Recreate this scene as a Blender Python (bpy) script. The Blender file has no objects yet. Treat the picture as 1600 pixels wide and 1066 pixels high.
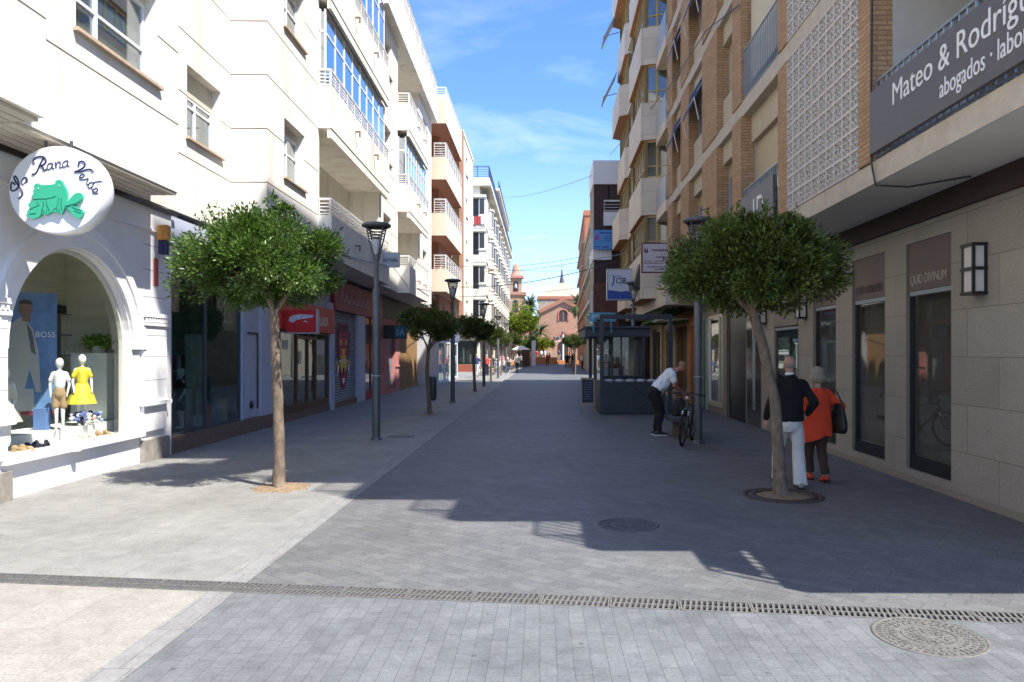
import bpy, bmesh, math, random
import numpy as np
from mathutils import Vector, Matrix, Euler
R=math.radians
C=bpy.context.scene.collection
scene=bpy.context.scene
random.seed(7); RNG=np.random.default_rng(7)

# ------------------------------------------------------------------ camera, sky, sun, exposure
cd=bpy.data.cameras.new("camera"); cam=bpy.data.objects.new("camera",cd); C.objects.link(cam)
cam.location=(0,0,1.8); cam.rotation_euler=(R(90),0,0)
cd.sensor_width=36; cd.lens=1150/1600*36
cd.shift_x=-45/1600; cd.shift_y=19/1600
cd.clip_start=.05; cd.clip_end=3000
scene.camera=cam
w=bpy.data.worlds.new("World"); scene.world=w; w.use_nodes=True
nt=w.node_tree; nt.nodes.clear()
out=nt.nodes.new('ShaderNodeOutputWorld'); bg=nt.nodes.new('ShaderNodeBackground')
sky=nt.nodes.new('ShaderNodeTexSky'); sky.sky_type='NISHITA'; sky.sun_disc=False
SUN=Vector((-.518,.42,-1.0)).normalized()
sky.sun_elevation=math.asin(-SUN.z); sky.sun_rotation=math.atan2(-SUN.x,-SUN.y)
sky.air_density=1.0; sky.dust_density=.35; sky.ozone_density=2.2; sky.altitude=50
bg.inputs[1].default_value=.15
# thin cirrus mixed into the sky by view direction
tc=nt.nodes.new('ShaderNodeTexCoord'); mp=nt.nodes.new('ShaderNodeMapping')
mp.inputs['Scale'].default_value=(1.6,1.6,6.5); mp.inputs['Rotation'].default_value=(0.25,.35,.5)
nz=nt.nodes.new('ShaderNodeTexNoise'); nz.inputs['Scale'].default_value=2.6; nz.inputs['Detail'].default_value=9; nz.inputs['Roughness'].default_value=.62; nz.inputs['Distortion'].default_value=.5
cr=nt.nodes.new('ShaderNodeValToRGB'); cr.color_ramp.elements[0].position=.46; cr.color_ramp.elements[1].position=.74
sx=nt.nodes.new('ShaderNodeSeparateXYZ'); mr=nt.nodes.new('ShaderNodeMapRange')
mr.inputs[1].default_value=.52; mr.inputs[2].default_value=.1; mr.inputs[3].default_value=0; mr.inputs[4].default_value=.6
mu=nt.nodes.new('ShaderNodeMath'); mu.operation='MULTIPLY'
mix=nt.nodes.new('ShaderNodeMixRGB'); mix.inputs[2].default_value=(5.2,5.8,6.8,1)
L=nt.links.new
L(tc.outputs['Generated'],mp.inputs[0]); L(mp.outputs[0],nz.inputs[0]); L(nz.outputs[0],cr.inputs[0])
L(tc.outputs['Generated'],sx.inputs[0]); L(sx.outputs[2],mr.inputs[0]); L(cr.outputs[0],mu.inputs[0]); L(mr.outputs[0],mu.inputs[1])
hz_=nt.nodes.new('ShaderNodeMapRange'); hz_.inputs[1].default_value=.30; hz_.inputs[2].default_value=0; hz_.inputs[3].default_value=0; hz_.inputs[4].default_value=.38; mx_=nt.nodes.new('ShaderNodeMath'); mx_.operation='MAXIMUM'; L(sx.outputs[2],hz_.inputs[0]); L(hz_.outputs[0],mx_.inputs[0]); L(mu.outputs[0],mx_.inputs[1])
tint=nt.nodes.new('ShaderNodeMixRGB'); tint.blend_type='MULTIPLY'; tint.inputs[0].default_value=1; tint.inputs[2].default_value=(.57,.78,1.10,1)
L(sky.outputs[0],tint.inputs[1]); L(tint.outputs[0],mix.inputs[1]); L(mx_.outputs[0],mix.inputs[0]); L(mix.outputs[0],bg.inputs[0]); L(bg.outputs[0],out.inputs[0])
sl=bpy.data.lights.new("sun",'SUN'); sl.energy=5.0; sl.angle=R(.5); sl.color=(1,.955,.88)
so=bpy.data.objects.new("sun",sl); C.objects.link(so); so.rotation_euler=SUN.to_track_quat('-Z','Y').to_euler(); so.location=(20,-20,40)
vs=scene.view_settings; vs.view_transform='Standard'; vs.look='None'; vs.gamma=1; vs.use_curve_mapping=False; vs.exposure=.95
scene.render.engine='CYCLES'; cy=scene.cycles
cy.max_bounces=8; cy.diffuse_bounces=4; cy.glossy_bounces=4; cy.transparent_max_bounces=12; cy.transmission_bounces=4
cy.caustics_reflective=False; cy.caustics_refractive=False; cy.use_denoising=True; cy.sample_clamp_indirect=6

# ------------------------------------------------------------------ materials
_m={}
def mat(name,col,rough=.7,metal=0,spec=.4,var=.0,vscale=3.,bump=0,bscale=60.,emit=None,stain=0,transl=0,coat=0,stretch=None,island=0):
    if name in _m: return _m[name]
    m=bpy.data.materials.new(name); m.use_nodes=True; t=m.node_tree; b=t.nodes['Principled BSDF']
    b.inputs['Base Color'].default_value=(*col,1); b.inputs['Roughness'].default_value=rough; b.inputs['Metallic'].default_value=metal
    b.inputs['Specular IOR Level'].default_value=spec
    if coat: b.inputs['Coat Weight'].default_value=coat; b.inputs['Coat Roughness'].default_value=.08
    K=t.links.new
    co=t.nodes.new('ShaderNodeTexCoord'); vec=co.outputs['Object']
    if stretch:
        mpn=t.nodes.new('ShaderNodeMapping'); mpn.inputs['Scale'].default_value=stretch; K(vec,mpn.inputs[0]); vec=mpn.outputs[0]
    cur=None
    if var:
        n=t.nodes.new('ShaderNodeTexNoise'); n.inputs['Scale'].default_value=vscale; n.inputs['Detail'].default_value=8; n.inputs['Roughness'].default_value=.65; K(vec,n.inputs[0])
        r=t.nodes.new('ShaderNodeValToRGB'); e=r.color_ramp.elements
        e[0].position=.3; e[1].position=.7
        e[0].color=(*[max(0,c*(1-var)) for c in col],1); e[1].color=(*[min(1,c*(1+var*.7)) for c in col],1)
        K(n.outputs[0],r.inputs[0]); cur=r.outputs[0]
    if stain:
        n=t.nodes.new('ShaderNodeTexNoise'); n.inputs['Scale'].default_value=1.; n.inputs['Detail'].default_value=6
        m3=t.nodes.new('ShaderNodeMapping'); m3.inputs['Scale'].default_value=(2.2,2.2,.28); K(co.outputs['Object'],m3.inputs[0]); K(m3.outputs[0],n.inputs[0])
        r=t.nodes.new('ShaderNodeValToRGB'); r.color_ramp.elements[0].position=.5; r.color_ramp.elements[1].position=.78
        K(n.outputs[0],r.inputs[0]); q=t.nodes.new('ShaderNodeMath'); q.operation='MULTIPLY'; q.inputs[1].default_value=stain; K(r.outputs[0],q.inputs[0])
        mx=t.nodes.new('ShaderNodeMixRGB'); K(q.outputs[0],mx.inputs[0])
        if cur: K(cur,mx.inputs[1])
        else: mx.inputs[1].default_value=(*col,1)
        mx.inputs[2].default_value=(col[0]*.62,col[1]*.52,col[2]*.42,1); cur=mx.outputs[0]
    if island:
        g=t.nodes.new('ShaderNodeNewGeometry'); r=t.nodes.new('ShaderNodeValToRGB'); e=r.color_ramp.elements
        e[0].color=(*[c*(1-island) for c in col],1); e[1].color=(min(1,col[0]*(1+island*1.7)),min(1,col[1]*(1+island*1.25)),col[2]*(1+island*.6),1)
        K(g.outputs['Random Per Island'],r.inputs[0]); cur=r.outputs[0]
    if cur: K(cur,b.inputs['Base Color'])
    if bump:
        n=t.nodes.new('ShaderNodeTexNoise'); n.inputs['Scale'].default_value=bscale; n.inputs['Detail'].default_value=5; K(vec,n.inputs[0])
        bp=t.nodes.new('ShaderNodeBump'); bp.inputs['Strength'].default_value=bump; bp.inputs['Distance'].default_value=.02
        K(n.outputs[0],bp.inputs['Height']); K(bp.outputs[0],b.inputs['Normal'])
    if emit:
        b.inputs['Emission Color'].default_value=(*col,1); b.inputs['Emission Strength'].default_value=emit
    if transl:
        o=t.nodes['Material Output']; tr=t.nodes.new('ShaderNodeBsdfTranslucent'); ms=t.nodes.new('ShaderNodeMixShader'); ms.inputs[0].default_value=transl
        if cur: K(cur,tr.inputs[0])
        else: tr.inputs[0].default_value=(*col,1)
        K(b.outputs[0],ms.inputs[1]); K(tr.outputs[0],ms.inputs[2]); K(ms.outputs[0],o.inputs[0])
    _m[name]=m; return m
def glassm(name,col=(.9,.95,.95),refl=1.0,base=.04,tintc=(1,1,1)):
    """thin pane: fresnel reflection over transparency"""
    if name in _m: return _m[name]
    m=bpy.data.materials.new(name); m.use_nodes=True; t=m.node_tree; t.nodes.clear(); K=t.links.new
    o=t.nodes.new('ShaderNodeOutputMaterial'); g=t.nodes.new('ShaderNodeBsdfGlossy'); g.inputs[1].default_value=.015; g.inputs[0].default_value=(*col,1)
    tr=t.nodes.new('ShaderNodeBsdfTransparent'); tr.inputs[0].default_value=(*tintc,1)
    f=t.nodes.new('ShaderNodeLayerWeight'); f.inputs[0].default_value=.5; pw=t.nodes.new('ShaderNodeMath'); pw.operation='POWER'; pw.inputs[1].default_value=4.2; K(f.outputs['Facing'],pw.inputs[0])
    a=t.nodes.new('ShaderNodeMath'); a.operation='MULTIPLY_ADD'; a.inputs[1].default_value=refl; a.inputs[2].default_value=base; a.use_clamp=True
    K(pw.outputs[0],a.inputs[0]); ms=t.nodes.new('ShaderNodeMixShader'); K(a.outputs[0],ms.inputs[0]); K(tr.outputs[0],ms.inputs[1]); K(g.outputs[0],ms.inputs[2]); K(ms.outputs[0],o.inputs[0])
    _m[name]=m; return m
def brickm(name,c1,c2,mortar,bw,bh,ms=.01,rot=0,scale=1,bump=.3,rough=.8,wall=True,var=.25,vs=.8,off=.5,spec=.3,fine=.12,noisecol=None):
    """brick/slab pattern laid in the surface; wall=True maps (x+y, z)"""
    if name in _m: return _m[name]
    m=bpy.data.materials.new(name); m.use_nodes=True; t=m.node_tree; b=t.nodes['Principled BSDF']; K=t.links.new
    co=t.nodes.new('ShaderNodeTexCoord')
    if wall:
        s=t.nodes.new('ShaderNodeSeparateXYZ'); K(co.outputs['Object'],s.inputs[0]); ad=t.nodes.new('ShaderNodeMath'); K(s.outputs[0],ad.inputs[0]); K(s.outputs[1],ad.inputs[1])
        cb=t.nodes.new('ShaderNodeCombineXYZ'); K(ad.outputs[0],cb.inputs[0]); K(s.outputs[2],cb.inputs[1]); vec=cb.outputs[0]
    else:
        mpn=t.nodes.new('ShaderNodeMapping'); mpn.inputs['Rotation'].default_value=(0,0,rot); K(co.outputs['Object'],mpn.inputs[0]); vec=mpn.outputs[0]
        if fine:   # hand-laid joints are never perfectly straight
            nd=t.nodes.new('ShaderNodeTexNoise'); nd.inputs['Scale'].default_value=7; K(vec,nd.inputs[0])
            vm=t.nodes.new('ShaderNodeVectorMath'); vm.operation='MULTIPLY_ADD'; K(nd.outputs['Color'],vm.inputs[0]); vm.inputs[1].default_value=(.014,.014,0); K(vec,vm.inputs[2]); vec=vm.outputs[0]
    br=t.nodes.new('ShaderNodeTexBrick'); br.offset=off; br.inputs['Scale'].default_value=1; br.inputs['Brick Width'].default_value=bw; br.inputs['Row Height'].default_value=bh
    br.inputs['Mortar Size'].default_value=ms; br.inputs['Mortar Smooth'].default_value=.1; br.inputs['Bias'].default_value=0
    br.inputs['Color1'].default_value=(*c1,1); br.inputs['Color2'].default_value=(*c2,1); br.inputs['Mortar'].default_value=(*mortar,1)
    K(vec,br.inputs[0])
    n=t.nodes.new('ShaderNodeTexNoise'); n.inputs['Scale'].default_value=vs; n.inputs['Detail'].default_value=10; n.inputs['Roughness'].default_value=.7; K(co.outputs['Object'],n.inputs[0])
    r=t.nodes.new('ShaderNodeMapRange'); r.inputs[1].default_value=.3; r.inputs[2].default_value=.7; r.inputs[3].default_value=1-var; r.inputs[4].default_value=1+var*.5; K(n.outputs[0],r.inputs[0])
    mx=t.nodes.new('ShaderNodeMixRGB'); mx.blend_type='MULTIPLY'; mx.inputs[0].default_value=1; K(br.outputs[0],mx.inputs[1]); K(r.outputs[0],mx.inputs[2])
    if not wall:
        na=t.nodes.new('ShaderNodeTexNoise'); na.inputs['Scale'].default_value=5.5; na.inputs['Detail'].default_value=9; na.inputs['Roughness'].default_value=.75; na.inputs['Distortion'].default_value=.6; K(co.outputs['Object'],na.inputs[0])
        ra=t.nodes.new('ShaderNodeMapRange'); ra.inputs[1].default_value=.32; ra.inputs[2].default_value=.62; ra.inputs[3].default_value=.80; ra.inputs[4].default_value=1.06; K(na.outputs[0],ra.inputs[0])
        mz=t.nodes.new('ShaderNodeMixRGB'); mz.blend_type='MULTIPLY'; mz.inputs[0].default_value=1; K(mx.outputs[0],mz.inputs[1]); K(ra.outputs[0],mz.inputs[2]); mx=mz
    n2=t.nodes.new('ShaderNodeTexNoise'); n2.inputs['Scale'].default_value=45; n2.inputs['Detail'].default_value=6; K(co.outputs['Object'],n2.inputs[0])
    r2=t.nodes.new('ShaderNodeMapRange'); r2.inputs[1].default_value=.3; r2.inputs[2].default_value=.7; r2.inputs[3].default_value=1-fine-.02; r2.inputs[4].default_value=1+fine; K(n2.outputs[0],r2.inputs[0])
    m2=t.nodes.new('ShaderNodeMixRGB'); m2.blend_type='MULTIPLY'; m2.inputs[0].default_value=1; K(mx.outputs[0],m2.inputs[1]); K(r2.outputs[0],m2.inputs[2])
    last=m2.outputs[0]
    if not wall:  # worn dark spots of old gum and oil
        v=t.nodes.new('ShaderNodeTexVoronoi'); v.inputs['Scale'].default_value=3.4; v.inputs['Randomness'].default_value=1; K(co.outputs['Object'],v.inputs[0])
        lt=t.nodes.new('ShaderNodeMapRange'); lt.inputs[1].default_value=.045; lt.inputs[2].default_value=.075; lt.inputs[3].default_value=.55; lt.inputs[4].default_value=0; K(v.outputs['Distance'],lt.inputs[0])
        m5=t.nodes.new('ShaderNodeMixRGB'); K(lt.outputs[0],m5.inputs[0]); K(last,m5.inputs[1]); m5.inputs[2].default_value=(.05,.05,.055,1); last=m5.outputs[0]
    K(last,b.inputs['Base Color'])
    b.inputs['Roughness'].default_value=rough; b.inputs['Specular IOR Level'].default_value=spec
    bp=t.nodes.new('ShaderNodeBump'); bp.inputs['Strength'].default_value=bump; bp.inputs['Distance'].default_value=.012
    h=t.nodes.new('ShaderNodeMath'); h.operation='MULTIPLY_ADD'; h.inputs[1].default_value=-1.2; K(br.outputs['Fac'],h.inputs[0]); K(n2.outputs[0],h.inputs[2])
    K(h.outputs[0],bp.inputs['Height']); K(bp.outputs[0],b.inputs['Normal'])
    _m[name]=m; return m

M={}
def defs():
    M['render']=mat('cream_render',(.84,.80,.715),.85,var=.04,vscale=1.2,bump=.12,bscale=90,stain=.6)
    M['render2']=mat('cream_render_far',(.80,.74,.62),.85,var=.06,vscale=.8)
    M['groove']=mat('groove_brown',(.16,.12,.09),.9)
    M['white_wall']=mat('white_painted_stone',(.84,.825,.82),.6,var=.05,vscale=1.5,bump=.1,bscale=70)
    M['sill']=mat('sill_stone',(.55,.42,.30),.7,var=.15,vscale=9)
    M['alu']=mat('white_aluminium',(.82,.83,.85),.35,spec=.5,var=.03)
    M['rail']=mat('white_rail',(.80,.79,.76),.4,spec=.5,var=.04,vscale=8)
    M['pane']=glassm('dark_pane_glass',(.95,.97,1),1.0,.16,(.75,.8,.8))
    M['bluepane']=glassm('bay_glass',(.85,.92,1),1.0,.5,(.5,.6,.7))
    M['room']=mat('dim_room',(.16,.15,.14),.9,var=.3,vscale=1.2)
    M['curtain']=mat('net_curtain',(.52,.49,.42),.95,var=.2,vscale=4,stretch=(1,6,.2))
    M['shutterbeige']=mat('beige_roller_shutter',(.56,.46,.30),.6,var=.06)
    M['slat']=mat('soffit_slats',(.60,.53,.42),.6,var=.08)
    M['black']=mat('black_metal',(.015,.015,.017),.35,spec=.5,var=.3,vscale=20)
    M['darkgrey']=mat('dark_grey_paint',(.055,.062,.07),.45,spec=.5,var=.2,vscale=14,bump=.05)
    M['glass']=glassm('shop_glass',(1,1,1),.5,.03,(.93,.97,.95))
    M['glassdark']=glassm('dark_shop_glass',(1,1,1),.8,.07,(.7,.8,.78))
defs()

# ------------------------------------------------------------------ mesh helpers
class MB:
    def __init__(s,M4=None): s.v=[];s.f=[];s.mi=[];s.sm=[];s.T=M4
    def add(s,vs,fs,m=0,smooth=False,T=None):
        o=len(s.v); T2=T if T is not None else s.T
        if T is not None and s.T is not None: T2=s.T@T
        s.v+= [tuple(T2@Vector(p)) for p in vs] if T2 is not None else [tuple(p) for p in vs]
        s.f+=[tuple(i+o for i in f) for f in fs]; s.mi+=[m]*len(fs); s.sm+=[smooth]*len(fs); return s
    def box(s,x0,x1,y0,y1,z0,z1,m=0,T=None):
        x0,x1=min(x0,x1),max(x0,x1); y0,y1=min(y0,y1),max(y0,y1); z0,z1=min(z0,z1),max(z0,z1)
        return s.add([(x0,y0,z0),(x1,y0,z0),(x1,y1,z0),(x0,y1,z0),(x0,y0,z1),(x1,y0,z1),(x1,y1,z1),(x0,y1,z1)],
            [(0,3,2,1),(4,5,6,7),(0,1,5,4),(1,2,6,5),(2,3,7,6),(3,0,4,7)],m,False,T)
    def prism(s,poly,z0,z1,m=0,T=None,smooth=False):
        """poly of (x,y) extruded in z"""
        n=len(poly); a=sum(poly[i][0]*poly[(i+1)%n][1]-poly[(i+1)%n][0]*poly[i][1] for i in range(n))
        if a<0: poly=poly[::-1]
        vs=[(x,y,z0) for x,y in poly]+[(x,y,z1) for x,y in poly]
        s.add(vs,[tuple(range(n-1,-1,-1)),tuple(range(n,2*n))],m,False,T)
        return s.add(vs,[(i,(i+1)%n,(i+1)%n+n,i+n) for i in range(n)],m,smooth,T)
    def tube(s,p0,p1,r0,r1=None,n=10,m=0,T=None,caps=True):
        return s.path([p0,p1],[r0,r0 if r1 is None else r1],n,m,T,caps)
    def path(s,pts,rs,n=10,m=0,T=None,caps=True,closed=False):
        pts=[Vector(p) for p in pts]; 
        if not hasattr(rs,'__len__'): rs=[rs]*len(pts)
        vs=[];fs=[];k=len(pts); up=None
        for i,p in enumerate(pts):
            d=((pts[(i+1)%k] if (closed or i<k-1) else p)-(pts[i-1] if (closed or i>0) else p))
            d=d.normalized() if d.length>1e-9 else Vector((0,0,1))
            if up is None: up=Vector((0,0,1)) if abs(d.z)<.9 else Vector((1,0,0))
            a=d.cross(up)
            if a.length<1e-4: a=d.orthogonal()
            a.normalize(); b=a.cross(d).normalized(); up=b
            for j in range(n):
                t=2*math.pi*j/n; vs.append(p+(a*math.cos(t)+b*math.sin(t))*rs[i])
        for i in range(k if closed else k-1):
            for j in range(n):
                a0=i*n; b0=((i+1)%k)*n; fs.append((a0+j,b0+j,b0+(j+1)%n,a0+(j+1)%n))
        s.add(vs,fs,m,n>5,T)
        if caps and not closed:
            s.add(vs[:n],[tuple(range(n))],m,False,T); s.add(vs[-n:],[tuple(range(n-1,-1,-1))],m,False,T)
        return s
    def lathe(s,prof,n=24,c=(0,0,0),m=0,T=None,caps=True,smooth=True,sx=1,sy=1):
        vs=[];fs=[]
        for r,z in prof:
            for j in range(n):
                t=2*math.pi*j/n; vs.append((c[0]+r*sx*math.cos(t),c[1]+r*sy*math.sin(t),c[2]+z))
        for i in range(len(prof)-1):
            for j in range(n): fs.append((i*n+j,i*n+(j+1)%n,(i+1)*n+(j+1)%n,(i+1)*n+j))
        s.add(vs,fs,m,smooth,T)
        if caps:
            s.add(vs[:n],[tuple(range(n-1,-1,-1))],m,False,T); s.add(vs[-n:],[tuple(range(n))],m,False,T)
        return s
    def ell(s,c,r,m=0,n=12,T=None,rot=None):
        vs=[];fs=[];k=max(6,n*2//3); r=(r,)*3 if not hasattr(r,'__len__') else r
        Q=Euler(rot).to_matrix() if rot else None
        for i in range(1,k):
            a=math.pi*i/k
            for j in range(n):
                t=2*math.pi*j/n; p=Vector((r[0]*math.sin(a)*math.cos(t),r[1]*math.sin(a)*math.sin(t),-r[2]*math.cos(a)))
                if Q: p=Q@p
                vs.append(p+Vector(c))
        b0=Vector((0,0,-r[2])); t0=Vector((0,0,r[2]))
        if Q: b0=Q@b0; t0=Q@t0
        vs+= [b0+Vector(c),t0+Vector(c)]; B=len(vs)-2
        for i in range(k-2):
            for j in range(n): fs.append((i*n+j,i*n+(j+1)%n,(i+1)*n+(j+1)%n,(i+1)*n+j))
        for j in range(n):
            fs.append((B,(j+1)%n,j)); fs.append((B+1,(k-2)*n+j,(k-2)*n+(j+1)%n))
        return s.add(vs,fs,m,True,T)
    def caps(s,p0,p1,r0,r1,m=0,n=12):
        """tapered capsule (closed)"""
        p0=Vector(p0);p1=Vector(p1); d=(p1-p0); ln=d.length
        if ln<1e-5: return s.ell(p0,r0,m,n)
        d.normalize(); q=d.to_track_quat('Z','Y').to_matrix(); vs=[];k=4
        rings=[]
        for i in range(1,k+1): a=math.pi/2*i/k; rings.append((-r0*math.cos(a),r0*math.sin(a)))
        for i in range(0,k): a=math.pi/2*i/k; rings.append((ln+r1*math.sin(a),r1*math.cos(a)))
        for z,r in rings:
            for j in range(n): t=2*math.pi*j/n; vs.append(p0+q@Vector((r*math.cos(t),r*math.sin(t),z)))
        vs+=[p0+q@Vector((0,0,-r0)),p0+q@Vector((0,0,ln+r1))]; B=len(vs)-2; K=len(rings); fs=[]
        for i in range(K-1):
            for j in range(n): fs.append((i*n+j,i*n+(j+1)%n,(i+1)*n+(j+1)%n,(i+1)*n+j))
        for j in range(n): fs.append((B,(j+1)%n,j)); fs.append((B+1,(K-1)*n+j,(K-1)*n+(j+1)%n))
        return s.add(vs,fs,m,True)
    def quad(s,a,b,c,d,m=0,T=None): return s.add([a,b,c,d],[(0,1,2,3)],m,False,T)
    def build(s,name,mats,parent=None,loc=None,bevel=0,remesh=0,smooth_it=0,weld=False):
        me=bpy.data.meshes.new(name); me.from_pydata(s.v,[],s.f)
        if not isinstance(mats,(list,tuple)): mats=[mats]
        for m_ in mats: me.materials.append(m_)
        me.polygons.foreach_set('material_index',s.mi); me.polygons.foreach_set('use_smooth',s.sm); me.update()
        o=bpy.data.objects.new(name,me); C.objects.link(o)
        if remesh or bevel:
            if remesh:
                md=o.modifiers.new('r','REMESH'); md.mode='VOXEL'; md.voxel_size=remesh; md.use_smooth_shade=True
                if smooth_it: ms=o.modifiers.new('s','SMOOTH'); ms.iterations=smooth_it; ms.factor=.5
            if bevel:
                mb=o.modifiers.new('b','BEVEL'); mb.width=bevel; mb.segments=2; mb.limit_method='ANGLE'; mb.angle_limit=R(40)
            dg=bpy.context.evaluated_depsgraph_get(); me2=bpy.data.meshes.new_from_object(o.evaluated_get(dg)); o.modifiers.clear(); o.data=me2; me2.name=name
            bpy.data.meshes.remove(me)
            if not me2.materials:
                for m_ in mats: me2.materials.append(m_)
        if parent: o.parent=parent
        if loc: o.location=loc
        return o
def loft(mb,secs,n=24,m=0):
    """closed body through horizontal elliptical sections (cx,cy,z,rx,ry) with flat ends"""
    vs=[];fs=[]
    for cx,cy_,z,rx,ry in secs:
        for j in range(n):
            t=2*math.pi*j/n; vs.append((cx+rx*math.cos(t),cy_+ry*math.sin(t),z))
    if secs[0][2]>secs[-1][2]: vs=[v for i in range(len(secs)-1,-1,-1) for v in vs[i*n:(i+1)*n]]
    for i in range(len(secs)-1):
        for j in range(n): fs.append((i*n+j,i*n+(j+1)%n,(i+1)*n+(j+1)%n,(i+1)*n+j))
    fs.append(tuple(range(n-1,-1,-1))); k=(len(secs)-1)*n; fs.append(tuple(range(k,k+n)))
    return mb.add(vs,fs,m,True)
def wrinkle(o,amp,sc,seed=0):
    from mathutils import noise
    me=o.data; nn=[v.normal.copy() for v in me.vertices]; off=Vector((seed*3.1,seed*1.7,0))
    for v,n_v in zip(me.vertices,nn):
        p=Vector((v.co.x*sc[0],v.co.y*sc[1],v.co.z*sc[2]))+off
        q=noise.noise(p)+.5*noise.noise(p*2.1); v.co+=n_v*amp*(q-.4*abs(q))
    me.update(); return o
def empty(name,loc=(0,0,0),rz=0,label=None,cat=None,group=None):
    o=bpy.data.objects.new(name,None); C.objects.link(o); o.location=loc; o.rotation_euler=(0,0,rz); o.empty_display_size=.2
    return tag(o,label,cat,group)
def tag(o,label=None,cat=None,group=None,kind=None):
    if label: o['label']=label
    if cat: o['category']=cat
    if group: o['group']=group
    if kind: o['kind']=kind
    return o
def copy_tree(o,parent=None):
    c=o.copy(); C.objects.link(c); c.parent=parent
    for ch in o.children: copy_tree(ch,c)
    return c
def bx(name,m,parent,*b,bevel=0): return MB().box(*b).build(name,m,parent,bevel=bevel)
# text: plane bases (text x, text y, normal)
FX={'+x':((0,1,0),(0,0,1),(1,0,0)),'-x':((0,-1,0),(0,0,1),(-1,0,0)),'-y':((1,0,0),(0,0,1),(0,-1,0)),'+y':((-1,0,0),(0,0,1),(0,1,0)),'+z':((1,0,0),(0,1,0),(0,0,1))}
def basis(face,loc):
    a,b,c=FX[face]; return Matrix(((a[0],b[0],c[0],loc[0]),(a[1],b[1],c[1],loc[1]),(a[2],b[2],c[2],loc[2]),(0,0,0,1)))
def text(s,size,face,loc,m,parent,ext=.004,sx=1,shear=0,align='LEFT',rot=0,name='lettering',bold=0,space=1):
    cu=bpy.data.curves.new('t','FONT'); cu.body=s; cu.size=size; cu.extrude=ext; cu.shear=shear; cu.align_x=align; cu.space_character=space; cu.resolution_u=4; cu.offset=bold
    o=bpy.data.objects.new('t',cu); C.objects.link(o); dg=bpy.context.evaluated_depsgraph_get()
    me=bpy.data.meshes.new_from_object(o.evaluated_get(dg)); bpy.data.objects.remove(o)
    me.transform(basis(face,loc)@Matrix.Rotation(rot,4,'Z')@Matrix.Diagonal((sx,1,1,1))); me.materials.clear(); me.materials.append(m)
    o=bpy.data.objects.new(name,me); C.objects.link(o)
    if parent: o.parent=parent
    return o
def join(objs,name):
    """merge the meshes of several objects (same parent) into the first"""
    bm=bmesh.new(); ms=[]
    for o in objs:
        off=len(ms); ms+=list(o.data.materials); t=o.data.copy()
        b2=bmesh.new(); b2.from_mesh(t)
        for f in b2.faces: f.material_index+=off
        b2.to_mesh(t); b2.free(); bm.from_mesh(t); bpy.data.meshes.remove(t)
    me=bpy.data.meshes.new(name); bm.to_mesh(me); bm.free()
    for m_ in ms: me.materials.append(m_)
    o0=objs[0]; p=o0.parent
    for o in objs: bpy.data.objects.remove(o)
    o=bpy.data.objects.new(name,me); C.objects.link(o); o.parent=p; return o

def wall(mb,x,y0,y1,z0,z1,ops,side,depth,m=0,mr=None):
    """skin facing street (side=+1 faces +x, -1 faces -x) at plane x with rectangular openings (ya,yb,za,zb) and reveals `depth` deep"""
    ys=sorted({y0,y1,*[v for o in ops for v in o[:2] if y0<v<y1]}); zs=sorted({z0,z1,*[v for o in ops for v in o[2:4] if z0<v<z1]})
    if mr is None: mr=m
    for i in range(len(ys)-1):
        run=None
        for j in range(len(zs)-1):
            cy_,cz=(ys[i]+ys[i+1])/2,(zs[j]+zs[j+1])/2
            if any(o[0]<cy_<o[1] and o[2]<cz<o[3] for o in ops): continue
            q=[(x,ys[i],zs[j]),(x,ys[i+1],zs[j]),(x,ys[i+1],zs[j+1]),(x,ys[i],zs[j+1])]
            mb.add(q,[(0,1,2,3) if side>0 else (3,2,1,0)],m)
    xi=x-side*depth
    for a,b,c,d in [o[:4] for o in ops]:
        for q in ([(x,a,c),(xi,a,c),(xi,a,d),(x,a,d)],[(x,b,c),(x,b,d),(xi,b,d),(xi,b,c)],[(x,a,d),(xi,a,d),(xi,b,d),(x,b,d)],[(x,a,c),(x,b,c),(xi,b,c),(xi,a,c)]):
            mb.add(q,[(0,1,2,3)],mr)
def window(par,x,y0,y1,z0,z1,side,frame,pane,mull=(.5,),trans=None,fw=.055,sill=None,shutter=0,shm=None,room=None,depth=.18,name='window',curtain=None,sillw=.07):
    """framed window set back in its opening; returns the window part"""
    xo=x-side*depth; xi=xo-side*.05
    f=MB(); yy0,yy1,zz0=y0+.002,y1-.002,z0+.002; zt=z1-shutter
    f.box(xo,xi,yy0,yy0+fw,zz0,zt); f.box(xo,xi,yy1-fw,yy1,zz0,zt); f.box(xo,xi,yy0+fw,yy1-fw,zz0,zz0+fw); f.box(xo,xi,yy0+fw,yy1-fw,zt-fw,zt)
    for q in mull: c=y0+(y1-y0)*q; f.box(xo+side*.006,xi,c-fw*.55,c+fw*.55,zz0+fw,zt-fw)
    if trans is not None: f.box(xo+side*.003,xi-side*.003,yy0+fw,yy1-fw,trans-fw*.4,trans+fw*.4)
    o=f.build(name,frame,par)
    xp=xo-side*.028
    p=MB(); p.box(xp,xp-side*.008,yy0+fw*.5,yy1-fw*.5,zz0+fw*.5,zt-fw*.5); p.build('pane',pane,o)
    if curtain: MB().box(xp-side*.06,xp-side*.07,yy0+.01,yy1-.01,zz0+.01,zt-.01).build('curtain',curtain,o)
    if shutter:
        s=MB(); k=int(shutter/.045); h=shutter/k
        for i in range(k): s.box(xo+side*.012,xi,yy0,yy1,zt+i*h,zt+i*h+h*.86)
        s.box(xo,xi-side*.01,yy0,yy1,zt,z1-.003); s.build('shutter',shm or frame,o)
    if sill: MB().box(x-side*depth*.9,x+side*sillw,y0-.06,y1+.06,z0-.045,z0).build('sill',sill,o)
    return o
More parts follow.
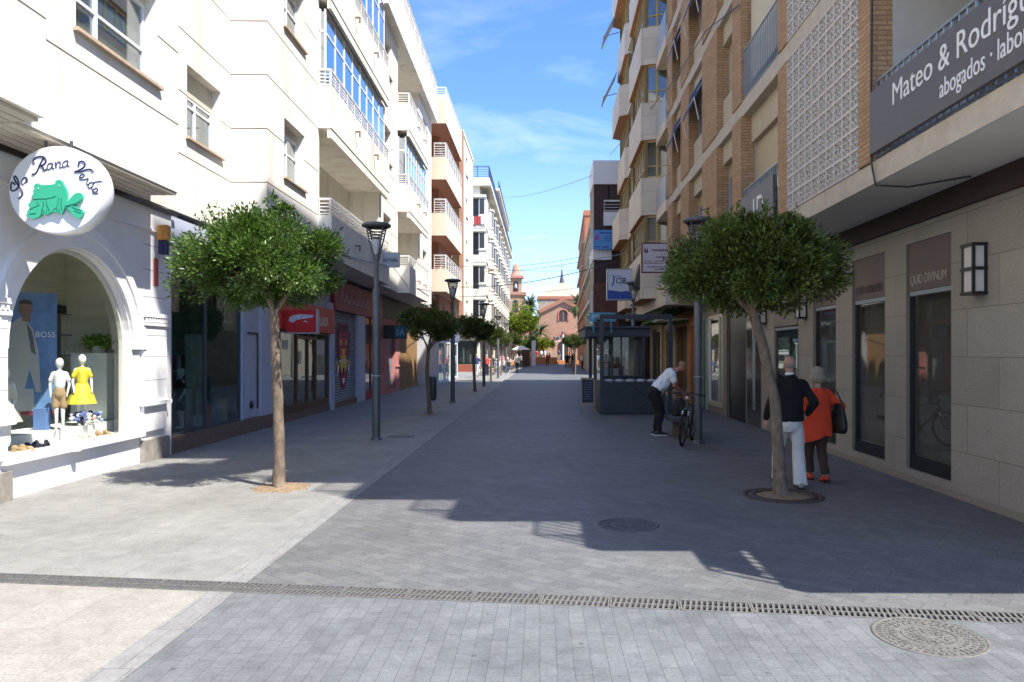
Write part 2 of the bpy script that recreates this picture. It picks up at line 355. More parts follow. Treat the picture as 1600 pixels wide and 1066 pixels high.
def railing_h(mb,p0,p1,z0,z1,n=6,step=.9,r=.02):
    """horizontal-bar railing from p0 to p1 (x,y)"""
    a=Vector((*p0,0)); b=Vector((*p1,0)); L_=(b-a).length; k=max(1,round(L_/step)); d=(b-a).normalized(); nrm=Vector((-d.y,d.x,0))
    def bar(u0,u1,za,zb,t):
        A=a+d*u0; B=a+d*u1; q=nrm*t
        mb.add([A-q+Vector((0,0,za)),B-q+Vector((0,0,za)),B+q+Vector((0,0,za)),A+q+Vector((0,0,za)),A-q+Vector((0,0,zb)),B-q+Vector((0,0,zb)),B+q+Vector((0,0,zb)),A+q+Vector((0,0,zb))],
            [(0,3,2,1),(4,5,6,7),(0,1,5,4),(1,2,6,5),(2,3,7,6),(3,0,4,7)])
    for i in range(k+1): u=L_*i/k; bar(max(0,u-r),min(L_,u+r),z0,z1-.001,r*1.05)
    for i in range(n): z=z0+(z1-z0)*(i+.5)/n; bar(.0,L_,z-r*.55,z+r*.55,r*.8)
    bar(-.01,L_+.01,z1-.045,z1,r*1.5)
def railing_v(mb,p0,p1,z0,z1,sp=.11,r=.009):
    a=Vector((*p0,0)); b=Vector((*p1,0)); L_=(b-a).length; d=(b-a)/L_; k=max(2,int(L_/sp))
    for i in range(k+1): q=a+d*(L_*i/k); mb.box(q.x-r,q.x+r,q.y-r,q.y+r,z0,z1-.02)
    mb.path([(a.x,a.y,z1-.015),(b.x,b.y,z1-.015)],.022,6); mb.path([(a.x,a.y,z0+.03),(b.x,b.y,z0+.03)],.014,6)
# ================================================================== GROUND
def sheet(name,pts,z,m,thick=.03):
    mb=MB().prism(pts,z-thick,z); o=mb.build(name,m); return tag(o,kind='structure')
P_grey=brickm('grey_stone_setts',(.150,.158,.163),(.178,.186,.189),(.098,.103,.107),.20,.10,.0022,rot=R(90),bump=.35,wall=False,var=.28,vs=1.3,rough=.62,fine=.1)
P_diag=brickm('grey_stone_setts_diagonal',(.134,.134,.135),(.166,.166,.164),(.082,.083,.085),.24,.12,.0026,rot=R(38),bump=.25,wall=False,var=.22,vs=.45,rough=.6,fine=.12)
P_side=brickm('beige_grey_slabs',(.250,.242,.225),(.275,.267,.249),(.17,.162,.148),.6,.4,.0025,rot=R(96),bump=.25,wall=False,var=.2,vs=1.1,rough=.7,fine=.1)
P_beige=brickm('beige_granite_slabs',(.30,.28,.245),(.33,.31,.272),(.25,.225,.19),.8,.4,.0035,rot=R(90),bump=.15,wall=False,var=.1,vs=.8,rough=.75,fine=.16)
P_band=brickm('pale_kerb_band',(.24,.235,.225),(.27,.265,.252),(.16,.155,.145),.16,.6,.004,bump=.2,wall=False,var=.12,vs=1,rough=.7)
P_far=brickm('plaza_setts',(.30,.30,.30),(.36,.355,.35),(.2,.2,.2),.8,.4,.006,wall=False,var=.15)
def dy(x): return 5.5-.118*(x+1.0)       # centre line of the drain
tag(MB().prism([(-900,-300),(900,-300),(900,1500),(-900,1500)],-.3,-.03).build('ground',P_far),kind='structure')
sheet('paving',[(-2.3,dy(-2.3)+.115),(5.6,dy(5.6)+.115),(5.9,60),(6,125),(-2.3,125)],0,P_diag)
sheet('front_paving',[(-2.3,-6),(9,-6),(9,dy(9)-.115),(-2.3,dy(-2.3)-.115)],0,P_grey)
sheet('sidewalk',[(-2.52,dy(-2.52)+.115),(-2.52,125),(-9,125),(-9,dy(-9)+.115)],0,P_side)
sheet('front_sidewalk',[(-2.52,-6),(-2.52,dy(-2.52)-.115),(-9,dy(-9)-.115),(-9,-6)],0,P_beige)
sheet('kerb_band',[(-2.516,dy(-2.5)+.115),(-2.304,dy(-2.3)+.115),(-2.304,110),(-2.516,110)],.002,P_band)
sheet('front_kerb_band',[(-2.516,-6),(-2.304,-6),(-2.304,dy(-2.3)-.115),(-2.516,dy(-2.5)-.115)],.002,P_band)
sheet('cross_street',[(-60,53),(-9.002,53),(-9.002,70),(-60,70)],-.002,P_side)
sheet('side_street',[(6.2,46),(60,46),(60,60),(6.2,60)],-.002,P_far)
# ---- drainage channel, one grate after another
cast=mat('cast_iron_grate',(.155,.148,.14),.75,metal=.2,var=.35,vscale=22,bump=.3,bscale=120)
castp=mat('pale_worn_grate',(.175,.168,.158),.7,metal=.2,var=.35,vscale=20,bump=.3,bscale=120)
pit=mat('drain_pit',(.012,.011,.010),.95)
ang=math.atan(-.118)
ch=MB(); q=[(-9,dy(-9)),(9,dy(9))]
n_=Vector((.118,1,0)).normalized()*.118
ch.prism([(-9-n_.x,dy(-9)-n_.y),(9-n_.x,dy(9)-n_.y),(9+n_.x,dy(9)+n_.y),(-9+n_.x,dy(-9)+n_.y)],-.12,-.029)
tag(ch.build('drain_channel',pit),'dark channel under the row of iron grates','drain channel')
def grate(m):
    g=MB(); L_=.50; W=.098
    g.box(-L_/2+.003,L_/2-.003,-W-.017,-W,-.029,.004); g.box(-L_/2+.003,L_/2-.003,W,W+.017,-.029,.004)
    for e in (-1,1): g.box(e*(L_/2-.002),e*(L_/2-.014),-W,W,-.029,.003)
    for i in range(12):
        x=-L_/2+.035+i*(L_-.07)/11; g.add([(x-.0075-.012,-W,-.02),(x+.0075-.012,-W,-.02),(x+.0075+.012,W,-.02),(x-.0075+.012,W,-.02),(x-.0075-.012,-W,.002),(x+.0075-.012,-W,.002),(x+.0075+.012,W,.002),(x-.0075+.012,W,.002)],[(0,3,2,1),(4,5,6,7),(0,1,5,4),(1,2,6,5),(2,3,7,6),(3,0,4,7)])
    g.box(-L_/2+.02,L_/2-.02,-.008,.008,-.02,.0)
    return g.build('drain_grate',m)
GL=math.cos(ang)*.50
g0=grate(cast); g1=grate(castp)
for i in range(-16,16):
    x=i*GL+.25; src=g0 if x<.1 else g1
    if i==-16: o=g0
    elif src is g1 and not g1.get('label'): o=g1
    else: o=src.copy(); C.objects.link(o)
    o.location=(x,dy(x),0); o.rotation_euler=(0,0,ang)
    if src is g0: tag(o,'rusty dark iron grate in the left half of the drain line','drain grate','left grates of the drain line')
    else: tag(o,'paler worn iron grate in the right half of the drain line','drain grate','right grates of the drain line')
# ---- manholes
def manhole(x,y,r,label,m,rz=0):
    e=empty('manhole_cover',(x,y,0),rz,label,'manhole cover')
    MB().lathe([(r*1.0,0),(r*1.0,.005),(r*.94,.006),(r*.935,.002),(r*.93,.002)],48).build('rim',m,e)
    d=MB(); d.lathe([(r*.925,-.001),(r*.925,.003)],48)
    for rr,k in ((.86,44),(.74,38),(.62,30),(.3,14),(.18,9)):
        for j in range(k):
            t=2*math.pi*j/k+rr*5; T=Matrix.Rotation(t,4,'Z')@Matrix.Translation((r*rr,0,0)); d.box(-r*.035,r*.035,-r*.028,r*.028,.003,.008,T=T)
    for rr in (.68,.48,.24): d.lathe([(r*rr,.003),(r*rr,.007),(r*(rr-.025),.007),(r*(rr-.025),.003)],48,caps=False)
    for i in range(-4,5):
        for j in range(-4,5):
            if math.hypot(i,j)<4.2 and math.hypot(i,j)>2.4: d.box(i*r*.1-r*.03,i*r*.1+r*.03,j*r*.1-r*.02,j*r*.1+r*.02,.003,.0066,T=Matrix.Rotation(.5,4,'Z'))
    d.build('lid',m,e); return e
manhole(2.47,4.68,.34,'large pale patterned iron manhole cover near the drain in the sun',mat('iron_pale',(.165,.155,.14),.7,metal=.15,var=.4,vscale=14,bump=.2))
manhole(.91,7.72,.32,'dark round manhole cover in the shade in mid street',mat('iron_dark',(.12,.12,.12),.6,metal=.3,var=.4,vscale=14))
e=MB().box(-.28,.28,-.2,.2,-.001,.006).box(-.24,.24,-.16,.16,.006,.009).build('utility_cover',mat('iron_mid',(.14,.14,.135),.7,var=.3)); e.location=(-3.02,15.9,0); tag(e,'small square dark utility cover beside the nearest left lamp post','utility cover')
e=MB().box(-.3,.3,-.25,.25,-.001,.006).box(-.26,.26,-.21,.21,.006,.009).build('utility_cover',mat('iron_mid2',(.10,.10,.10),.7,var=.3)); e.location=(3.0,13.9,0); tag(e,'square dark utility cover in front of the leaning bicycle','utility cover')

# ================================================================== LEFT NEAR BUILDING (local: +x street side, y along street)
A=empty('apartment_building',(-5.67,0,0),.012,'long cream rendered apartment block with enclosed balconies along the left side','building')
B0=4.37; FH=3.46
SEG=[(-6,8.05,.35),(8.05,11.8,0.),(11.8,15.75,-.77),(15.75,19.5,0.),(27.4,31.0,0.),(36.8,41.5,0.)]
WIN={0:[(1.2,3.2),(5.9,7.95)],1:[(9.15,11.15)],2:[(13.75,15.25)],3:[(16.85,18.35)],4:[(28.1,29.6)],5:[(38.2,39.6)]}
mb=MB()
def zf(k): return B0+FH*k-.03
ROOF=14.75
winlist=[]
for i,(y0,y1,a) in enumerate(SEG):
    ops=[]
    for k in range(3):
        for (ya,yb) in WIN[i]: o=(ya,yb,zf(k)+1.5,zf(k)+2.86); ops.append(o); winlist.append((a,*o,i,k))
    wall(mb,a,y0,y1,B0,ROOF,ops,1,.3)
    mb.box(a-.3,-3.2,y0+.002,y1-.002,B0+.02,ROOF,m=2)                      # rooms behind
    # end faces of this stretch
    mb.quad((a,y0,B0),(a,y0,ROOF),(-3.2,y0,ROOF),(-3.2,y0,B0)); mb.quad((a,y1,B0),(-3.2,y1,B0),(-3.2,y1,ROOF),(a,y1,ROOF))
    mb.quad((a,y0,B0),(-1.25,y0,B0),(-1.25,y1,B0),(a,y1,B0))
    for g in range(8):
        z=5.46+1.15*g
        for s0,s1 in ([(y0,y1)] if True else []):
            segs=[(s0+.0,s1)]
            for o in ops:
                if o[2]-.1<z<o[3]+.05:
                    new=[]
                    for u,v in segs:
                        if o[0]>u and o[1]<v: new+=[(u,o[0]),(o[1],v)]
                        else: new.append((u,v))
                    segs=new
            for u,v in segs: mb.box(a-.001,a+.003,u,v,z-.009,z+.009,m=1)
        if i==3: mb.box(-.77,a+.003,y0-.004,y0+.001,z-.009,z+.009,m=1)
# roof slab and parapet
mb.box(-4,.12,-6,27.2,ROOF,ROOF+.2); mb.box(-4,.36,27.2,41.5,ROOF,ROOF+1.45); mb.box(-.25,.12,-6,27.2,ROOF+.2,ROOF+1.45)
mb.box(-4,-1.6,-6,41.5,ROOF+1.45,ROOF+3.6)
mb.box(-9,-3.1,-6,41.5,0,ROOF,m=0)
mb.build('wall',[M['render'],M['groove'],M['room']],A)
for (a,ya,yb,za,zb,i,k) in winlist:
    big=(yb-ya)>1.8
    window(A,a,ya,yb,za,zb,1,M['alu'],M['pane'],mull=(.38,) if big else (.5,),trans=za+(.52 if big else .72),sill=M['sill'],shutter=.14 if big else .45 if i==2 else .2,
           shm=mat('cream_shutter_box',(.70,.64,.52),.6),curtain=M['curtain'] if (i+k)%2==1 or big else None,depth=.2)
def bay(y0,y1,a,kinds,dep=-1.1,par_in=0):
    """stack of balconies y0..y1 with front at a; kinds per floor: 'open','glazed'"""
    m1=MB(); m1.box(dep,dep-.2,y0,y1,B0,ROOF); m1.box(dep-.2,-3.2,y0,y1,B0,ROOF)
    m1.box(dep,0,y0,y0+.12,B0,ROOF); m1.box(dep,0,y1-.12,y1,B0,ROOF)
    for k,kd in enumerate(kinds):
        z=zf(k)-.03*k
        m1.box(dep,a-.1,y0,y1,z,z+.14)                          # slab
        m1.box(a-.1,a,y0,y1,z,z+1.12); m1.box(0,a-.1,y0,y0+.1,z+.14,z+1.12); m1.box(0,a-.1,y1-.1,y1,z+.14,z+1.12)
        if k>0: m1.box(a-.12,a-.02,y0+.02,y1-.02,z-.25,z)      # lintel over the floor below
        r=MB(); railing_h(r,(a-.04,y0+.04),(a-.04,y1-.04),z+1.12,z+1.58,5); railing_h(r,(.02,y0+.04),(a-.04,y0+.04),z+1.12,z+1.58,5,.6)
        railing_h(r,(.02,y1-.04),(a-.04,y1-.04),z+1.12,z+1.58,5,.6)
        r.build('railing',M['rail'],A)
        for ys_ in (y0+(y1-y0)*.33,y0+(y1-y0)*.66):
            MB().box(a-.02,a+.16,ys_-.02,ys_+.02,z+.66,z+.70).box(a+.12,a+.16,ys_-.02,ys_+.02,z+.52,z+.66).build('drain_spout',M['groove'],A)
        # balcony door at back
        xw=dep; dd=MB(); yc=(y0+y1)/2
        window(A,xw+.25,yc-1.1,yc+.9,z+.15,z+2.3,1,M['alu'],M['pane'],mull=(.5,),depth=.2,shutter=.2,shm=M['shutterbeige'],name='balcony_door')
        if kd=='glazed':
            x=a-.16; zt=zf(k+1)-.03*(k+1)-.25 if k<len(kinds)-1 else ROOF-.02; f=MB(); p=MB(); n=8; zb=z+.14; W=y1-y0-.1
            for i in range(n+1): yy=y0+.05+W*i/n; t=.045 if i%2==0 else .028; f.box(x-.05,x,yy-t if i else yy,yy+t if i<n else yy,zb,zt)
            ztr=zt-.62; f.box(x-.04,x-.004,y0+.05,y1-.05,ztr-.03,ztr+.03); f.box(x-.045,x-.002,y0+.05,y1-.05,zt-.06,zt-.002); f.box(x-.045,x-.002,y0+.05,y1-.05,zb,z+1.2)
            # side return toward the camera
            f.box(.0,x-.05,y0+.05,y0+.11,z+1.12,z+1.2); f.box(.0,x-.05,y0+.05,y0+.11,zt-.62,zt-.55); f.box(.0,.06,y0+.05,y0+.11,zb,zt)
            gz=f.build('glazing',M['alu'],A); 
            p.box(x-.03,x-.022,y0+.1,y1-.1,z+1.2,zt-.06); p.box(.05,x-.03,y0+.075,y0+.083,z+1.2,zt-.06); p.build('pane',M['bluepane'],gz)
            c=MB()
            for i in (1,3,4,6): c.box(x-.3,x-.28,y0+W*i/n+.1,y0+W*(i+.6)/n,z+.2,zt-.1)
            c.build('curtain',M['curtain'],gz)
        else:
            l=MB().box(dep+.3,dep+.42,y0+2.2,y0+2.32,zf(k+1)-.33,zf(k+1)-.1)
            l.build('balcony_light',mat('amber_lamp',(.6,.4,.2),.4),A)
    m1.build('balcony',M['render'],A)
bay(19.5,27.4,.36,['open','glazed','glazed'])
bay(31.0,36.8,.52,['open','glazed','open'])
# soffit slats under the overhang
s=MB()
for i in range(10): s.box(-1.2+i*.15,-1.2+i*.15+.13,-6,8.03,B0-.045,B0-.005)
for i in range(8): s.box(-1.2+i*.15,-1.2+i*.15+.13,8.07,11.78,B0-.045,B0-.005)
s.build('soffit',M['slat'],A)
MB().box(-.76,-.72,-6,13.3,B0-.12,B0-.05).build('blind_box',M['black'],A)
MB().box(-.5,.05,27.6,41.4,ROOF+1.46,ROOF+1.5).build('coping',M['sill'],A)
r=MB(); railing_h(r,(.3,29),(.3,41.3),ROOF+1.5,ROOF+2.2,4,1.5,.03); r.build('roof_railing',M['rail'],A)
# plants on the top right balcony
leafm=mat('balcony_leaf',(.10,.17,.05),.6,island=.5,transl=.3)
def bush(name,c,rad,n,parent,m,ls=.06,seed=1):
    rg=np.random.default_rng(seed); mb=MB()
    for i in range(n):
        v=rg.normal(size=3); v/=np.linalg.norm(v); p=Vector(c)+Vector(v*np.array(rad)*rg.uniform(.3,1)); T=Matrix.Translation(p)@Euler(rg.uniform(0,6.28,3)).to_matrix().to_4x4()
        mb.add([(0,-ls,0),(ls*.4,0,.01),(0,ls,0),(-ls*.4,0,.01)],[(0,1,2,3)],T=T)
    return mb.build(name,m,parent)
for j,(yy,rr) in enumerate([(32.2,.35),(33.6,.45),(35.0,.4),(36.1,.3)]):
    e=empty('potted_plant',(-5.67+.3-.012*yy,yy,zf(2)+.9),0,'leafy %s potted plant in the top balcony of the cream block'%['small nearest','tall bushy','round','trailing farthest'][j],'plant','plants on the upper balcony')
    MB().lathe([(.1,-.115),(.14,.1)],12).build('pot',mat('terracotta',(.35,.15,.08),.8),e); bush('foliage',(0,0,.25+rr*.6),(rr*.5,rr,rr),240,e,leafm,.07,j)

# ---------------- ground floor, shop by shop (local a = x)
GX=-.77
st=MB(); AY,AR,AZ=10.42,1.40,1.86
# white shop: wall with arched window (arch skin built as a fan around the opening)
def arch_pts(yc,r,zc,n=28): return [(yc+r*math.cos(math.pi*i/n),zc+r*math.sin(math.pi*i/n)) for i in range(n+1)]
def arch_wall(mb,x,y0,y1,z0,z1,yc,r,zc,zs,depth,m=0):
    pts=arch_pts(yc,r,zc); top=[]
    for (py,pz) in pts:
        # project to rectangle border from centre
        dy_,dz=py-yc,pz-zc; t=1e9
        if dy_>1e-6: t=min(t,(y1-yc)/dy_)
        if dy_<-1e-6: t=min(t,(y0-yc)/dy_)
        if dz>1e-6: t=min(t,(z1-zc)/dz)
        top.append((yc+dy_*t,zc+dz*t))
    # insert corners by building quads strip plus corner tris
    for i in range(len(pts)-1):
        a,b,c,d=pts[i],pts[i+1],top[i+1],top[i]
        poly=[(x,*a),(x,*d)]
        if abs(d[0]-c[0])>1e-6 and abs(d[1]-c[1])>1e-6:
            poly.append((x,y1 if d[0]>yc else y0,z1))
        poly+=[(x,*c),(x,*b)]
        mb.add(poly,[tuple(range(len(poly)))],m)
        mb.add([(x,*a),(x,*b),(x-depth,*b),(x-depth,*a)],[(0,1,2,3)],m)
    mb.quad((x,y0,zs),(x,yc-r,zs),(x,yc-r,zc),(x,y0,zc)); mb.quad((x,yc+r,zs),(x,y1,zs),(x,y1,zc),(x,yc+r,zc)); mb.quad((x,y0,z0),(x,y1,z0),(x,y1,zs),(x,y0,zs))
    for yy in (yc-r,yc+r): mb.quad((x,yy,zs),(x-depth,yy,zs),(x-depth,yy,zc),(x,yy,zc))
    mb.quad((x,yc-r,zs),(x,yc+r,zs),(x-depth,yc+r,zs),(x-depth,yc-r,zs))
arch_wall(st,GX,8.6,12.95,0,B0-.06,AY,AR,AZ,.5,.16)
arch_wall(st,GX,4.2,8.6,0,B0-.06,6.4,AR,AZ,.5,.16)
st.quad((GX,-6,0),(GX,4.2,0),(GX,4.2,B0-.06),(GX,-6,B0-.06))
st.box(GX-.5,GX,12.95,13.15,0,B0-.06); st.box(GX-2.6,GX-.5,12.99,13.15,0,B0-.06)
for yc in (AY,6.4):   # moulding round the arch
    for (r0,r1,e) in ((AR+.02,AR+.22,.05),(AR+.22,AR+.36,.075)):
        P0=arch_pts(yc,r0,AZ); P1=arch_pts(yc,r1,AZ)
        for i in range(len(P0)-1):
            a,b,c,d=P0[i],P0[i+1],P1[i+1],P1[i]
            st.add([(GX+e,*a),(GX+e,*d),(GX+e,*c),(GX+e,*b)],[(0,1,2,3)]); st.add([(GX+e,*d),(GX,*d),(GX,*c),(GX+e,*c)],[(0,1,2,3)]); st.add([(GX+e,*a),(GX+e,*b),(GX,*b),(GX,*a)],[(0,1,2,3)])
# capitals and pilasters with joints
for yc in (8.55,12.45):
    y0,y1=yc-.33,yc+.42
    st.box(GX,GX+.06,y0,y1,.5,2.26); st.box(GX,GX+.09,y0-.04,y1+.04,2.26,2.32); st.box(GX,GX+.11,y0-.06,y1+.06,2.40,2.47); st.box(GX,GX+.075,y0-.02,y1+.02,2.32,2.40)
    for i in range(9): st.box(GX+.075,GX+.10,y0+i*.085,y0+i*.085+.045,2.325,2.395)
    st.box(GX,GX+.13,y0-.05,y1+.05,.93,1.0); st.box(GX,GX+.10,y0-.03,y1+.03,0,.36,m=2)
    for z in (1.35,1.75,2.1): st.box(GX+.06,GX+.062,y0,y1,z-.007,z+.007,m=1)
for z in (2.75,3.2,3.62): 
    for u,v in ((12.2,12.95),(8.1,8.8)): st.box(GX,GX+.003,u,v,z-.007,z+.007,m=1)
st.box(GX,GX+.035,8.6,12.95,3.86,3.9); st.box(GX-.02,GX+.1,8.9,12.1,.44,.5)
gj=mat('stone_joint',(.45,.43,.45),.9)
st.build('shopfront',[M['white_wall'],gj,mat('worn_grey_base',(.30,.27,.23),.8,var=.3,vscale=8)],A)
# arch glazing and display room
f=MB()
for (r0,r1) in ((AR-.055,AR-.002),):
    P0=arch_pts(AY,r0,AZ); P1=arch_pts(AY,r1,AZ)
    for i in range(len(P0)-1):
        for xx in (GX-.10,GX-.16):
            a,b,c,d=P0[i],P0[i+1],P1[i+1],P1[i]; f.add([(xx,*a),(xx,*d),(xx,*c),(xx,*b)],[(0,1,2,3)])
        f.add([(GX-.10,*P0[i]),(GX-.10,*P0[i+1]),(GX-.16,*P0[i+1]),(GX-.16,*P0[i])],[(0,1,2,3)])
for yy in (AY-AR+.002,AY+AR-.057): f.box(GX-.16,GX-.10,yy,yy+.055,.5,AZ)
f.box(GX-.16,GX-.10,AY-AR,AY+AR,.502,.54)
fo=f.build('shop_window',mat('pale_frame',(.62,.60,.52),.4),A)
g=MB(); P=arch_pts(AY,AR-.03,AZ); g.add([(GX-.13,AY-AR+.03,.52),(GX-.13,AY+AR-.03,.52)]+[(GX-.13,*p) for p in P],[tuple(range(len(P)+2))]); g.build('pane',M['glass'],fo)
g=MB(); P=arch_pts(6.4,AR-.03,AZ); g.add([(GX-.13,6.4-AR+.03,.52),(GX-.13,6.4+AR-.03,.52)]+[(GX-.13,*p) for p in P],[tuple(range(len(P)+2))]); g.build('shop_window',M['glassdark'],A)
rm=MB(); X0,X1=GX-.17,GX-1.75
rm.box(X1-.1,X1,4.0,12.98,.0,4.2); rm.quad((X0,12.97,0),(X1,12.97,0),(X1,12.97,4.2),(X0,12.97,4.2)); rm.quad((X0,8.7,0),(X1,8.7,0),(X1,8.7,4.2),(X0,8.7,4.2)); rm.quad((X0,4.0,3.9),(X0,12.97,3.9),(X1,12.97,3.9),(X1,4.0,3.9)); rm.quad((X1,4.0,.02),(X0,4.0,.02),(X0,12.9,.02),(X1,12.9,.02))
rm.build('display_room',mat('olive_beige_wall',(.76,.72,.56),.8,var=.12,vscale=1.3,stretch=(1,1,4)),A)
d=MB(); d.box(X0,X0-.35,8.72,12.95,.03,.52); d.box(X0-.35,X1,8.72,12.95,.03,.68); d.build('display_plinth',mat('white_plinth',(.78,.77,.72),.6,var=.04),A)
def AL(x,y,z=0): return (-5.67+x*math.cos(.012)-y*math.sin(.012),x*math.sin(.012)+y*math.cos(.012),z)
def RL(x,y,z=0): return (3.96+x*math.cos(.012)+y*math.sin(.012),-x*math.sin(.012)+y*math.cos(.012),z)
lilac=mat('pale_lilac_paint',(.50,.53,.66),.6,var=.07,vscale=2)
brownstone=mat('brown_granite_plinth',(.19,.13,.10),.6,var=.3,vscale=12)
woodbr=mat('brown_wood_frame',(.13,.065,.03),.5,var=.3,vscale=6,stretch=(8,8,1))
red=mat('red_sign_panel',(.56,.018,.018),.45,var=.06)
dred=mat('dark_pink_red_panel',(.27,.006,.032),.5,var=.12)
pink=mat('salmon_pink_render',(.55,.22,.20),.8,var=.15,vscale=2)
ochre=mat('ochre_wood',(.33,.19,.08),.7,var=.3,vscale=3,stretch=(6,6,.6))
greysh=mat('grey_roller_shutter',(.20,.21,.215),.5,metal=.2,var=.25,vscale=3)
whitep=mat('white_paint',(.8,.8,.8),.5)
yellowp=mat('yellow_paint',(.75,.50,.05),.6); blackp=mat('black_paint',(.02,.02,.02),.6); pinkp=mat('pink_paint',(.42,.03,.10),.6); navy=mat('navy_letter',(.03,.03,.09),.4)
cream_l=mat('cream_letter',(.75,.70,.60),.5)
# ---- glass shop (13.15 .. 17.6)
s=MB(); xg=-.82
s.box(-3.2,xg+.10,13.152,26.9,0,.20,m=0); s.box(-3.2,xg+.06,13.152,18.6,.20,.30,m=0)
s.build('plinth',brownstone,A)
s=MB(); s.box(-3.1,xg+.0,13.152,31.3,3.22,B0-.1); s.box(xg-.1,xg+.02,17.6,18.55,.3,3.22)
s.box(xg-.1,xg+.02,16.42,16.5,.3,3.22); 
s.build('fascia',lilac,A)
f=MB()
for yy in (13.16,14.65,16.36): f.box(xg-.06,xg,yy,yy+.05,.3,3.22)
f.box(xg-.06,xg,13.21,16.36,.30,.34); f.box(xg-.06,xg,13.21,16.36,3.16,3.22)
fo=f.build('shop_window',M['darkgrey'],A)
MB().box(xg-.035,xg-.027,13.2,16.4,.33,3.2).build('pane',M['glassdark'],fo)
f=MB(); f.box(xg-.06,xg,16.5,16.6,.3,3.2); f.box(xg-.06,xg,17.5,17.6,.3,3.2); f.box(xg-.04,xg-.01,16.6,17.5,.3,3.2,m=1); f.box(xg,xg+.02,16.62,17.44,.34,2.3,m=1); f.box(xg+.02,xg+.045,16.75,17.35,2.24,2.28,m=2); f.box(xg+.02,xg+.045,17.31,17.35,.5,2.24,m=2)
do=f.build('shop_door',[lilac,mat('pale_blue_panel',(.42,.47,.60),.4,var=.05),M['black']],A)
MB().lathe([(.09,0),(.09,.03),(.04,.03),(.04,.05)],16,T=Matrix.Translation((xg+.02,16.95,.62))@Matrix.Rotation(R(90),4,'Y')).build('door_lock',M['black'],do)
rm=MB(); rm.box(xg-2.2,xg-2.1,13.16,18.5,.2,3.3); rm.quad((xg,13.17,.3),(xg-2.1,13.17,.3),(xg-2.1,13.17,3.3),(xg,13.17,3.3)); rm.quad((xg,18.5,.3),(xg-2.1,18.5,.3),(xg-2.1,18.5,3.3),(xg,18.5,3.3)); rm.quad((xg,13.17,3.21),(xg-2.1,13.17,3.21),(xg-2.1,18.5,3.21),(xg,18.5,3.21))
rm.box(xg-1.0,xg-.96,14.7,15.3,.3,2.5); rm.box(xg-.8,xg-.76,15.5,16.2,.3,2.2)
rm.build('shop_interior',mat('dark_green_interior',(.48,.58,.52),.8,var=.3),A)
rg=random.Random(14)
for j,(y,z) in enumerate([(15.0,.32),(15.25,.32),(15.75,.32),(16.05,.32)]):
    o=MB().box(-.09,.09,-.09,.09,0,rg.uniform(.2,.5)).build('display_block',mat('blk%d'%j,[(.6,.6,.58),(.5,.1,.08),(.2,.3,.45),(.6,.5,.3)][j],.5),loc=AL(-1.1,y,z)); tag(o,'%s display block on the floor of the dark glass shop window'%['white','red','blue','tan'][j],'block')
e=empty('clothes_rail',AL(-1.9,15.4,.3),.012,'clothes rail hung with shirts inside the dark glass shop','clothes rail')
r=MB(); r.path([(0,-.7,0),(0,-.7,1.5),(0,.7,1.5),(0,.7,0)],.015,6); r.build('rail',M['alu'],e); g=MB()
for j in range(14): g.box(-.16,.16,-.62+j*.09,-.57+j*.09,.75,1.46,m=j%4)
g.build('garments',[whitep,mat('g_red',(.4,.06,.06),.9),mat('g_navy',(.05,.07,.16),.9),mat('g_grey',(.4,.4,.38),.9)],e)
# ---- red sign shop with wooden doors 18.6..23.5
xs=-.75
bx('pilaster',lilac,A,xs-.12,xs+.02,18.57,18.7,.2,3.22); bx('pilaster',lilac,A,xs-.12,xs+.06,23.3,23.75,.0,3.4)
f=MB()
for yy,ww in ((18.7,.12),(20.1,.10),(21.1,.08),(21.85,.12),(23.15,.14)): f.box(xs-.08,xs,yy,yy+ww,.25,2.42)
f.box(xs-.08,xs+.004,18.7,23.29,.2,.42); f.box(xs-.08,xs+.003,18.7,23.29,2.34,2.42); f.box(xs-.075,xs-.002,20.2,21.85,2.2,2.28)
fo=f.build('shop_window',woodbr,A); MB().box(xs-.05,xs-.042,18.8,23.2,.4,2.36).build('pane',M['glassdark'],fo)
MB().box(xs-.036,xs-.032,20.35,20.6,1.5,1.85).box(xs-.036,xs-.032,22.1,22.9,1.75,2.2).box(xs-.036,xs-.032,19.1,19.5,1.9,2.15).build('notice',mat('paper_notice',(.6,.6,.55),.7),fo)
for yy in (21.0,21.25): MB().tube((xs+.04,yy,1.12),(xs+.04,yy+.1,1.12),.02).build('handle',M['black'],fo)
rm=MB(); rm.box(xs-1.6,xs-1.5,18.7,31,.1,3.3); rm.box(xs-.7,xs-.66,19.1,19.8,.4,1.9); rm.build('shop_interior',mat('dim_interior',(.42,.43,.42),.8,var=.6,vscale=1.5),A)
e=empty('shop_sign',AL(0,0),.012,'long red fascia sign with cream capitals above the brown wooden shop doors','sign')
MB().box(xs-.02,xs+.09,18.6,23.6,2.42,3.18).build('panel',red,e,bevel=.01)
text('MACOLADA',.42,'+x',(xs+.095,21.0,2.62),cream_l,e,sx=.80)
e=empty('hanging_sign',AL(0,0),.012,'small red projecting box sign with a pale brush drawing next to the near tree trunk','sign')
b=MB().box(xs+.12,xs+.90,18.84,18.99,2.33,2.90).build('panel',red,e,bevel=.01)
MB().box(xs+.08,xs+.94,18.82,19.01,2.30,2.33).box(xs+.90,xs+.94,18.82,19.01,2.33,2.92).build('frame',mat('grey_edge',(.4,.38,.38),.5),e)
T=basis('-y',(0,18.836,0))
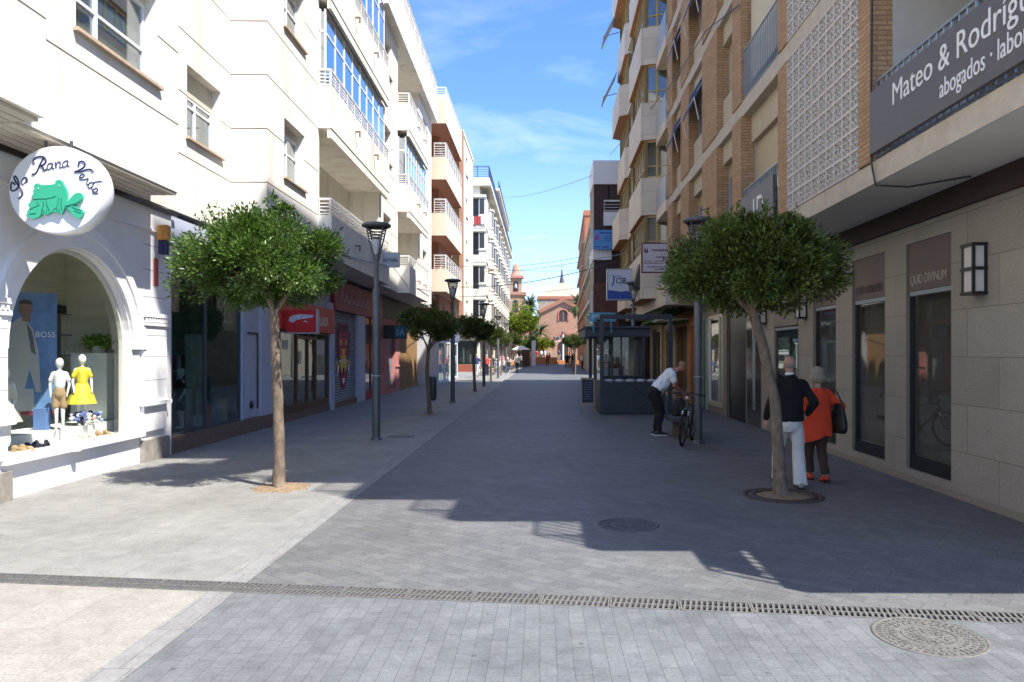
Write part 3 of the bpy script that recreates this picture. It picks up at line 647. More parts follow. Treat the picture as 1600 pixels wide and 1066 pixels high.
MB().prism([(xs+.2,2.62),(xs+.3,2.58),(xs+.42,2.66),(xs+.80,2.71),(xs+.84,2.77),(xs+.5,2.80),(xs+.3,2.77),(xs+.22,2.72)],0,.004,T=T).prism([(xs+.55,2.6),(xs+.7,2.59),(xs+.62,2.64)],0,.004,T=T).build('picture',mat('pale_grey_print',(.55,.56,.62),.5,var=.3,vscale=12),e)
# ---- lion shutter 23.75..26.9
s=MB(); z=.05
while z<3.2: s.add([(xs-.05,23.76,z),(xs-.02,23.76,z+.045),(xs-.05,23.76,z+.085),(xs-.05,26.9,z),(xs-.02,26.9,z+.045),(xs-.05,26.9,z+.085)],[(0,3,4,1),(1,4,5,2)]); z+=.085
s.box(xs-.07,xs-.055,23.76,26.9,0,3.2)
sh=s.build('roller_shutter',greysh,A)
T=basis('+x',(xs-.018,25.15,0))@Matrix.Diagonal((1.25,1,1,1))
a=MB()
a.prism([(-.62,2.75),(-.45,2.85),(-.3,2.74),(-.1,2.86),(.05,2.74),(.3,2.84),(.5,2.8),(.62,2.55),(.55,1.75),(.35,1.1),(.12,.62),(-.08,.52),(-.28,.7),(-.45,1.2),(-.62,1.9)],0,.002,m=0,T=T)
a.prism([(-1.1,.1),(-.95,.1),(-.9,3.0),(-1.1,3.0)],0,.002,m=0,T=T)
a.prism([(-.30,1.72),(.30,1.72),(.38,1.4),(.2,1.15),(-.2,1.15),(-.36,1.4)],.002,.004,m=1,T=T); a.prism([(-.22,1.95),(.22,1.95),(.12,1.72),(-.12,1.72)],.002,.004,m=1,T=T)
for k in range(-4,5):
    if k: a.prism([(k*.07,1.62-abs(k)*.03),(k*.2,1.52+.1*(k%2)),(k*.21,1.2),(k*.18,1.45),(k*.07,1.5)],.004,.006,m=3 if k%2 else 1,T=T)
a.prism([(-.1,1.3),(.1,1.3),(.13,1.12),(0,.98),(-.13,1.12)],.004,.006,m=2,T=T); a.prism([(-.13,.96),(.13,.96),(.10,.8),(0,.74),(-.1,.8)],.004,.006,m=3,T=T)
for k in (-1,1):
    a.prism([(k*.12,2.2),(k*.36,2.28),(k*.38,2.12),(k*.2,2.06)],.002,.005,m=1,T=T); a.prism([(k*.18,2.16),(k*.3,2.2),(k*.3,2.12)],.005,.007,m=2,T=T)
    a.prism([(k*.3,1.5),(k*.62,1.35),(k*.66,1.0),(k*.45,1.3)],.002,.004,m=3,T=T); a.prism([(k*.2,1.66),(k*.56,1.62),(k*.62,1.4),(k*.4,1.56)],.004,.006,m=2,T=T)
for k in range(-4,5): a.prism([(k*.12-.03,2.5),(k*.12+.03,2.5),(k*.12+.05,2.72),(k*.12,2.8),(k*.12-.04,2.7)],.002,.004,m=2,T=T)
for i in range(3): a.prism([(-.4,2.36-.18*i),(.4,2.40-.18*i),(.4,2.37-.18*i),(-.4,2.33-.18*i)],.002,.004,m=2,T=T)
for k in (-1,1): a.path([(k*.62,2.55,.004),(k*.55,1.75,.004),(k*.33,1.1,.004),(k*.1,.6,.004)],.014,6,m=2,T=T)
a.build('graffiti',[pinkp,yellowp,blackp,whitep],sh)
MB().box(xs-.1,xs+.06,26.9,28.1,0,3.2).build('pilaster',lilac,A)
e=empty('shop_sign',AL(0,0),.012,'dark crimson fascia with pale script above the painted roller shutter','sign')
MB().box(xs-.02,xs+.10,23.62,31.2,3.2,4.2).build('panel',dred,e,bevel=.01)
sc=MB(); rg=random.Random(3)
for i in range(7):
    y=24.2+i*.62; hh=.62 if i in (0,4) else .34; sc.path([(xs+.104,y,3.5),(xs+.104,y+.18,3.5+hh),(xs+.104,y+.34,3.5+hh*.9),(xs+.104,y+.22,3.52),(xs+.104,y+.45,3.5),(xs+.104,y+.62,3.62)],.028,6)
sc.build('lettering',mat('pale_pink_letter',(.6,.4,.42),.5),e)
# ---- pink shop 28.1..35.9
f=MB(); f.box(xs-.05,xs,28.1,28.25,.3,3.2); f.box(xs-.05,xs,29.3,29.4,.3,3.2); f.box(xs-.05,xs,30.4,30.5,.3,3.2); f.box(xs-.3,xs+.02,28.1,30.5,0,.32)
fo=f.build('shop_window',dred,A); MB().box(xs-.04,xs-.03,28.2,30.4,.3,3.2).build('pane',M['glassdark'],fo)
s=MB(); wall(s,xs,30.5,35.9,0,3.35,[(32.9,34.6,.15,3.0)],1,.25); s.box(xs-.5,xs-.3,30.5,41.5,0,B0); s.box(xs-.3,xs+.05,30.5,35.9,3.35,4.2,m=1); s.box(xs,xs+.05,30.5,32.9,1.15,1.25); s.box(xs,xs+.05,34.6,35.9,1.15,1.25)
s.build('pink_wall',[pink,mat('olive_fascia',(.22,.19,.13),.8,var=.2)],A)
MB().box(xs-.2,xs-.16,32.92,34.58,.15,2.98).build('shutter_door',mat('bluegrey_shutter',(.19,.23,.28),.6,var=.1),A)
for (u,v,nm) in ((35.95,38.2,'wooden_door'),(38.3,41.4,'wooden_shutter')):
    s=MB(); n=int((v-u)/.14)
    for i in range(n): s.box(xs-.1,xs-.03-.01*(i%2),u+(v-u)*i/n,u+(v-u)*(i+.93)/n,.1,3.3)
    s.box(xs-.12,xs,u,v,3.3,3.5); s.box(xs-.12,xs+.03,u,v,0,.1); s.build(nm,ochre,A)
MB().box(xs-.3,xs+.02,35.91,41.5,3.5,4.2).build('fascia',mat('olive_fascia',(.22,.19,.13),.8,var=.2),A)
e=empty('hanging_sign',AL(xs,31.6),.012,'small dark projecting box sign with a blue face over the pink shop','sign')
MB().box(.05,1.05,-.09,.09,2.42,3.0).build('box',M['black'],e,bevel=.02); MB().box(.55,1.0,-.097,-.09,2.47,2.95).build('face',mat('bluegreen_face',(.05,.16,.2),.4),e)
text('SA',.32,'-y',(.6,-.098,2.58),mat('lightblue_letter',(.3,.5,.6),.5),e)
e=empty('hanging_sign',(-5.33,26.3,0),0,'pale grey projecting notary sign with navy capitals behind the nearest left lamp','sign')
MB().box(-.30,.29,-.05,.05,4.86,5.40).build('panel',mat('palegrey_sign',(.55,.57,.62),.4,var=.04),e,bevel=.01)
text('NOTARIA',.165,'-y',(-.285,-.052,5.06),navy,e,sx=.72,bold=.003)
MB().box(-.36,-.30,-.02,.02,5.3,5.34).box(-.36,-.30,-.02,.02,5.02,5.06).build('bracket',M['darkgrey'],e)

# ---- round frog sign
e=empty('round_sign',(-5.66,8.6,3.71),0,'large round white shop sign with a green frog hanging beneath the cream overhang','sign')
d=MB(); T=Matrix.Rotation(R(90),4,'X'); prof=[(.0,-.20),(.50,-.20),(.515,-.185),(.515,-.02),(.50,0),(.0,0)]
d.lathe(prof[1:5],64,T=T,sx=1.10); d.build('disc',mat('white_sign_plastic',(.82,.82,.83),.3,spec=.5,var=.03),e)
MB().tube((-.2,.12,.44),(-.2,.12,.60),.018).tube((.1,.12,.46),(.1,.12,.60),.018).build('bracket',M['darkgrey'],e)
fg=mat('frog_green',(.045,.42,.25),.4,spec=.5); fd=mat('frog_line',(.01,.14,.08),.5)

def fp(pts): return [((x-520)*.001066,(522-y)*.001056) for x,y in pts]   # drawing units -> metres
T=basis('-y',(0,-.012,0)); fr=MB()
def circ(cx,cy,rx,ry=None,n=24,a0=0,a1=360): ry=ry or rx; return [(cx+rx*math.cos(R(a0+(a1-a0)*i/n)),cy+ry*math.sin(R(a0+(a1-a0)*i/n))) for i in range(n)]
body=[(300,640),(285,600),(300,570),(290,540),(310,525),(300,500),(318,470),(350,462),(385,480),(525,470),(535,440),(570,422),(605,435),(622,470),(650,520),(665,570),(662,640),(668,668),(700,625),(745,578),(790,565),(825,580),(830,625),(800,665),(740,700),(700,708),(760,715),(835,765),(835,800),(800,845),(765,840),(700,785),(640,735),(610,790),(585,800),(560,785),(510,775),(470,790),(430,812),(390,790),(360,825),(300,850),(250,838),(228,805),(235,760),(255,735),(240,700),(262,668)]

def smoothpoly(p,sub=4):
    n=len(p); o=[]
    for i in range(n):
        a,b,c,d=[Vector((*p[(i+q)%n],0)) for q in (-1,0,1,2)]
        for j in range(sub):
            t=j/sub; v=.5*((2*b)+(-a+c)*t+(2*a-5*b+4*c-d)*t*t+(-a+3*b-3*c+d)*t**3); o.append((v.x,v.y))
    return o
fr.prism(smoothpoly(fp(body)),.0,.035,T=T); fr.build('frog',[fg],e)
ln=MB()
def stroke(mb,pts,w,T,m=0,z=.036):
    q=fp(pts); mb.path([(x,y,z) for x,y in q],w,5,m,T)
for pts in ([(300,638),(370,632),(440,632),(500,620),(545,602)],[(405,655),(412,700),(395,740),(380,790)],[(440,655),(445,700),(465,740),(470,770)],[(395,740),(420,790)],[(445,745),(440,800)],[(575,620),(565,690),(550,730),(510,760)],[(605,625),(600,700),(610,760)],[(550,735),(560,780)],[(575,740),(590,790)],[(340,660),(360,700),(260,750)],[(255,800),(330,790)],[(640,715),(700,700),(770,680),(825,640)],[(700,712),(650,725),(705,780)],[(720,720),(770,745),(820,760)],[(745,760),(790,780),(820,790)]):
    stroke(ln,pts,.004,T)
ln.ell(T@Vector((*fp([(350,518)])[0],.036)),.007,m=1,n=8); ln.ell(T@Vector((*fp([(577,488)])[0],.036)),.007,m=1,n=8)
ln.build('drawn_lines',[fd,whitep],e)
# script lettering drawn as pen strokes round the rim
def pen(mb,pts,w,sub=8):
    P=[Vector((*p,0)) for p in fp(pts)]; P=[P[0]]+P+[P[-1]]; outp=[]
    for i in range(1,len(P)-2):
        for j in range(sub):
            t=j/sub; a,b,c,d=P[i-1],P[i],P[i+1],P[i+2]
            outp.append(.5*((2*b)+(-a+c)*t+(2*a-5*b+4*c-d)*t*t+(-a+3*b-3*c+d)*t**3))
    outp.append(P[-2]); mb.path([(p.x,p.y,-.009) for p in outp],w,6,0,T)
le=MB(); W=.0095; w2=.0062
for pts,ww in (
 ([(70,470),(40,440),(22,480),(30,530),(75,525),(110,480),(95,410),(68,372),(58,395),(85,450),(130,510),(152,565),(135,600),(108,622)],W),
 ([(160,470),(140,445),(160,400),(190,385),(200,420),(165,455)],w2),([(185,380),(200,440),(205,410)],w2),
 ([(385,165),(345,240),(310,320),(280,352),(255,348)],W),([(280,240),(268,200),(300,165),(360,155),(400,175),(405,220),(370,250),(345,255),(375,275),(385,305),(415,300)],W),
 ([(480,230),(440,235),(420,275),(435,300),(465,280),(480,235),(478,280),(500,290)],w2),([(510,215),(520,280),(520,250),(545,215),(565,225),(560,275),(585,275)],w2),([(650,200),(610,210),(590,245),(605,272),(635,255),(650,205),(645,255),(665,262)],w2),
 ([(768,262),(768,222),(802,208),(835,232),(826,268),(778,302),(722,326)],W),([(722,326),(790,322),(850,300),(900,300),(928,328)],W),
 ([(775,385),(810,385),(830,360),(800,350),(775,385),(790,410),(830,410)],w2),([(830,410),(870,400),(860,430),(855,460),(880,470)],w2),([(930,445),(890,445),(870,480),(885,505),(920,480),(940,440),(1020,430)],w2),([(940,440),(910,505),(930,525)],w2),([(925,545),(960,545),(975,520),(950,505),(920,540),(935,565),(980,560)],w2)):
    pen(le,pts,ww)
le.build('lettering',navy,e)
# ---- little things on that wall
e=empty('alarm_box',AL(-.63,12.55,3.62),.012,'orange and blue alarm siren box at the corner of the white shop','alarm')
MB().box(-.06,.12,-.07,.07,.10,.36).build('housing',mat('amber_plastic',(.60,.26,.06),.4),e,bevel=.02); MB().box(-.05,.1,-.06,.06,-.14,.10).build('base',navy,e,bevel=.02)
e=empty('floodlight',AL(-.50,13.0,3.7),.012,'pale outdoor floodlight beside the orange alarm box','lamp')
MB().prism([(-.12,-.1),(.16,-.16),(.16,.16),(-.12,.1)],-.08,.1).build('housing',mat('palegrey_plastic',(.55,.54,.5),.4),e,bevel=.015); MB().box(.16,.17,-.13,.13,-.06,.08).build('lens',M['pane'],e); MB().tube((-.12,0,0),(-.45,0,.1),.018).build('arm',M['black'],e)
e=empty('wall_lamp',AL(-.62,10.9,4.1),.012,'round pale bulkhead lamp under the overhang right of the frog sign','lamp')
MB().lathe([(.02,.14),(.09,.1),(.12,0),(.1,-.08),(.02,-.12)],16).build('globe',mat('opal_glass',(.6,.6,.58),.3),e); MB().box(-.04,.04,-.04,.04,.12,.22).build('base',mat('rust_brown',(.12,.05,.03),.7),e)
tag(MB().box(-5.67-.77-.151+.0,-5.67-.77-.151+.013,12.52,12.66,2.95,3.42).build('warning_plate',mat('red_white_plate',(.40,.08,.07),.5)),'narrow red and white notice plate below the alarm box','plate')
tag(MB().prism([(0,0),(.14,0),(.14,.07),(0,.07)],.44,.62).build('letter_tray',M['white_wall'],loc=AL(GX+.02,10.2)),'small grey ledge block below the arched window sill','ledge')

# ================================================================== MANNEQUINS
skinm=mat('mannequin_white',(.78,.76,.72),.35,spec=.5)
def mannequin(loc,h,rz,label,top,bottom,tc_,bc,arms=0,hat=None,group=None):
    e=empty('mannequin',loc,rz,label,'mannequin',group); u=h/7.2
    b=MB()
    b.ell((0,0,h-u*.52),(u*.38,u*.44,u*.54),n=16); b.caps((0,0,h-u*1.25),(0,0,h-u*.8),u*.17,u*.17)
    b.caps((0,0,h-u*1.75),(0,0,h-u*2.6),u*.48,u*.42); b.caps((-u*.5,0,h-u*1.55),(u*.5,0,h-u*1.55),u*.22,u*.22); b.caps((0,0,h-u*2.5),(0,0,h-u*3.5),u*.38,u*.5)
    for s_ in (-1,1):
        b.caps((s_*u*.62,0,h-u*1.6),(s_*u*.82,u*.05,h-u*2.7),u*.17,u*.14); b.caps((s_*u*.82,u*.05,h-u*2.7),(s_*u*(.7+.15*arms),-u*(.35+.3*arms),h-u*3.6),u*.14,u*.09); b.ell((s_*u*(.7+.15*arms),-u*(.4+.3*arms),h-u*3.8),(u*.09,u*.09,u*.2),n=8)
        b.caps((s_*u*.27,0,h-u*3.6),(s_*u*.28,0,u*1.9),u*.27,u*.2); b.caps((s_*u*.28,0,u*1.9),(s_*u*.28,.02,u*.3),u*.2,u*.12); b.ell((s_*u*.28,-u*.2,u*.12),(u*.14,u*.38,u*.12),n=10)
    b.build('body',skinm,e,remesh=h/110,smooth_it=2)
    g=MB()
    if top:
        g.caps((0,0,h-u*1.75),(0,0,h-u*2.75),u*.56,u*.5)
        for s_ in (-1,1): g.caps((s_*u*.5,0,h-u*1.6),(s_*u*.76,0,h-u*(2.2 if top==1 else 3.0)),u*.25,u*.22)
        g.build('top',tc_,e,remesh=h/90,smooth_it=3)
    if bottom=='skirt':
        s=MB(); n=48; prof=[(.44,2.75),(.6,3.1),(1.1,4.3),(1.3,5.0)]; vs=[];fs=[]
        for r,z in prof:
            for j in range(n): t=2*math.pi*j/n; rr=u*r*(1+.07*math.sin(9*t)*(r-.4)); vs.append((rr*math.cos(t),rr*math.sin(t)*.8,h-u*z))
        for i in range(len(prof)-1):
            for j in range(n): fs.append((i*n+j,(i+1)*n+j,(i+1)*n+(j+1)%n,i*n+(j+1)%n))
        s.add(vs,fs,smooth=True); s.build('skirt',bc,e)
    elif bottom=='shorts':
        s=MB(); s.caps((0,0,h-u*3.2),(0,0,h-u*3.6),u*.5,u*.56)
        for s_ in (-1,1): s.caps((s_*u*.3,0,h-u*3.7),(s_*u*.36,0,h-u*4.8),u*.34,u*.34)
        s.build('shorts',bc,e,remesh=h/90,smooth_it=2)
    if hat: MB().ell((0,0,h-u*.25),(u*.45,u*.5,u*.32),n=14).box(-u*.3,u*.3,-u*.95,-u*.3,h-u*.32,h-u*.26).build('cap',hat,e)
    return e
whitecloth=mat('white_cotton',(.80,.80,.80),.9,var=.05); yel=mat('yellow_satin',(.78,.62,.06),.5,var=.1,vscale=8); tan=mat('tan_cotton',(.40,.26,.14),.9); crm=mat('cream_lace',(.66,.60,.47),.9,var=.1); dk=mat('dark_cloth',(.025,.028,.03),.9); bl=mat('steel_blue_cloth',(.12,.2,.42),.9)
mannequin(AL(-1.22,10.75,.68),1.05,R(25),'white child mannequin in a white shirt and tan shorts in the arched window',1,'shorts',whitecloth,tan)
mannequin(AL(-1.30,11.42,.68),1.10,R(40),'child mannequin in a bright yellow full dress in the arched window',1,'skirt',yel,yel,arms=.6)
mannequin(AL(-1.12,9.50,.60),1.02,R(20),'child mannequin in a cream lace dress at the left edge of the arched window',2,'skirt',crm,crm)
mannequin(AL(-1.3,13.75,.40),1.78,R(-35),'tall white mannequin in a dark vest behind the dark glass shop window',1,'shorts',dk,dk)
mannequin(AL(-1.1,14.2,.35),1.15,R(-35),'white child mannequin in cap and black shorts behind the dark glass shop window',1,'shorts',dk,dk,arms=.8,hat=whitecloth)
mannequin(AL(-1.95,13.9,.50),1.3,R(-20),'white mannequin standing rearmost behind the dark glass shop window',1,'shorts',dk,dk)
e=empty('gift_bag',AL(-1.15,10.85,.68),0,'blue printed gift bag on the window floor beside the mannequin in shorts','bag'); MB().box(-.45,-.25,-.12,-.02,0,.32).build('bag_body',bl,e,bevel=.01)
# shoes
def shoe(loc,rz,m,label,heel=0,group=None):
    e=empty('shoe_pair',loc,rz,label,'shoes',group)
    for sx_ in (-.055,.055):
        b=MB(); b.ell((sx_,-.05,.035),(.038,.075,.032),n=10); b.ell((sx_,.05,.045),(.034,.055,.045),n=10); b.box(sx_-.036,sx_+.036,-.12,.1,-.002,.016); b.build('shoe',m,e,remesh=.006,smooth_it=2)
shoe(AL(-1.02,9.9,.52),R(70),navy,'pair of navy trainers at the left of the arched window floor')
shoe(AL(-1.06,10.12,.52),R(40),navy,'second pair of navy trainers, beside the first on the window floor')
shoe(AL(-.99,9.62,.52),R(80),tan,'pair of tan sandals nearest the left edge of the arched window')
shoe(AL(-.98,11.0,.52),R(60),crm,'pair of cream shoes lying at the front of the window floor')
shoe(AL(-1.0,11.45,.52),R(50),tan,'pair of tan shoes at the right front of the arched window floor')
for j,(yy,c_,nm) in enumerate(((11.35,(.12,.16,.35),'blue'),(11.6,(.5,.22,.12),'orange'),(11.85,(.3,.35,.5),'pale blue'))):
    e=empty('soft_toy',AL(-1.3-.05*j,yy,.68),0,'%s patterned bundle of small clothes on the step right of the yellow dress'%nm,'clothes')
    rg=random.Random(j); b=MB()
    for q in range(16): b.ell((rg.uniform(-.11,.11),rg.uniform(-.09,.09),rg.uniform(.03,.2)),(rg.uniform(.03,.05),.04,.03),m=q%3,n=8)
    b.build('bundle',[mat('cl_%d'%j,c_,.9),whitecloth,mat('clb_%d'%j,(.10,.12,.25),.9)],e)
# banner stand with the printed man in a suit
e=empty('poster_banner',AL(-1.80,10.93,.72),R(32),'tall blue poster of a man in a pale grey suit behind the arched glass','poster')
MB().box(-.36,.36,0,.02,.22,1.98).build('panel',mat('blue_sky_print',(.13,.24,.45),.5,var=.45,vscale=2.2),e); MB().box(-.36,.36,-.01,.03,.16,.22).build('foot_rail',mat('red_rail',(.2,.03,.04),.5),e)
T=basis('-y',(0,-.003,0)); p=MB()
p.prism([(-.27,.32),(-.23,1.2),(-.28,1.42),(-.14,1.58),(-.06,1.62),(.06,1.45),(.13,1.1),(.16,.5),(.1,.5),(.02,.85),(-.05,.5),(-.06,.3)],0,.004,m=0,T=T)
p.prism([(-.15,.22),(.08,.22),(.07,.55),(-.12,.55)],.0,.003,m=0,T=T)
p.prism([(-.02,1.55),(.05,1.4),(.10,1.05),(.04,1.1)],.004,.006,m=3,T=T)
p.prism(circ(-.03,1.74,.085,.12),.004,.006,m=1,T=T); p.prism([(-.07,1.55),(.03,1.55),(.03,1.68),(-.07,1.68)],.003,.005,m=1,T=T)
p.prism(circ(-.03,1.80,.088,.075,16,0,180),.006,.008,m=2,T=T); p.prism(circ(-.22,.3,.035,.06),.004,.006,m=1,T=T)
p.build('printed_figure',[mat('grey_suit_print',(.42,.42,.40),.6,var=.08),mat('print_skin',(.25,.14,.10),.6),mat('print_hair',(.05,.04,.035),.6),mat('print_shade',(.12,.12,.13),.6)],e)
text('BOSS',.12,'-y',(.09,-.008,1.32),whitep,e,sx=.85,space=1.1)
tag(MB().box(-.3,.3,-.25,.25,0,1.12).build('white_counter',mat('white_plinth2',(.72,.74,.68),.5),loc=AL(-1.75,12.6,.68)),'white box counter holding a leafy plant at the right of the arched window','counter')
e=empty('potted_plant',AL(-1.75,12.6,1.80),0,'bright green leafy plants on the white box inside the arched window','plant'); MB().lathe([(.1,.002),(.13,.12)],12).build('pot',crm,e); bush('foliage',(0,0,.2),(.3,.3,.14),260,e,mat('bright_leaf',(.16,.32,.05),.5,island=.4,transl=.3),.05,5)
sh=MB(); sh.box(-.02,.0,-.5,.5,0,1.1); 
for z in (.2,.55,.9): sh.box(0,.22,-.45,.45,z,z+.02)
e=empty('shelf_unit',AL(-2.50,12.3,1.55),.012,'dim wall shelf with small dark boxes at the back of the arched shop','shelf'); sh.build('boards',mat('grey_shelf',(.22,.2,.17),.6),e)
for j in range(7): 
    o=MB().box(0,.15,0,.1,0,.14).build('shoe_box',dk,loc=None); x,y,z=AL(-2.46,11.95+j*.1,1.55+.922); o.location=(x,y,z); tag(o,'small dark box on the top back shelf of the arched shop','box','boxes on the back shelf')
# ================================================================== RIGHT NEAR BUILDING (local: street side is -x)
RA=empty('apartment_building',(3.96,0,0),-.012,'brown brick apartment block with white lattice screens and a granite shop front on the right','building')
brick=brickm('orange_brown_brick',(.44,.26,.13),(.53,.335,.185),(.33,.205,.115),.26,.062,.011,bump=.6,var=.15,vs=2,fine=.15)
conc=mat('beige_concrete_band',(.56,.485,.39),.85,var=.14,vscale=5,bump=.25,bscale=160,stain=.35)
concp=mat('beige_painted_panel',(.52,.44,.32),.85,var=.08,vscale=2,stain=.2)
granite=brickm('beige_granite_cladding',(.31,.275,.23),(.35,.315,.265),(.14,.115,.09),1.25,.585,.004,bump=.15,var=.1,vs=1.6,off=.5,fine=.14,rough=.55)
granite2=mat('granite_reveal',(.27,.235,.19),.55,var=.15,vscale=30)
ceil=mat('grey_soffit_paint',(.78,.75,.69),.8,var=.08,vscale=1.5)
fas=mat('dark_brown_fascia',(.045,.026,.02),.6,var=.2)
off=mat('offwhite_plaster',(.50,.48,.43),.85,var=.08)
lat=mat('white_lattice_block',(.66,.59,.53),.75,var=.1,vscale=10,bump=.15)
alug=mat('grey_aluminium',(.30,.34,.38),.4,metal=.3,var=.1)
S0z=3.87; SF=2.79; NF=7; Y0=4.9; Y1=24.5; TOP=S0z+SF*NF
BAYS=[('loggia',4.9,9.04),('pier',9.04,9.37),('lattice',9.37,12.23),('pier',12.23,12.68),('balcony',12.68,15.1),('pier',15.1,15.86),('win',15.86,17.3),('pier',17.3,19.0),('win',19.0,20.8),('pier',20.8,22.1),('win',22.1,23.6),('pier',23.6,24.5)]
mb=MB()   # slots: 0 concrete,1 brick,2 panel,3 soffit,4 dark room,5 plaster
mb.box(1.25,8,Y0+.35,Y1,0,TOP,m=4); 
for k in range(NF+1):
    z=S0z+SF*k
    if k==0: mb.box(0,1.3,3.9,Y1,z,z+.27)
    else: mb.box(.02,8,Y0,Y1,z,z+.30); mb.box(0,1.3,3.9,Y0+4.2,z+.002,z+.298); mb.box(0,.02,Y0+4.2,Y1,z,z+.30)
    mb.box(1.3,7,3.9,Y0-.002,z+.003,z+.297)
mb.quad((.004,3.91,S0z-.003),(1.3,3.91,S0z-.003),(1.3,Y1,S0z-.003),(.004,Y1,S0z-.003),m=3)
mb.box(0,.3,3.9,Y1,TOP+.3,TOP+1.2); mb.box(.3,8,3.9,4.2,TOP+.3,TOP+1.2)
mb.box(3.2,8,Y0,Y0+.35,0,TOP,m=1)
for nm,a,b in BAYS:
    for k in range(NF):
        z0=S0z+SF*k+(.27 if k==0 else .30); z1=S0z+SF*(k+1)
        if nm=='pier': mb.box(-.03,.25,a,b,z0,z1,m=1); mb.box(.25,1.3,a+.002,b-.002,z0,z1,m=5)
        elif nm=='loggia':
            mb.box(1.3,1.5,a,b,z0,z1,m=5); 
            if k>0: mb.box(1.5,3.2,Y0,Y0+.2,z0,z1,m=5)
        elif nm=='lattice': mb.box(.6,.7,a,b,z0,z1,m=4)
        elif nm=='balcony':
            mb.box(.18,.40,a,b,z1-.55,z1,m=2)
        elif nm=='win':
            mb.box(.12,.40,a,b,z1-.45,z1,m=2)
            if k>0: mb.box(.12,.40,a,b,z0,z0+.75,m=2)
# piers continue slightly in front of slabs
for nm,a,b in BAYS:
    if nm=='pier' : mb.box(-.025,.0,a+.003,b-.003,S0z+.27,S0z+.275,m=1)
# slotted end facade: rooms wall facing the side street
mb.box(1.3,1.5,Y0,Y0+.35,0,TOP,m=5)
# ground floor wall in granite is its own part; upper as wall
mb.build('wall',[conc,brick,concp,ceil,M['room'],off],RA)
tag(RA); MB().box(1.02,1.22,5.2,24.5,3.58,3.864).build('fascia',fas,RA)
# lattice screens
def lattice():
    t=MB(); s=.286
    def bar(y0,z0,y1,z1,w):
        d=Vector((y1-y0,z1-z0)); L_=d.length; n=Vector((-d.y,d.x))/L_*w/2
        P=[(y0-n.x,z0-n.y),(y0+n.x,z0+n.y),(y1+n.x,z1+n.y),(y1-n.x,z1-n.y)]
        t.add([(0,*p) for p in P]+[(.06,*p) for p in P],[(0,1,2,3),(7,6,5,4),(0,4,5,1),(1,5,6,2),(2,6,7,3),(3,7,4,0)])
    def arc(cy_,cz,r,a0,a1,n=4):
        for i in range(n):
            p,q=[R(a0+(a1-a0)*(i+j)/n) for j in (0,1)]; bar(cy_+r*math.cos(p),cz+r*math.sin(p),cy_+r*math.cos(q),cz+r*math.sin(q),.018)
    for (cy_,cz,a0) in ((0,0,0),(s,0,90),(s,s,180),(0,s,270)): arc(cy_,cz,s*.42,a0,a0+90)
    c=s/2; 
    for p,q in (((c,c+.05),(c+.035,c)),((c+.035,c),(c,c-.05)),((c,c-.05),(c-.035,c)),((c-.035,c),(c,c+.05))): bar(*p,*q,.014)
    for sy,sz in ((1,1),(-1,1),(1,-1),(-1,-1)): bar(c+sy*.018,c+sz*.03,c+sy*(c-s*.30),c+sz*(c-s*.30),.014)
    return t,s
lt,ls_=lattice()
for k in range(NF):
    z0=S0z+SF*k+(.27 if k==0 else .30); z1=S0z+SF*(k+1); H=z1-z0; ny=10; nz=round(H/.286); sy=2.86/ny; sz=H/nz; g=MB()
    if k<4:
        for i in range(ny):
            for j in range(nz):
                T=Matrix.Translation((-.01,9.37+i*sy,z0+j*sz))@Matrix.Diagonal((1,sy/ls_,sz/ls_,1)); g.add(lt.v,lt.f,T=T)
    for i in range(ny+1): y=9.37+i*sy; g.box(-.02,.05,max(9.372,y-.016),min(12.228,y+.016),z0,z1)
    for j in range(nz+1): z=z0+j*sz; g.box(-.018,.048,9.372,12.228,max(z0,z-.018),min(z1,z+.018))
    g.build('lattice_screen',lat,RA)
# windows, blinds, railings, awnings
blue=mat('blue_awning_cloth',(.07,.20,.52),.85,var=.12,transl=.35); rope=mat('white_arm',(.62,.60,.55),.5)
yellowcloth=mat('beige_blind_cloth',(.62,.56,.42),.9,var=.05)
def balcony_bay(k):
    a,b=12.68,15.1; z0=S0z+SF*k+(.27 if k==0 else .30); z1=S0z+SF*(k+1)-.55
    if k==0:
        window(RA,.18,a,b,z0,z1,-1,alug,M['pane'],mull=(.3,.62),depth=.12,shutter=.75,shm=M['shutterbeige'],curtain=M['curtain'])
        r=MB(); railing_v(r,(.03,a+.03),(.03,b-.03),z0,z0+1.0); r.build('railing',alug,RA)
    else:
        window(RA,.5,a,b,z0,z1+.5,-1,alug,M['pane'],mull=(.5,),depth=.1,shutter=.4,shm=M['shutterbeige'])
        r=MB(); railing_v(r,(.03,a+.03),(.03,b-.03),z0+.03,z0+1.05); r.build('railing',alug,RA)
        MB().box(.16,.175,a+.05,b-.05,z0+.4,z1+.5).build('blind',yellowcloth,RA)
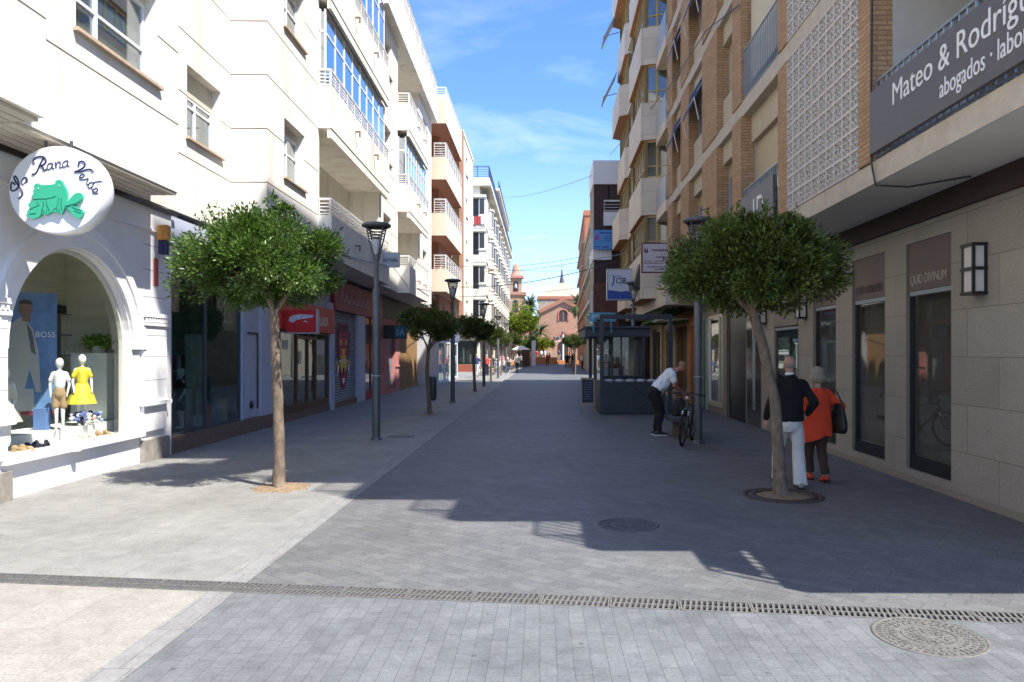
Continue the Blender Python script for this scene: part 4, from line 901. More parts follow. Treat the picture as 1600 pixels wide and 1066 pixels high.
def win_bay(k,a,b,aw,sh):
    z0=S0z+SF*k+(.27 if k==0 else .30); z1=S0z+SF*(k+1)-.45
    window(RA,.12,a,b,z0+(.75 if k else .0),z1,-1,alug,M['pane'],mull=(.5,),depth=.16,shutter=(.3 if k==0 else sh),shm=M['shutterbeige'],curtain=M['curtain'])
    if aw:
        q=MB(); n=7
        for i in range(n):
            y0=a+.05+(b-a-.1)*i/n; y1=a+.05+(b-a-.1)*(i+1)/n; q.add([(.05,y0,z1+.02),(.05,y1,z1+.02),(-.22,y1,z1-.58),(-.22,y0,z1-.58)],[(0,1,2,3),(3,2,1,0)])
            q.add([(-.22,y0,z1-.58),(-.22,y1,z1-.58),(-.22,(y0*.2+y1*.8),z1-.70),(-.22,(y0*.8+y1*.2),z1-.70)],[(0,1,2,3),(3,2,1,0)])
        q.path([(.05,a+.05,z1+.02),(.05,b-.05,z1+.02)],.035,8)
        o=q.build('awning',blue,RA)
        ar=MB()
        for y in (a+.06,b-.06): ar.path([(-.22,y,z1-.58),(-.10,y,z1-1.15)],.016,6)
        ar.path([(-.22,a+.04,z1-.58),(-.22,b-.04,z1-.58)],.018,6); ar.build('arm',rope,o)
for k in range(NF): balcony_bay(k)
for k in range(NF):
    win_bay(k,15.86,17.3,k in (2,3),[.3,1.05,.9,1.1,.4,.6,.5][k]); win_bay(k,19.0,20.8,k in (1,2,3),[.3,.4,.9,.5,1.1,.3,.8][k]); win_bay(k,22.1,23.6,k in (1,2,3,4),[.3,.8,.35,.9,.5,1.,.4][k])
# corner loggias: railing and doors
dbr=mat('brown_wood_door',(.20,.09,.035),.5,var=.25,vscale=4,stretch=(5,5,1))
for k in range(NF):
    z0=S0z+SF*k+(.27 if k==0 else .30)
    r=MB(); railing_v(r,(.05,3.95),(.05,9.02),z0+.03,z0+1.0,.14,.012); railing_v(r,(.05,3.95),(3.0,3.95),z0+.03,z0+1.0,.14,.012); r.build('railing',alug,RA)
    if k<3:
        window(RA,1.3,6.9,8.5,z0,z0+2.1,-1,dbr,M['pane'],mull=(.5,),depth=-.02,name='balcony_door',trans=z0+.8,fw=.1)
        MB().lathe([(.14,0),(.14,.03),(.02,.05)],20,T=Matrix.Translation((1.02,9.03,z0+1.62))@Matrix.Rotation(R(90),4,'X')).build('vent',mat('grey_vent',(.25,.25,.24),.5),RA)
# cable drooping under the slab
tag(MB().path([RL(-.04,8.95,6.3),RL(-.04,8.97,5.0),RL(-.045,8.95,4.1),RL(-.02,8.9,3.83),RL(.35,8.86,3.80),RL(.9,8.5,3.84)],.012,6).build('cable',M['black']),'thin black cable drooping beneath the slab at the left end of the lawyers sign','cable')
# ---- ground floor granite wall
GW=1.09; gm=MB()
ops=[(9.27,10.44,.18,3.33),(11.1,12.3,.18,3.33),(13.0,14.12,.18,3.33),(14.95,16.55,.18,3.30),(17.6,18.9,.0,3.3),(18.95,20.9,.0,3.3),(21.3,23.3,.3,2.95),(23.9,24.45,0,3.0)]
wall(gm,GW,5.2,20.9,0,3.6,ops[:6],-1,.16,m=0,mr=1)
gm.quad((GW,5.2,0),(GW,5.2,3.6),(3,5.2,3.6),(3,5.2,0)); gm.box(GW-.015,GW,5.2,14.9,0,.09,m=1); gm.box(GW+.158,GW+.2,5.2,9.2,0,3.6,m=1)
gm.build('shopfront',[granite,granite2],RA)
taupe=mat('taupe_sign_panel',(.115,.085,.075),.45,var=.08,vscale=2); let=mat('engraved_letter',(.40,.35,.29),.5); dlet=mat('dark_engraved_letter',(.10,.075,.06),.5)
for j,(a,b) in enumerate([(9.27,10.44),(11.1,12.3),(13.0,14.12)]):
    f=MB(); x=GW+.05
    f.box(x,x+.06,a+.002,a+.045,.182,2.66); f.box(x,x+.06,b-.045,b-.002,.182,2.66); f.box(x-.01,x+.06,a+.045,b-.045,.182,.38); f.box(x-.02,x+.1,a+.045,b-.045,2.60,2.66,m=1)
    o=f.build('shop_window',[M['black'],alug],RA); MB().box(x+.025,x+.033,a+.03,b-.03,.36,2.61).build('pane',glassm('tall_window_glass',(1,1,1),0.7,.05,(.86,.86,.84)),o)
    p=MB().box(x-.03,x+.06,a+.003,b-.003,2.665,3.327).build('sign_panel',taupe,RA)
    text('QUID DIVINUM',.185,'-x',(x-.034,b-.09,2.755),let if j==0 else dlet,p,sx=.74 if j==0 else .76,ext=.004)
# dim interior behind the tall windows
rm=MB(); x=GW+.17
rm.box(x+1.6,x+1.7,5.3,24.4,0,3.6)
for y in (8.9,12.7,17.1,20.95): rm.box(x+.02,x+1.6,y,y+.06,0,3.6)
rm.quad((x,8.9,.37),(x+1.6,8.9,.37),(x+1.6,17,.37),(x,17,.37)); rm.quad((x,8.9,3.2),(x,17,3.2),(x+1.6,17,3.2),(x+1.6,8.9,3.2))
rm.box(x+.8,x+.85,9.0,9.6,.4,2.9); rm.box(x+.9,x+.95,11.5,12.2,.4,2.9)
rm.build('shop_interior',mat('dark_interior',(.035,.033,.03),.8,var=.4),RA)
for loc,lab in ((RL(GW+.42,9.55,.38),'headless-looking pale coat mannequin in the nearest tall right window'),(RL(GW+.5,11.5,.38),'dark clothed mannequin in the middle tall right window')):
    mannequin(loc,1.62,R(80),lab.replace('headless-looking pale coat mannequin','mannequin in a pale coat'),2,'skirt',crm if 'pale' in lab else dk,crm if 'pale' in lab else dk)
# dark shop (left of the tall windows) with round emblem board
f=MB(); f.box(GW+.02,GW+.07,14.955,16.545,.182,.5); f.box(GW+.02,GW+.07,14.955,16.545,2.3,2.36,m=1); f.box(GW+.02,GW+.07,15.0,15.05,.5,2.3); f.box(GW+.02,GW+.07,16.45,16.5,.5,2.3)
o=f.build('shop_window',[mat('dark_stone',(.06,.055,.05),.3),alug],RA); MB().box(GW+.04,GW+.048,14.96,16.54,.5,2.3).build('pane',M['glassdark'],o)
e=empty('emblem_sign',RL(GW-.02,15.75),-.012,'taupe board with a pale ring emblem above the dark shop window behind the right tree','sign')
MB().box(0,.05,-.79,.79,2.38,3.28).build('panel',mat('taupe_light',(.20,.17,.14),.4),e)
MB().path([(-.012,.1+.27*math.cos(R(t)),2.85+.30*math.sin(R(t))) for t in range(0,360,15)],.012,6,closed=True).path([(-.012,.1+.22*math.cos(R(t)),2.85+.24*math.sin(R(t))) for t in range(0,360,15)],.01,6,closed=True).build('ring',let,e)
# black doorway and framed shop
s=MB(); s.box(GW+.03,GW+.1,18.95,20.898,0,3.298); s.build('black_door',M['black'],RA,bevel=.0)
s=MB(); s.box(GW+.0,GW+.06,17.61,18.89,0,3.29,m=0); s.box(GW-.03,GW-.0,18.2,18.28,.4,2.6,m=1); s.build('polished_panel',[mat('polished_dark_stone',(.06,.055,.05),.12,spec=.7),mat('steel',(.5,.5,.48),.25,metal=.9)],RA)
s=MB(); wall(s,GW-.02,20.9,24.5,0,3.6,[(21.3,23.3,.22,2.95),(23.55,24.4,0,2.85)],-1,.15); s.build('shop_wall',mat('taupe_cladding',(.22,.18,.14),.5,var=.1),RA)
f=MB()
for y in (21.30,21.7,23.2): f.box(GW-.05,GW+.02,y,y+.1,.22,2.94)
f.box(GW-.05,GW+.02,21.3,23.3,.2,.32); f.box(GW-.05,GW+.02,21.3,23.3,2.86,2.95)
f.box(GW-.03,GW+.0,23.02,23.2,.32,2.86,m=1)
o=f.build('shop_window',[mat('champagne_metal',(.60,.53,.40),.35,metal=.5),whitep],RA); MB().box(GW-.01,GW-.003,21.4,23.2,.32,2.86).build('pane',M['glass'],o)
rg=random.Random(9); d=MB(); d.box(GW+.25,GW+.28,21.5,23.0,.32,1.25)
d.build('fruit_poster',mat('mixed_print',(.38,.15,.06),.6,var=.95,vscale=7),RA)
e=empty('product_rack',RL(GW+.5,22.2),0,'white rack of small goods inside the framed right shop window','rack'); d=MB(); d.box(0,.3,-.5,.5,0,1.2); 
for z in (1.2,1.5,1.8): 
    d.box(0,.3,-.5,.5,z,z+.02)
    for q in range(8): d.box(.02,.2,-.48+q*.12,-.40+q*.12,z+.02,z+.02+rg.uniform(.08,.2),m=1+q%3)
d.box(.2,.24,-.15,.2,2.05,2.3,m=4); d.build('rack_body',[whitep,dk,mat('pack_blue',(.1,.3,.6),.5),mat('pack_pale',(.6,.6,.5),.5),mat('blue_screen',(.05,.2,.7),.4)],e)
s=MB().box(GW+.04,GW+.09,23.56,24.39,0,2.84); s.build('green_door',mat('green_door_paint',(.06,.17,.10),.5,var=.1),RA)
MB().box(GW-.06,GW+.04,23.5,23.56,0,2.9).box(GW-.06,GW+.04,24.395,24.5,0,2.9).build('door_frame',mat('pale_grey_frame',(.45,.46,.45),.5),RA)
# wall lanterns
lanf=mat('lantern_diffuser',(.62,.60,.56),.4)
def lantern(y,lab):
    e=empty('wall_lantern',RL(GW,y,2.78),-.012,lab,'wall lamp','wall lanterns on the granite front'); g=MB()
    for yy in (-.12,.09): 
        for xx in (-.17,-.03): g.box(xx,xx+.03,yy,yy+.03,-.28,.28)
    for z in (-.30,-.015,.265): g.box(-.18,.0,-.13,.13,z,z+.035)
    g.box(-.01,.02,-.12,.12,-.28,.28); g.box(-.01,-.005,-.12,.12,-.28,.28)
    g.build('frame',M['black'],e); MB().box(-.155,-.015,-.10,.10,-.27,.27).build('diffuser',lanf,e)
lantern(8.62,'nearest black wall lantern with pale panes, right of the tall windows'); lantern(14.55,'black wall lantern between the right tree and the third tall window'); lantern(17.25,'farthest black wall lantern, beside the black doorway')
tag(MB().box(RL(GW,6.9)[0]-.03,RL(GW,6.9)[0],6.9,7.15,1.55,1.66).build('intercom_plate',mat('cream_plate',(.6,.56,.47),.5)),'small pale plate on the granite wall at the right edge','plate')
# ---- big lawyers sign
sg=mat('charcoal_sign',(.095,.087,.092),.45,var=.05); wl=mat('white_letter',(.80,.79,.77),.5)
e=empty('lawyers_sign',RL(0,0),-.012,'long dark grey sign with white lettering on the balcony railing at upper right','sign')
MB().box(-.08,-.03,4.2,8.93,4.2,4.95).build('panel',sg,e,bevel=.004)
text('Mateo & Rodríguez',.36,'-x',(-.083,8.34,4.60),wl,e,sx=.97); text('abogados · laboral',.27,'-x',(-.083,7.32,4.33),wl,e,sx=.76)
e=empty('shop_sign',RL(0,0),-.012,'dark grey sign with two large white letters above the right tree crown','sign')
MB().box(-.07,-.03,12.82,15.05,4.16,4.92).build('panel',sg,e,bevel=.004); text('ID',.72,'-x',(-.074,14.1,4.24),wl,e,sx=.95,space=1.2)
# ---- orange / ochre shop beyond, belongs to next building
RB=empty('apartment_building',(3.96,0,0),-.012,'beige stone-clad block with faceted bay windows in yellow frames, middle right','building')
stone=brickm('beige_stone_cladding',(.66,.55,.42),(.72,.61,.48),(.38,.30,.22),2.4,.7,.006,bump=.1,var=.1,vs=1,fine=.06,rough=.6)
soff=mat('orange_wood_soffit',(.52,.23,.09),.6,var=.2,vscale=6); tanf=mat('tan_gold_frame',(.50,.36,.14),.45,var=.05)
orange=mat('orange_render',(.52,.20,.07),.75,var=.1)
YB0,YB1=24.5,37.3; m1=MB(); m1.box(.35,8,YB0,YB1,3.4,TOP-.5,m=0); m1.box(1.25,8,YB0,YB1,0,3.4,m=3); m1.box(-.1,1.3,YB0,YB1,3.42,3.79,m=0)
BZ=4.1; BF=2.75; NB=6
def trap(y0,y1,a,w): return [(.36,y0),(-a,y0+w),(-a,y1-w),(.36,y1)]
bays=[(26.72,31.2,.62),(32.0,37.0,.62)]
for bi,(y0,y1,aa) in enumerate(bays):
    for k in range(NB+1):
        z=BZ+BF*k if k else 3.8; top=BZ+BF*k+1.35
        ex=0 if k%2==0 or bi==0 else .25
        m1.prism(trap(y0-.05,y1+.05,aa+ex,.3+.5*(bi%2)),z,top,m=0)
        m1.prism(trap(y0-.03,y1+.03,aa+ex-.02,.3+.5*(bi%2)),z-.012,z-.001,m=1)
        if k<NB:
            m1.prism(trap(y0+.25,y1-.25,aa-.42,.5),top,BZ+BF*(k+1)-.013,m=2)
m1.box(-.15,.4,31.22,31.98,3.8,TOP-.5,m=0)
for k in range(NB): m1.box(-.55,.36,31.0,32.2,BZ+BF*k-.1,BZ+BF*k+.1,m=0); 
m1.build('wall',[stone,soff,M['room'],mat('ochre_shopwall',(.42,.30,.16),.8,var=.15)],RB)
for bi,(y0,y1,aa) in enumerate(bays):
    for k in range(NB):
        z0=BZ+BF*k+1.352; z1=BZ+BF*(k+1)-.015; P=trap(y0+.02,y1-.05,aa-.20,.30 if bi==0 else .6); f=MB(); g=MB()
        for i in range(3):
            (xa,ya),(xb,yb)=P[i],P[i+1]; n=[2,5,2][i]
            for j in range(n+1):
                x=xa+(xb-xa)*j/n; y=ya+(yb-ya)*j/n; wd=.06 if j in (0,n) else .035; f.box(x-wd,x+wd,y-wd,y+wd,z0,z1)
            d=Vector((xb-xa,yb-ya,0)).normalized(); nr=Vector((-d.y,d.x,0))*.03
            for za,zb in ((z0,z0+.07),(z1-.07,z1),(z0+.42,z0+.46)):
                A_=Vector((xa,ya,0));B_=Vector((xb,yb,0)); f.add([A_-nr+Vector((0,0,za)),B_-nr+Vector((0,0,za)),B_+nr+Vector((0,0,za)),A_+nr+Vector((0,0,za)),A_-nr+Vector((0,0,zb)),B_-nr+Vector((0,0,zb)),B_+nr+Vector((0,0,zb)),A_+nr+Vector((0,0,zb))],[(0,3,2,1),(4,5,6,7),(0,1,5,4),(1,2,6,5),(2,3,7,6),(3,0,4,7)])
            g.add([(xa,ya,z0),(xb,yb,z0),(xb,yb,z1),(xa,ya,z1)],[(0,1,2,3)])
        o=f.build('bay_window',tanf,RB); g.build('pane',M['pane'],o)
        c=MB(); rr=random.Random(bi*10+k)
        for i in range(3):
            if rr.random()<.75: yy=y0+1.0+rr.uniform(0,3); hh=rr.uniform(.3,1.2); c.box(-aa+.35,-aa+.37,yy,yy+.8,z1-hh,z1-.02)
        if c.v: c.build('blind',M['shutterbeige'],o)
# glass balcony at the joint with the brick block, first floors
for k in range(0,7):
    z=3.75+BF*k+.05; b=MB(); b.box(-.10,.36,24.52,26.66,z,z+.36); b.build('balcony_slab',stone,RB); MB().box(-.10,-.07,24.53,26.6,z+.365,z+1.2).build('balcony_glass',mat('grey_translucent_panel',(.33,.37,.40),.3,spec=.5),RB)
# ragged awning hanging out near the roof at the far end
e=empty('awning',RL(-.6,36.0,0),-.012,'grey folded awning jutting out high on the far end of the beige block','awning')
q=MB()
for (za) in (17.0,14.1): q=MB(); q.add([(-.1,-.7,za+1.3),(-.1,.7,za+1.3),(-.75,.7,za),(-.75,-.7,za)],[(0,1,2,3),(3,2,1,0)]); q.path([(-.75,-.75,za),(-.75,.75,za)],.035,6); q.path([(-.75,-.7,za),(0,-.7,za+.2)],.022,6); q.build('cloth',mat('grey_awning',(.60,.58,.54),.9,var=.2,transl=.45),e)
# ground floor of that block
s=MB(); GX2=GW-.02
wall(s,GX2,24.5,29.4,0,3.4,[(25.0,26.3,0,2.75),(27.0,29.0,.1,2.8)],-1,.2); s.build('orange_front',orange,RB)
wall(t:=MB(),GX2+.05,29.4,37.3,0,3.4,[(29.9,32.2,.1,2.8),(33,36,.1,2.8)],-1,.2); t.build('ochre_front',mat('ochre_shopwall',(.42,.30,.16),.8,var=.15),RB)
MB().box(GX2+.12,GX2+.16,25.02,26.28,0,2.5).build('door',mat('red_brown_door',(.28,.05,.02),.5,var=.15),RB); MB().box(GX2+.1,GX2+.15,25.02,26.28,2.5,2.75).build('shutter_box',greysh,RB)
MB().box(GX2+.12,GX2+.13,27.0,29.0,.1,2.8).build('shop_window',M['glassdark'],RB); MB().box(GX2+.17,GX2+.18,29.9,32.2,.1,2.8).build('shop_window',M['glassdark'],RB); MB().box(GX2+.17,GX2+.18,33,36,.1,2.8).build('shop_window',M['glassdark'],RB)
for y in (29.0,32.6): MB().box(GX2-.1,GX2+.05,y,y+.3,0,3.1).build('column',concp,RB)
# green shop canopy and beams over the kiosk
e=empty('shop_canopy',RL(GX2,28.3),-.012,'green shop canopy with pale folded arms behind the kiosk roof','canopy'); MB().prism([(0,-1.6),(-1.3,-1.6),(-1.3,1.6),(0,1.6)],2.95,3.02).build('cloth',mat('green_cloth',(.05,.16,.03),.9,var=.3),e)
MB().path([(-1.3,-1.65,2.93),(.0,-1.65,3.05)],.04,6).path([(-1.3,1.65,2.93),(.0,1.65,3.05)],.04,6).build('arm',mat('cream_arm',(.55,.50,.40),.5),e)
e=empty('hanging_foliage',RL(.5,26.5,3.3),0,'dark artificial garland hanging under the slab of the orange shop','garland'); bush('foliage',(0,0,0),(.25,2.0,.16),900,e,mat('dark_garland',(.03,.045,.02),.7,island=.5),.06,77)
# ---- projecting signs on that side
e=empty('projecting_sign',(3.20,30,0),0,'white projecting sign with dark blue lettering and a blue wave, above the kiosk','sign')
MB().box(-.49,.52,-.14,.14,3.98,5.20).build('box',mat('pale_sign_face',(.58,.60,.65),.4),e,bevel=.02)
MB().box(-.52,-.495,-.16,.16,3.96,5.22).box(.52,.55,-.16,.16,3.96,5.22).box(-.5,.53,-.16,.16,3.95,3.985).box(-.5,.53,-.16,.16,5.195,5.23).build('frame',alug,e)
MB().prism([(-.48,4.0),(.51,4.0),(.51,4.26),(.3,4.33),(.05,4.29),(-.2,4.33),(-.48,4.36)],0,.006,T=basis('-y',(0,-.141,0))).build('wave',mat('royal_blue',(.02,.07,.33),.4),e)
MB().prism([(-.34,4.5),(-.26,4.52),(-.2,4.75),(-.22,4.95),(-.28,5.0),(-.26,4.8)],0,.006,T=basis('-y',(0,-.141,0))).path([(-.24,-.146,4.86),(-.1,-.146,4.93),(.08,-.146,4.92)],.015,6).build('emblem',mat('logo_blue',(.04,.14,.45),.4),e)
text('CSB',.33,'-y',(-.16,-.142,4.63),navy,e,sx=.75,bold=.008); text('clínica dental',.085,'-y',(-.22,-.142,4.52),mat('greyblue_letter',(.3,.38,.5),.4),e,sx=.9)
MB().box(.55,1.0,-.03,.03,4.2,4.25).box(.55,1.0,-.03,.03,4.9,4.95).build('bracket',M['darkgrey'],e)
e=empty('projecting_sign',(3.86,24.62,0),0,'white rectangular projecting sign with a dark red frame, half hidden by the right tree','sign')
MB().box(-.46,.62,-.05,.05,4.52,5.45).build('panel',mat('pale_pinkish_face',(.56,.53,.55),.5),e)
MB().box(-.50,-.46,-.06,.06,4.48,5.49).box(-.46,.62,-.06,.06,5.45,5.49).box(-.46,.62,-.06,.06,4.48,4.52).box(.62,.66,-.06,.06,4.48,5.49).build('frame',mat('dark_red_frame',(.12,.02,.03),.5),e)
b=MB(); rg=random.Random(4)
for z,h,u,v in ((5.2,.07,-.15,.5),(4.98,.05,-.02,.3),(4.86,.03,-.4,-.15),(4.86,.03,-.05,.45),(4.79,.03,-.42,.5),(4.66,.035,-.3,.4),(4.58,.03,-.05,.2)):
    x=u
    while x<v: w_=rg.uniform(.025,.06); b.box(x,min(x+w_,v),-.054,-.05,z,z+h); x+=w_+.014
b.prism([(-.42,5.2),(-.39,5.36),(-.34,5.22),(-.3,5.34),(-.27,5.18),(-.34,5.12)],0,.004,T=basis('-y',(0,-.05,0))); b.build('small_print',mat('plum_ink',(.16,.05,.08),.5),e)
e=empty('sign_bracket_box',(3.55,27.5,0),0,'dark wedge-shaped lamp housing fixed beside the blue wave sign','lamp housing'); MB().prism([(-.1,4.3),(.35,4.0),(.45,5.5),(.1,5.1)],-.3,.3,T=basis('-y',(0,0,0))).build('housing',mat('olive_black',(.05,.05,.04),.5),e)
# ---- RC : dark brown block with white lit balconies
RC=empty('apartment_building',(0,0,0),0,'dark brown block with white balcony fronts beyond the beige block, right','building')
dkb=mat('dark_brown_cladding',(.055,.028,.025),.6,var=.1); whb=mat('white_balcony',(.80,.79,.78),.6)
m1=MB(); m1.box(3.45,12,37.6,45,0,11.4,m=0); m1.box(2.66,4.5,37.4,40.4,10.4,11.6,m=1); m1.box(2.68,3.5,37.25,40.4,6.8,8.75,m=1) if False else None
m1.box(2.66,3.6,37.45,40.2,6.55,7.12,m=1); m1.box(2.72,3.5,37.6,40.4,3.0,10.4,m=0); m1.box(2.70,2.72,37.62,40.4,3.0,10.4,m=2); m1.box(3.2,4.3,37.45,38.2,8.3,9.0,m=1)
m1.build('wall',[dkb,whb,mat('greige_side',(.32,.28,.22),.8,var=.15)],RC)
MB().box(2.70,4.0,37.45,38,3.0,5.35).build('soffit_panel',mat('brown_red_panel',(.13,.045,.03),.6,var=.3),RC)
for z in (3.4,6.2): window(RC,2.70,38.2,39.8,z,z+1.6,-1,whb,M['pane'],depth=-.02)
r=MB(); railing_h(r,(3.22,37.5),(4.25,37.5),9.0,9.6,4); r.build('railing',M['rail'],RC)
e=empty('projecting_sign',(3.28,37.2,0),0,'sky blue rectangular sign with small print, highest sign on the right side','sign')
MB().box(-.64,.62,-.06,.06,7.05,8.02).build('panel',mat('sky_blue_face',(.08,.30,.62),.45,var=.1,vscale=5),e)
b=MB(); rg=random.Random(6)
for z,h,u,v in ((7.82,.09,-.3,.5),(7.66,.04,-.1,.55),(7.56,.04,-.1,.5),(7.46,.04,0,.5),(7.14,.06,-.58,-.3),(7.12,.08,-.15,.15),(7.14,.06,.3,.55)):
    x=u
    while x<v: w_=rg.uniform(.03,.08); b.box(x,min(x+w_,v),-.066,-.06,z,z+h); x+=w_+.02
b.build('small_print',mat('navy_print',(.05,.06,.25),.5),e); MB().prism([(-.58,7.5),(-.5,7.88),(-.42,7.66),(-.36,7.9),(-.34,7.55)],0,.006,T=basis('-y',(0,-.061,0))).build('emblem',mat('magenta_print',(.35,.08,.3),.5),e)
# ---- RD pair beyond the side street
for (y0,y1,x0,x1,H,c_,lab) in ((61,84,4.4,5.0,13.2,'greige_side','greige block beyond the side street on the right with slanting string courses'),(84,112,5.0,5.8,17.5,'orange_far','taller orange brick block farthest along the right side')):
    B=empty('apartment_building',(x0,y0,0),-math.atan2(x1-x0,y1-y0),lab,'building'); L_=y1-y0; m1=MB()
    mm=mat('greige_side',(.32,.28,.22),.8,var=.15) if c_=='greige_side' else mat('orange_far',(.42,.16,.08),.8,var=.15)
    ops=[(2+3.2*i,3.4+3.2*i,3.9+2.8*k,5.5+2.8*k) for i in range(int(L_/3.2)) for k in range(int((H-4)/2.8))]
    wall(m1,0,0,L_,0,H,ops,-1,.3); m1.box(.3,14,.01,L_,0,H,m=1); m1.box(0,14,-.01,.0,0,H); m1.box(-.1,14,-.1,L_,H,H+.6)
    for k in range(int((H-3)/2.8)): m1.box(-.35,0,.5,L_-.5,3.3+2.8*k,3.55+2.8*k,m=2)
    m1.build('wall',[mm,M['room'],mat('pale_band',(.5,.46,.4),.7)],B)
    for o in ops: window(B,0,*o,-1,M['alu'],M['pane'],depth=.15,shutter=.35,shm=M['shutterbeige'])
# ================================================================== LEFT BLOCK B (orange balconies)
B=empty('apartment_building',(0,0,0),0,'cream block with three orange-bottomed balconies and a terracotta pilaster, middle left','building')
peach=mat('peach_render',(.70,.60,.47),.85,var=.05); terra=mat('terracotta_soffit',(.30,.13,.08),.8,var=.1); crB=mat('pale_yellow_render',(.78,.70,.52),.85,var=.04)
BH=17.0; BF3=3.02; m1=MB()
m1.box(-12,-6.17,44.6,52,3.0,15.2,m=1); ops=[(53.2,54.2,5.6+BF3*k,7.0+BF3*k) for k in range(4)]
wall(m1,-5.40,50.9,58.6,3.9,BH,ops,1,.25,m=2); m1.box(-12,-5.65,50.91,58.59,3.92,BH-.01,m=4); m1.box(-12,-5.40,50.89,50.9,3.9,BH,m=2); m1.box(-12,-5.4,58.6,58.62,3.9,BH,m=2); m1.box(-12,-5.4,50.9,58.6,3.86,3.9,m=2); m1.box(-12,-5.34,50.85,58.66,BH,BH+.25,m=2)
m1.box(-5.6,-5.32,50.45,50.89,3.9,BH+.1,m=5)
for k in range(4):
    z=5.3+3.2*k
    zt_=z+(1.3 if k<3 else 1.62); m1.box(-12,-5.42,42,50.29,z+.02,zt_,m=0); m1.box(-5.42,-5.40,42,50.29,z+.02,zt_,m=2); m1.box(-12,-5.405,42.02,50.29,z,z+.02,m=1)
    m1.box(-12,-6.16,44.5,50.3,z+1.3-3.2,z,m=1)
m1.box(-12,-5.9,41.6,52.3,0,3.9,m=3)
m1.build('wall',[peach,terra,crB,mat('white_lower_front',(.62,.62,.64),.7,var=.08),M['room'],mat('salmon_pilaster',(.46,.25,.17),.8,var=.08)],B)
for k in range(3):
    z=5.3+3.2*k+1.3; r=MB(); railing_h(r,(-5.43,42.05),(-5.43,50.2),z,z+.82,6,1.2,.025); railing_h(r,(-6.1,42.05),(-5.43,42.05),z,z+.82,6,.7,.025); r.build('railing',M['rail'],B)
    if k==2: r=MB(); railing_h(r,(-5.43,42.05),(-5.43,50.2),z+3.52,z+4.0,4,1.2,.025); railing_h(r,(-6.1,42.05),(-5.43,42.05),z+3.52,z+4.0,4,.7,.025); r.build('roof_railing',M['rail'],B)
    window(B,-6.14,45.0,48.5,z-1.1,z+1.25,1,M['alu'],M['pane'],depth=-.02,name='balcony_door')
for o in ops: window(B,-5.40,*o,1,M['alu'],M['pane'],depth=.15,sill=terra)
sx_=-5.88
for (a,b_) in ((42.0,44.6),(45.0,47.6),(48.2,51.6)):
    f=MB(); f.box(sx_,sx_+.05,a,a+.12,.15,2.5); f.box(sx_,sx_+.05,b_-.12,b_,.15,2.5); f.box(sx_,sx_+.05,a,b_,2.4,2.52); f.box(sx_,sx_+.05,a,b_,.12,.2); f.box(sx_,sx_+.03,(a+b_)/2-.04,(a+b_)/2+.04,.2,2.4)
    o=f.build('shop_window',whitep,B); MB().box(sx_+.01,sx_+.02,a+.1,b_-.1,.2,2.4).build('pane',M['glassdark'],o)
MB().box(sx_-.02,sx_+.12,41.9,52,2.62,3.1).build('fascia',mat('bluegrey_fascia',(.16,.18,.26),.5,var=.4,vscale=2),B)
MB().box(-6.3,-6.2,42,51.6,.1,2.6).build('shop_interior',mat('pale_teal_print',(.25,.45,.42),.7,var=.6,vscale=1.2),B) if False else None
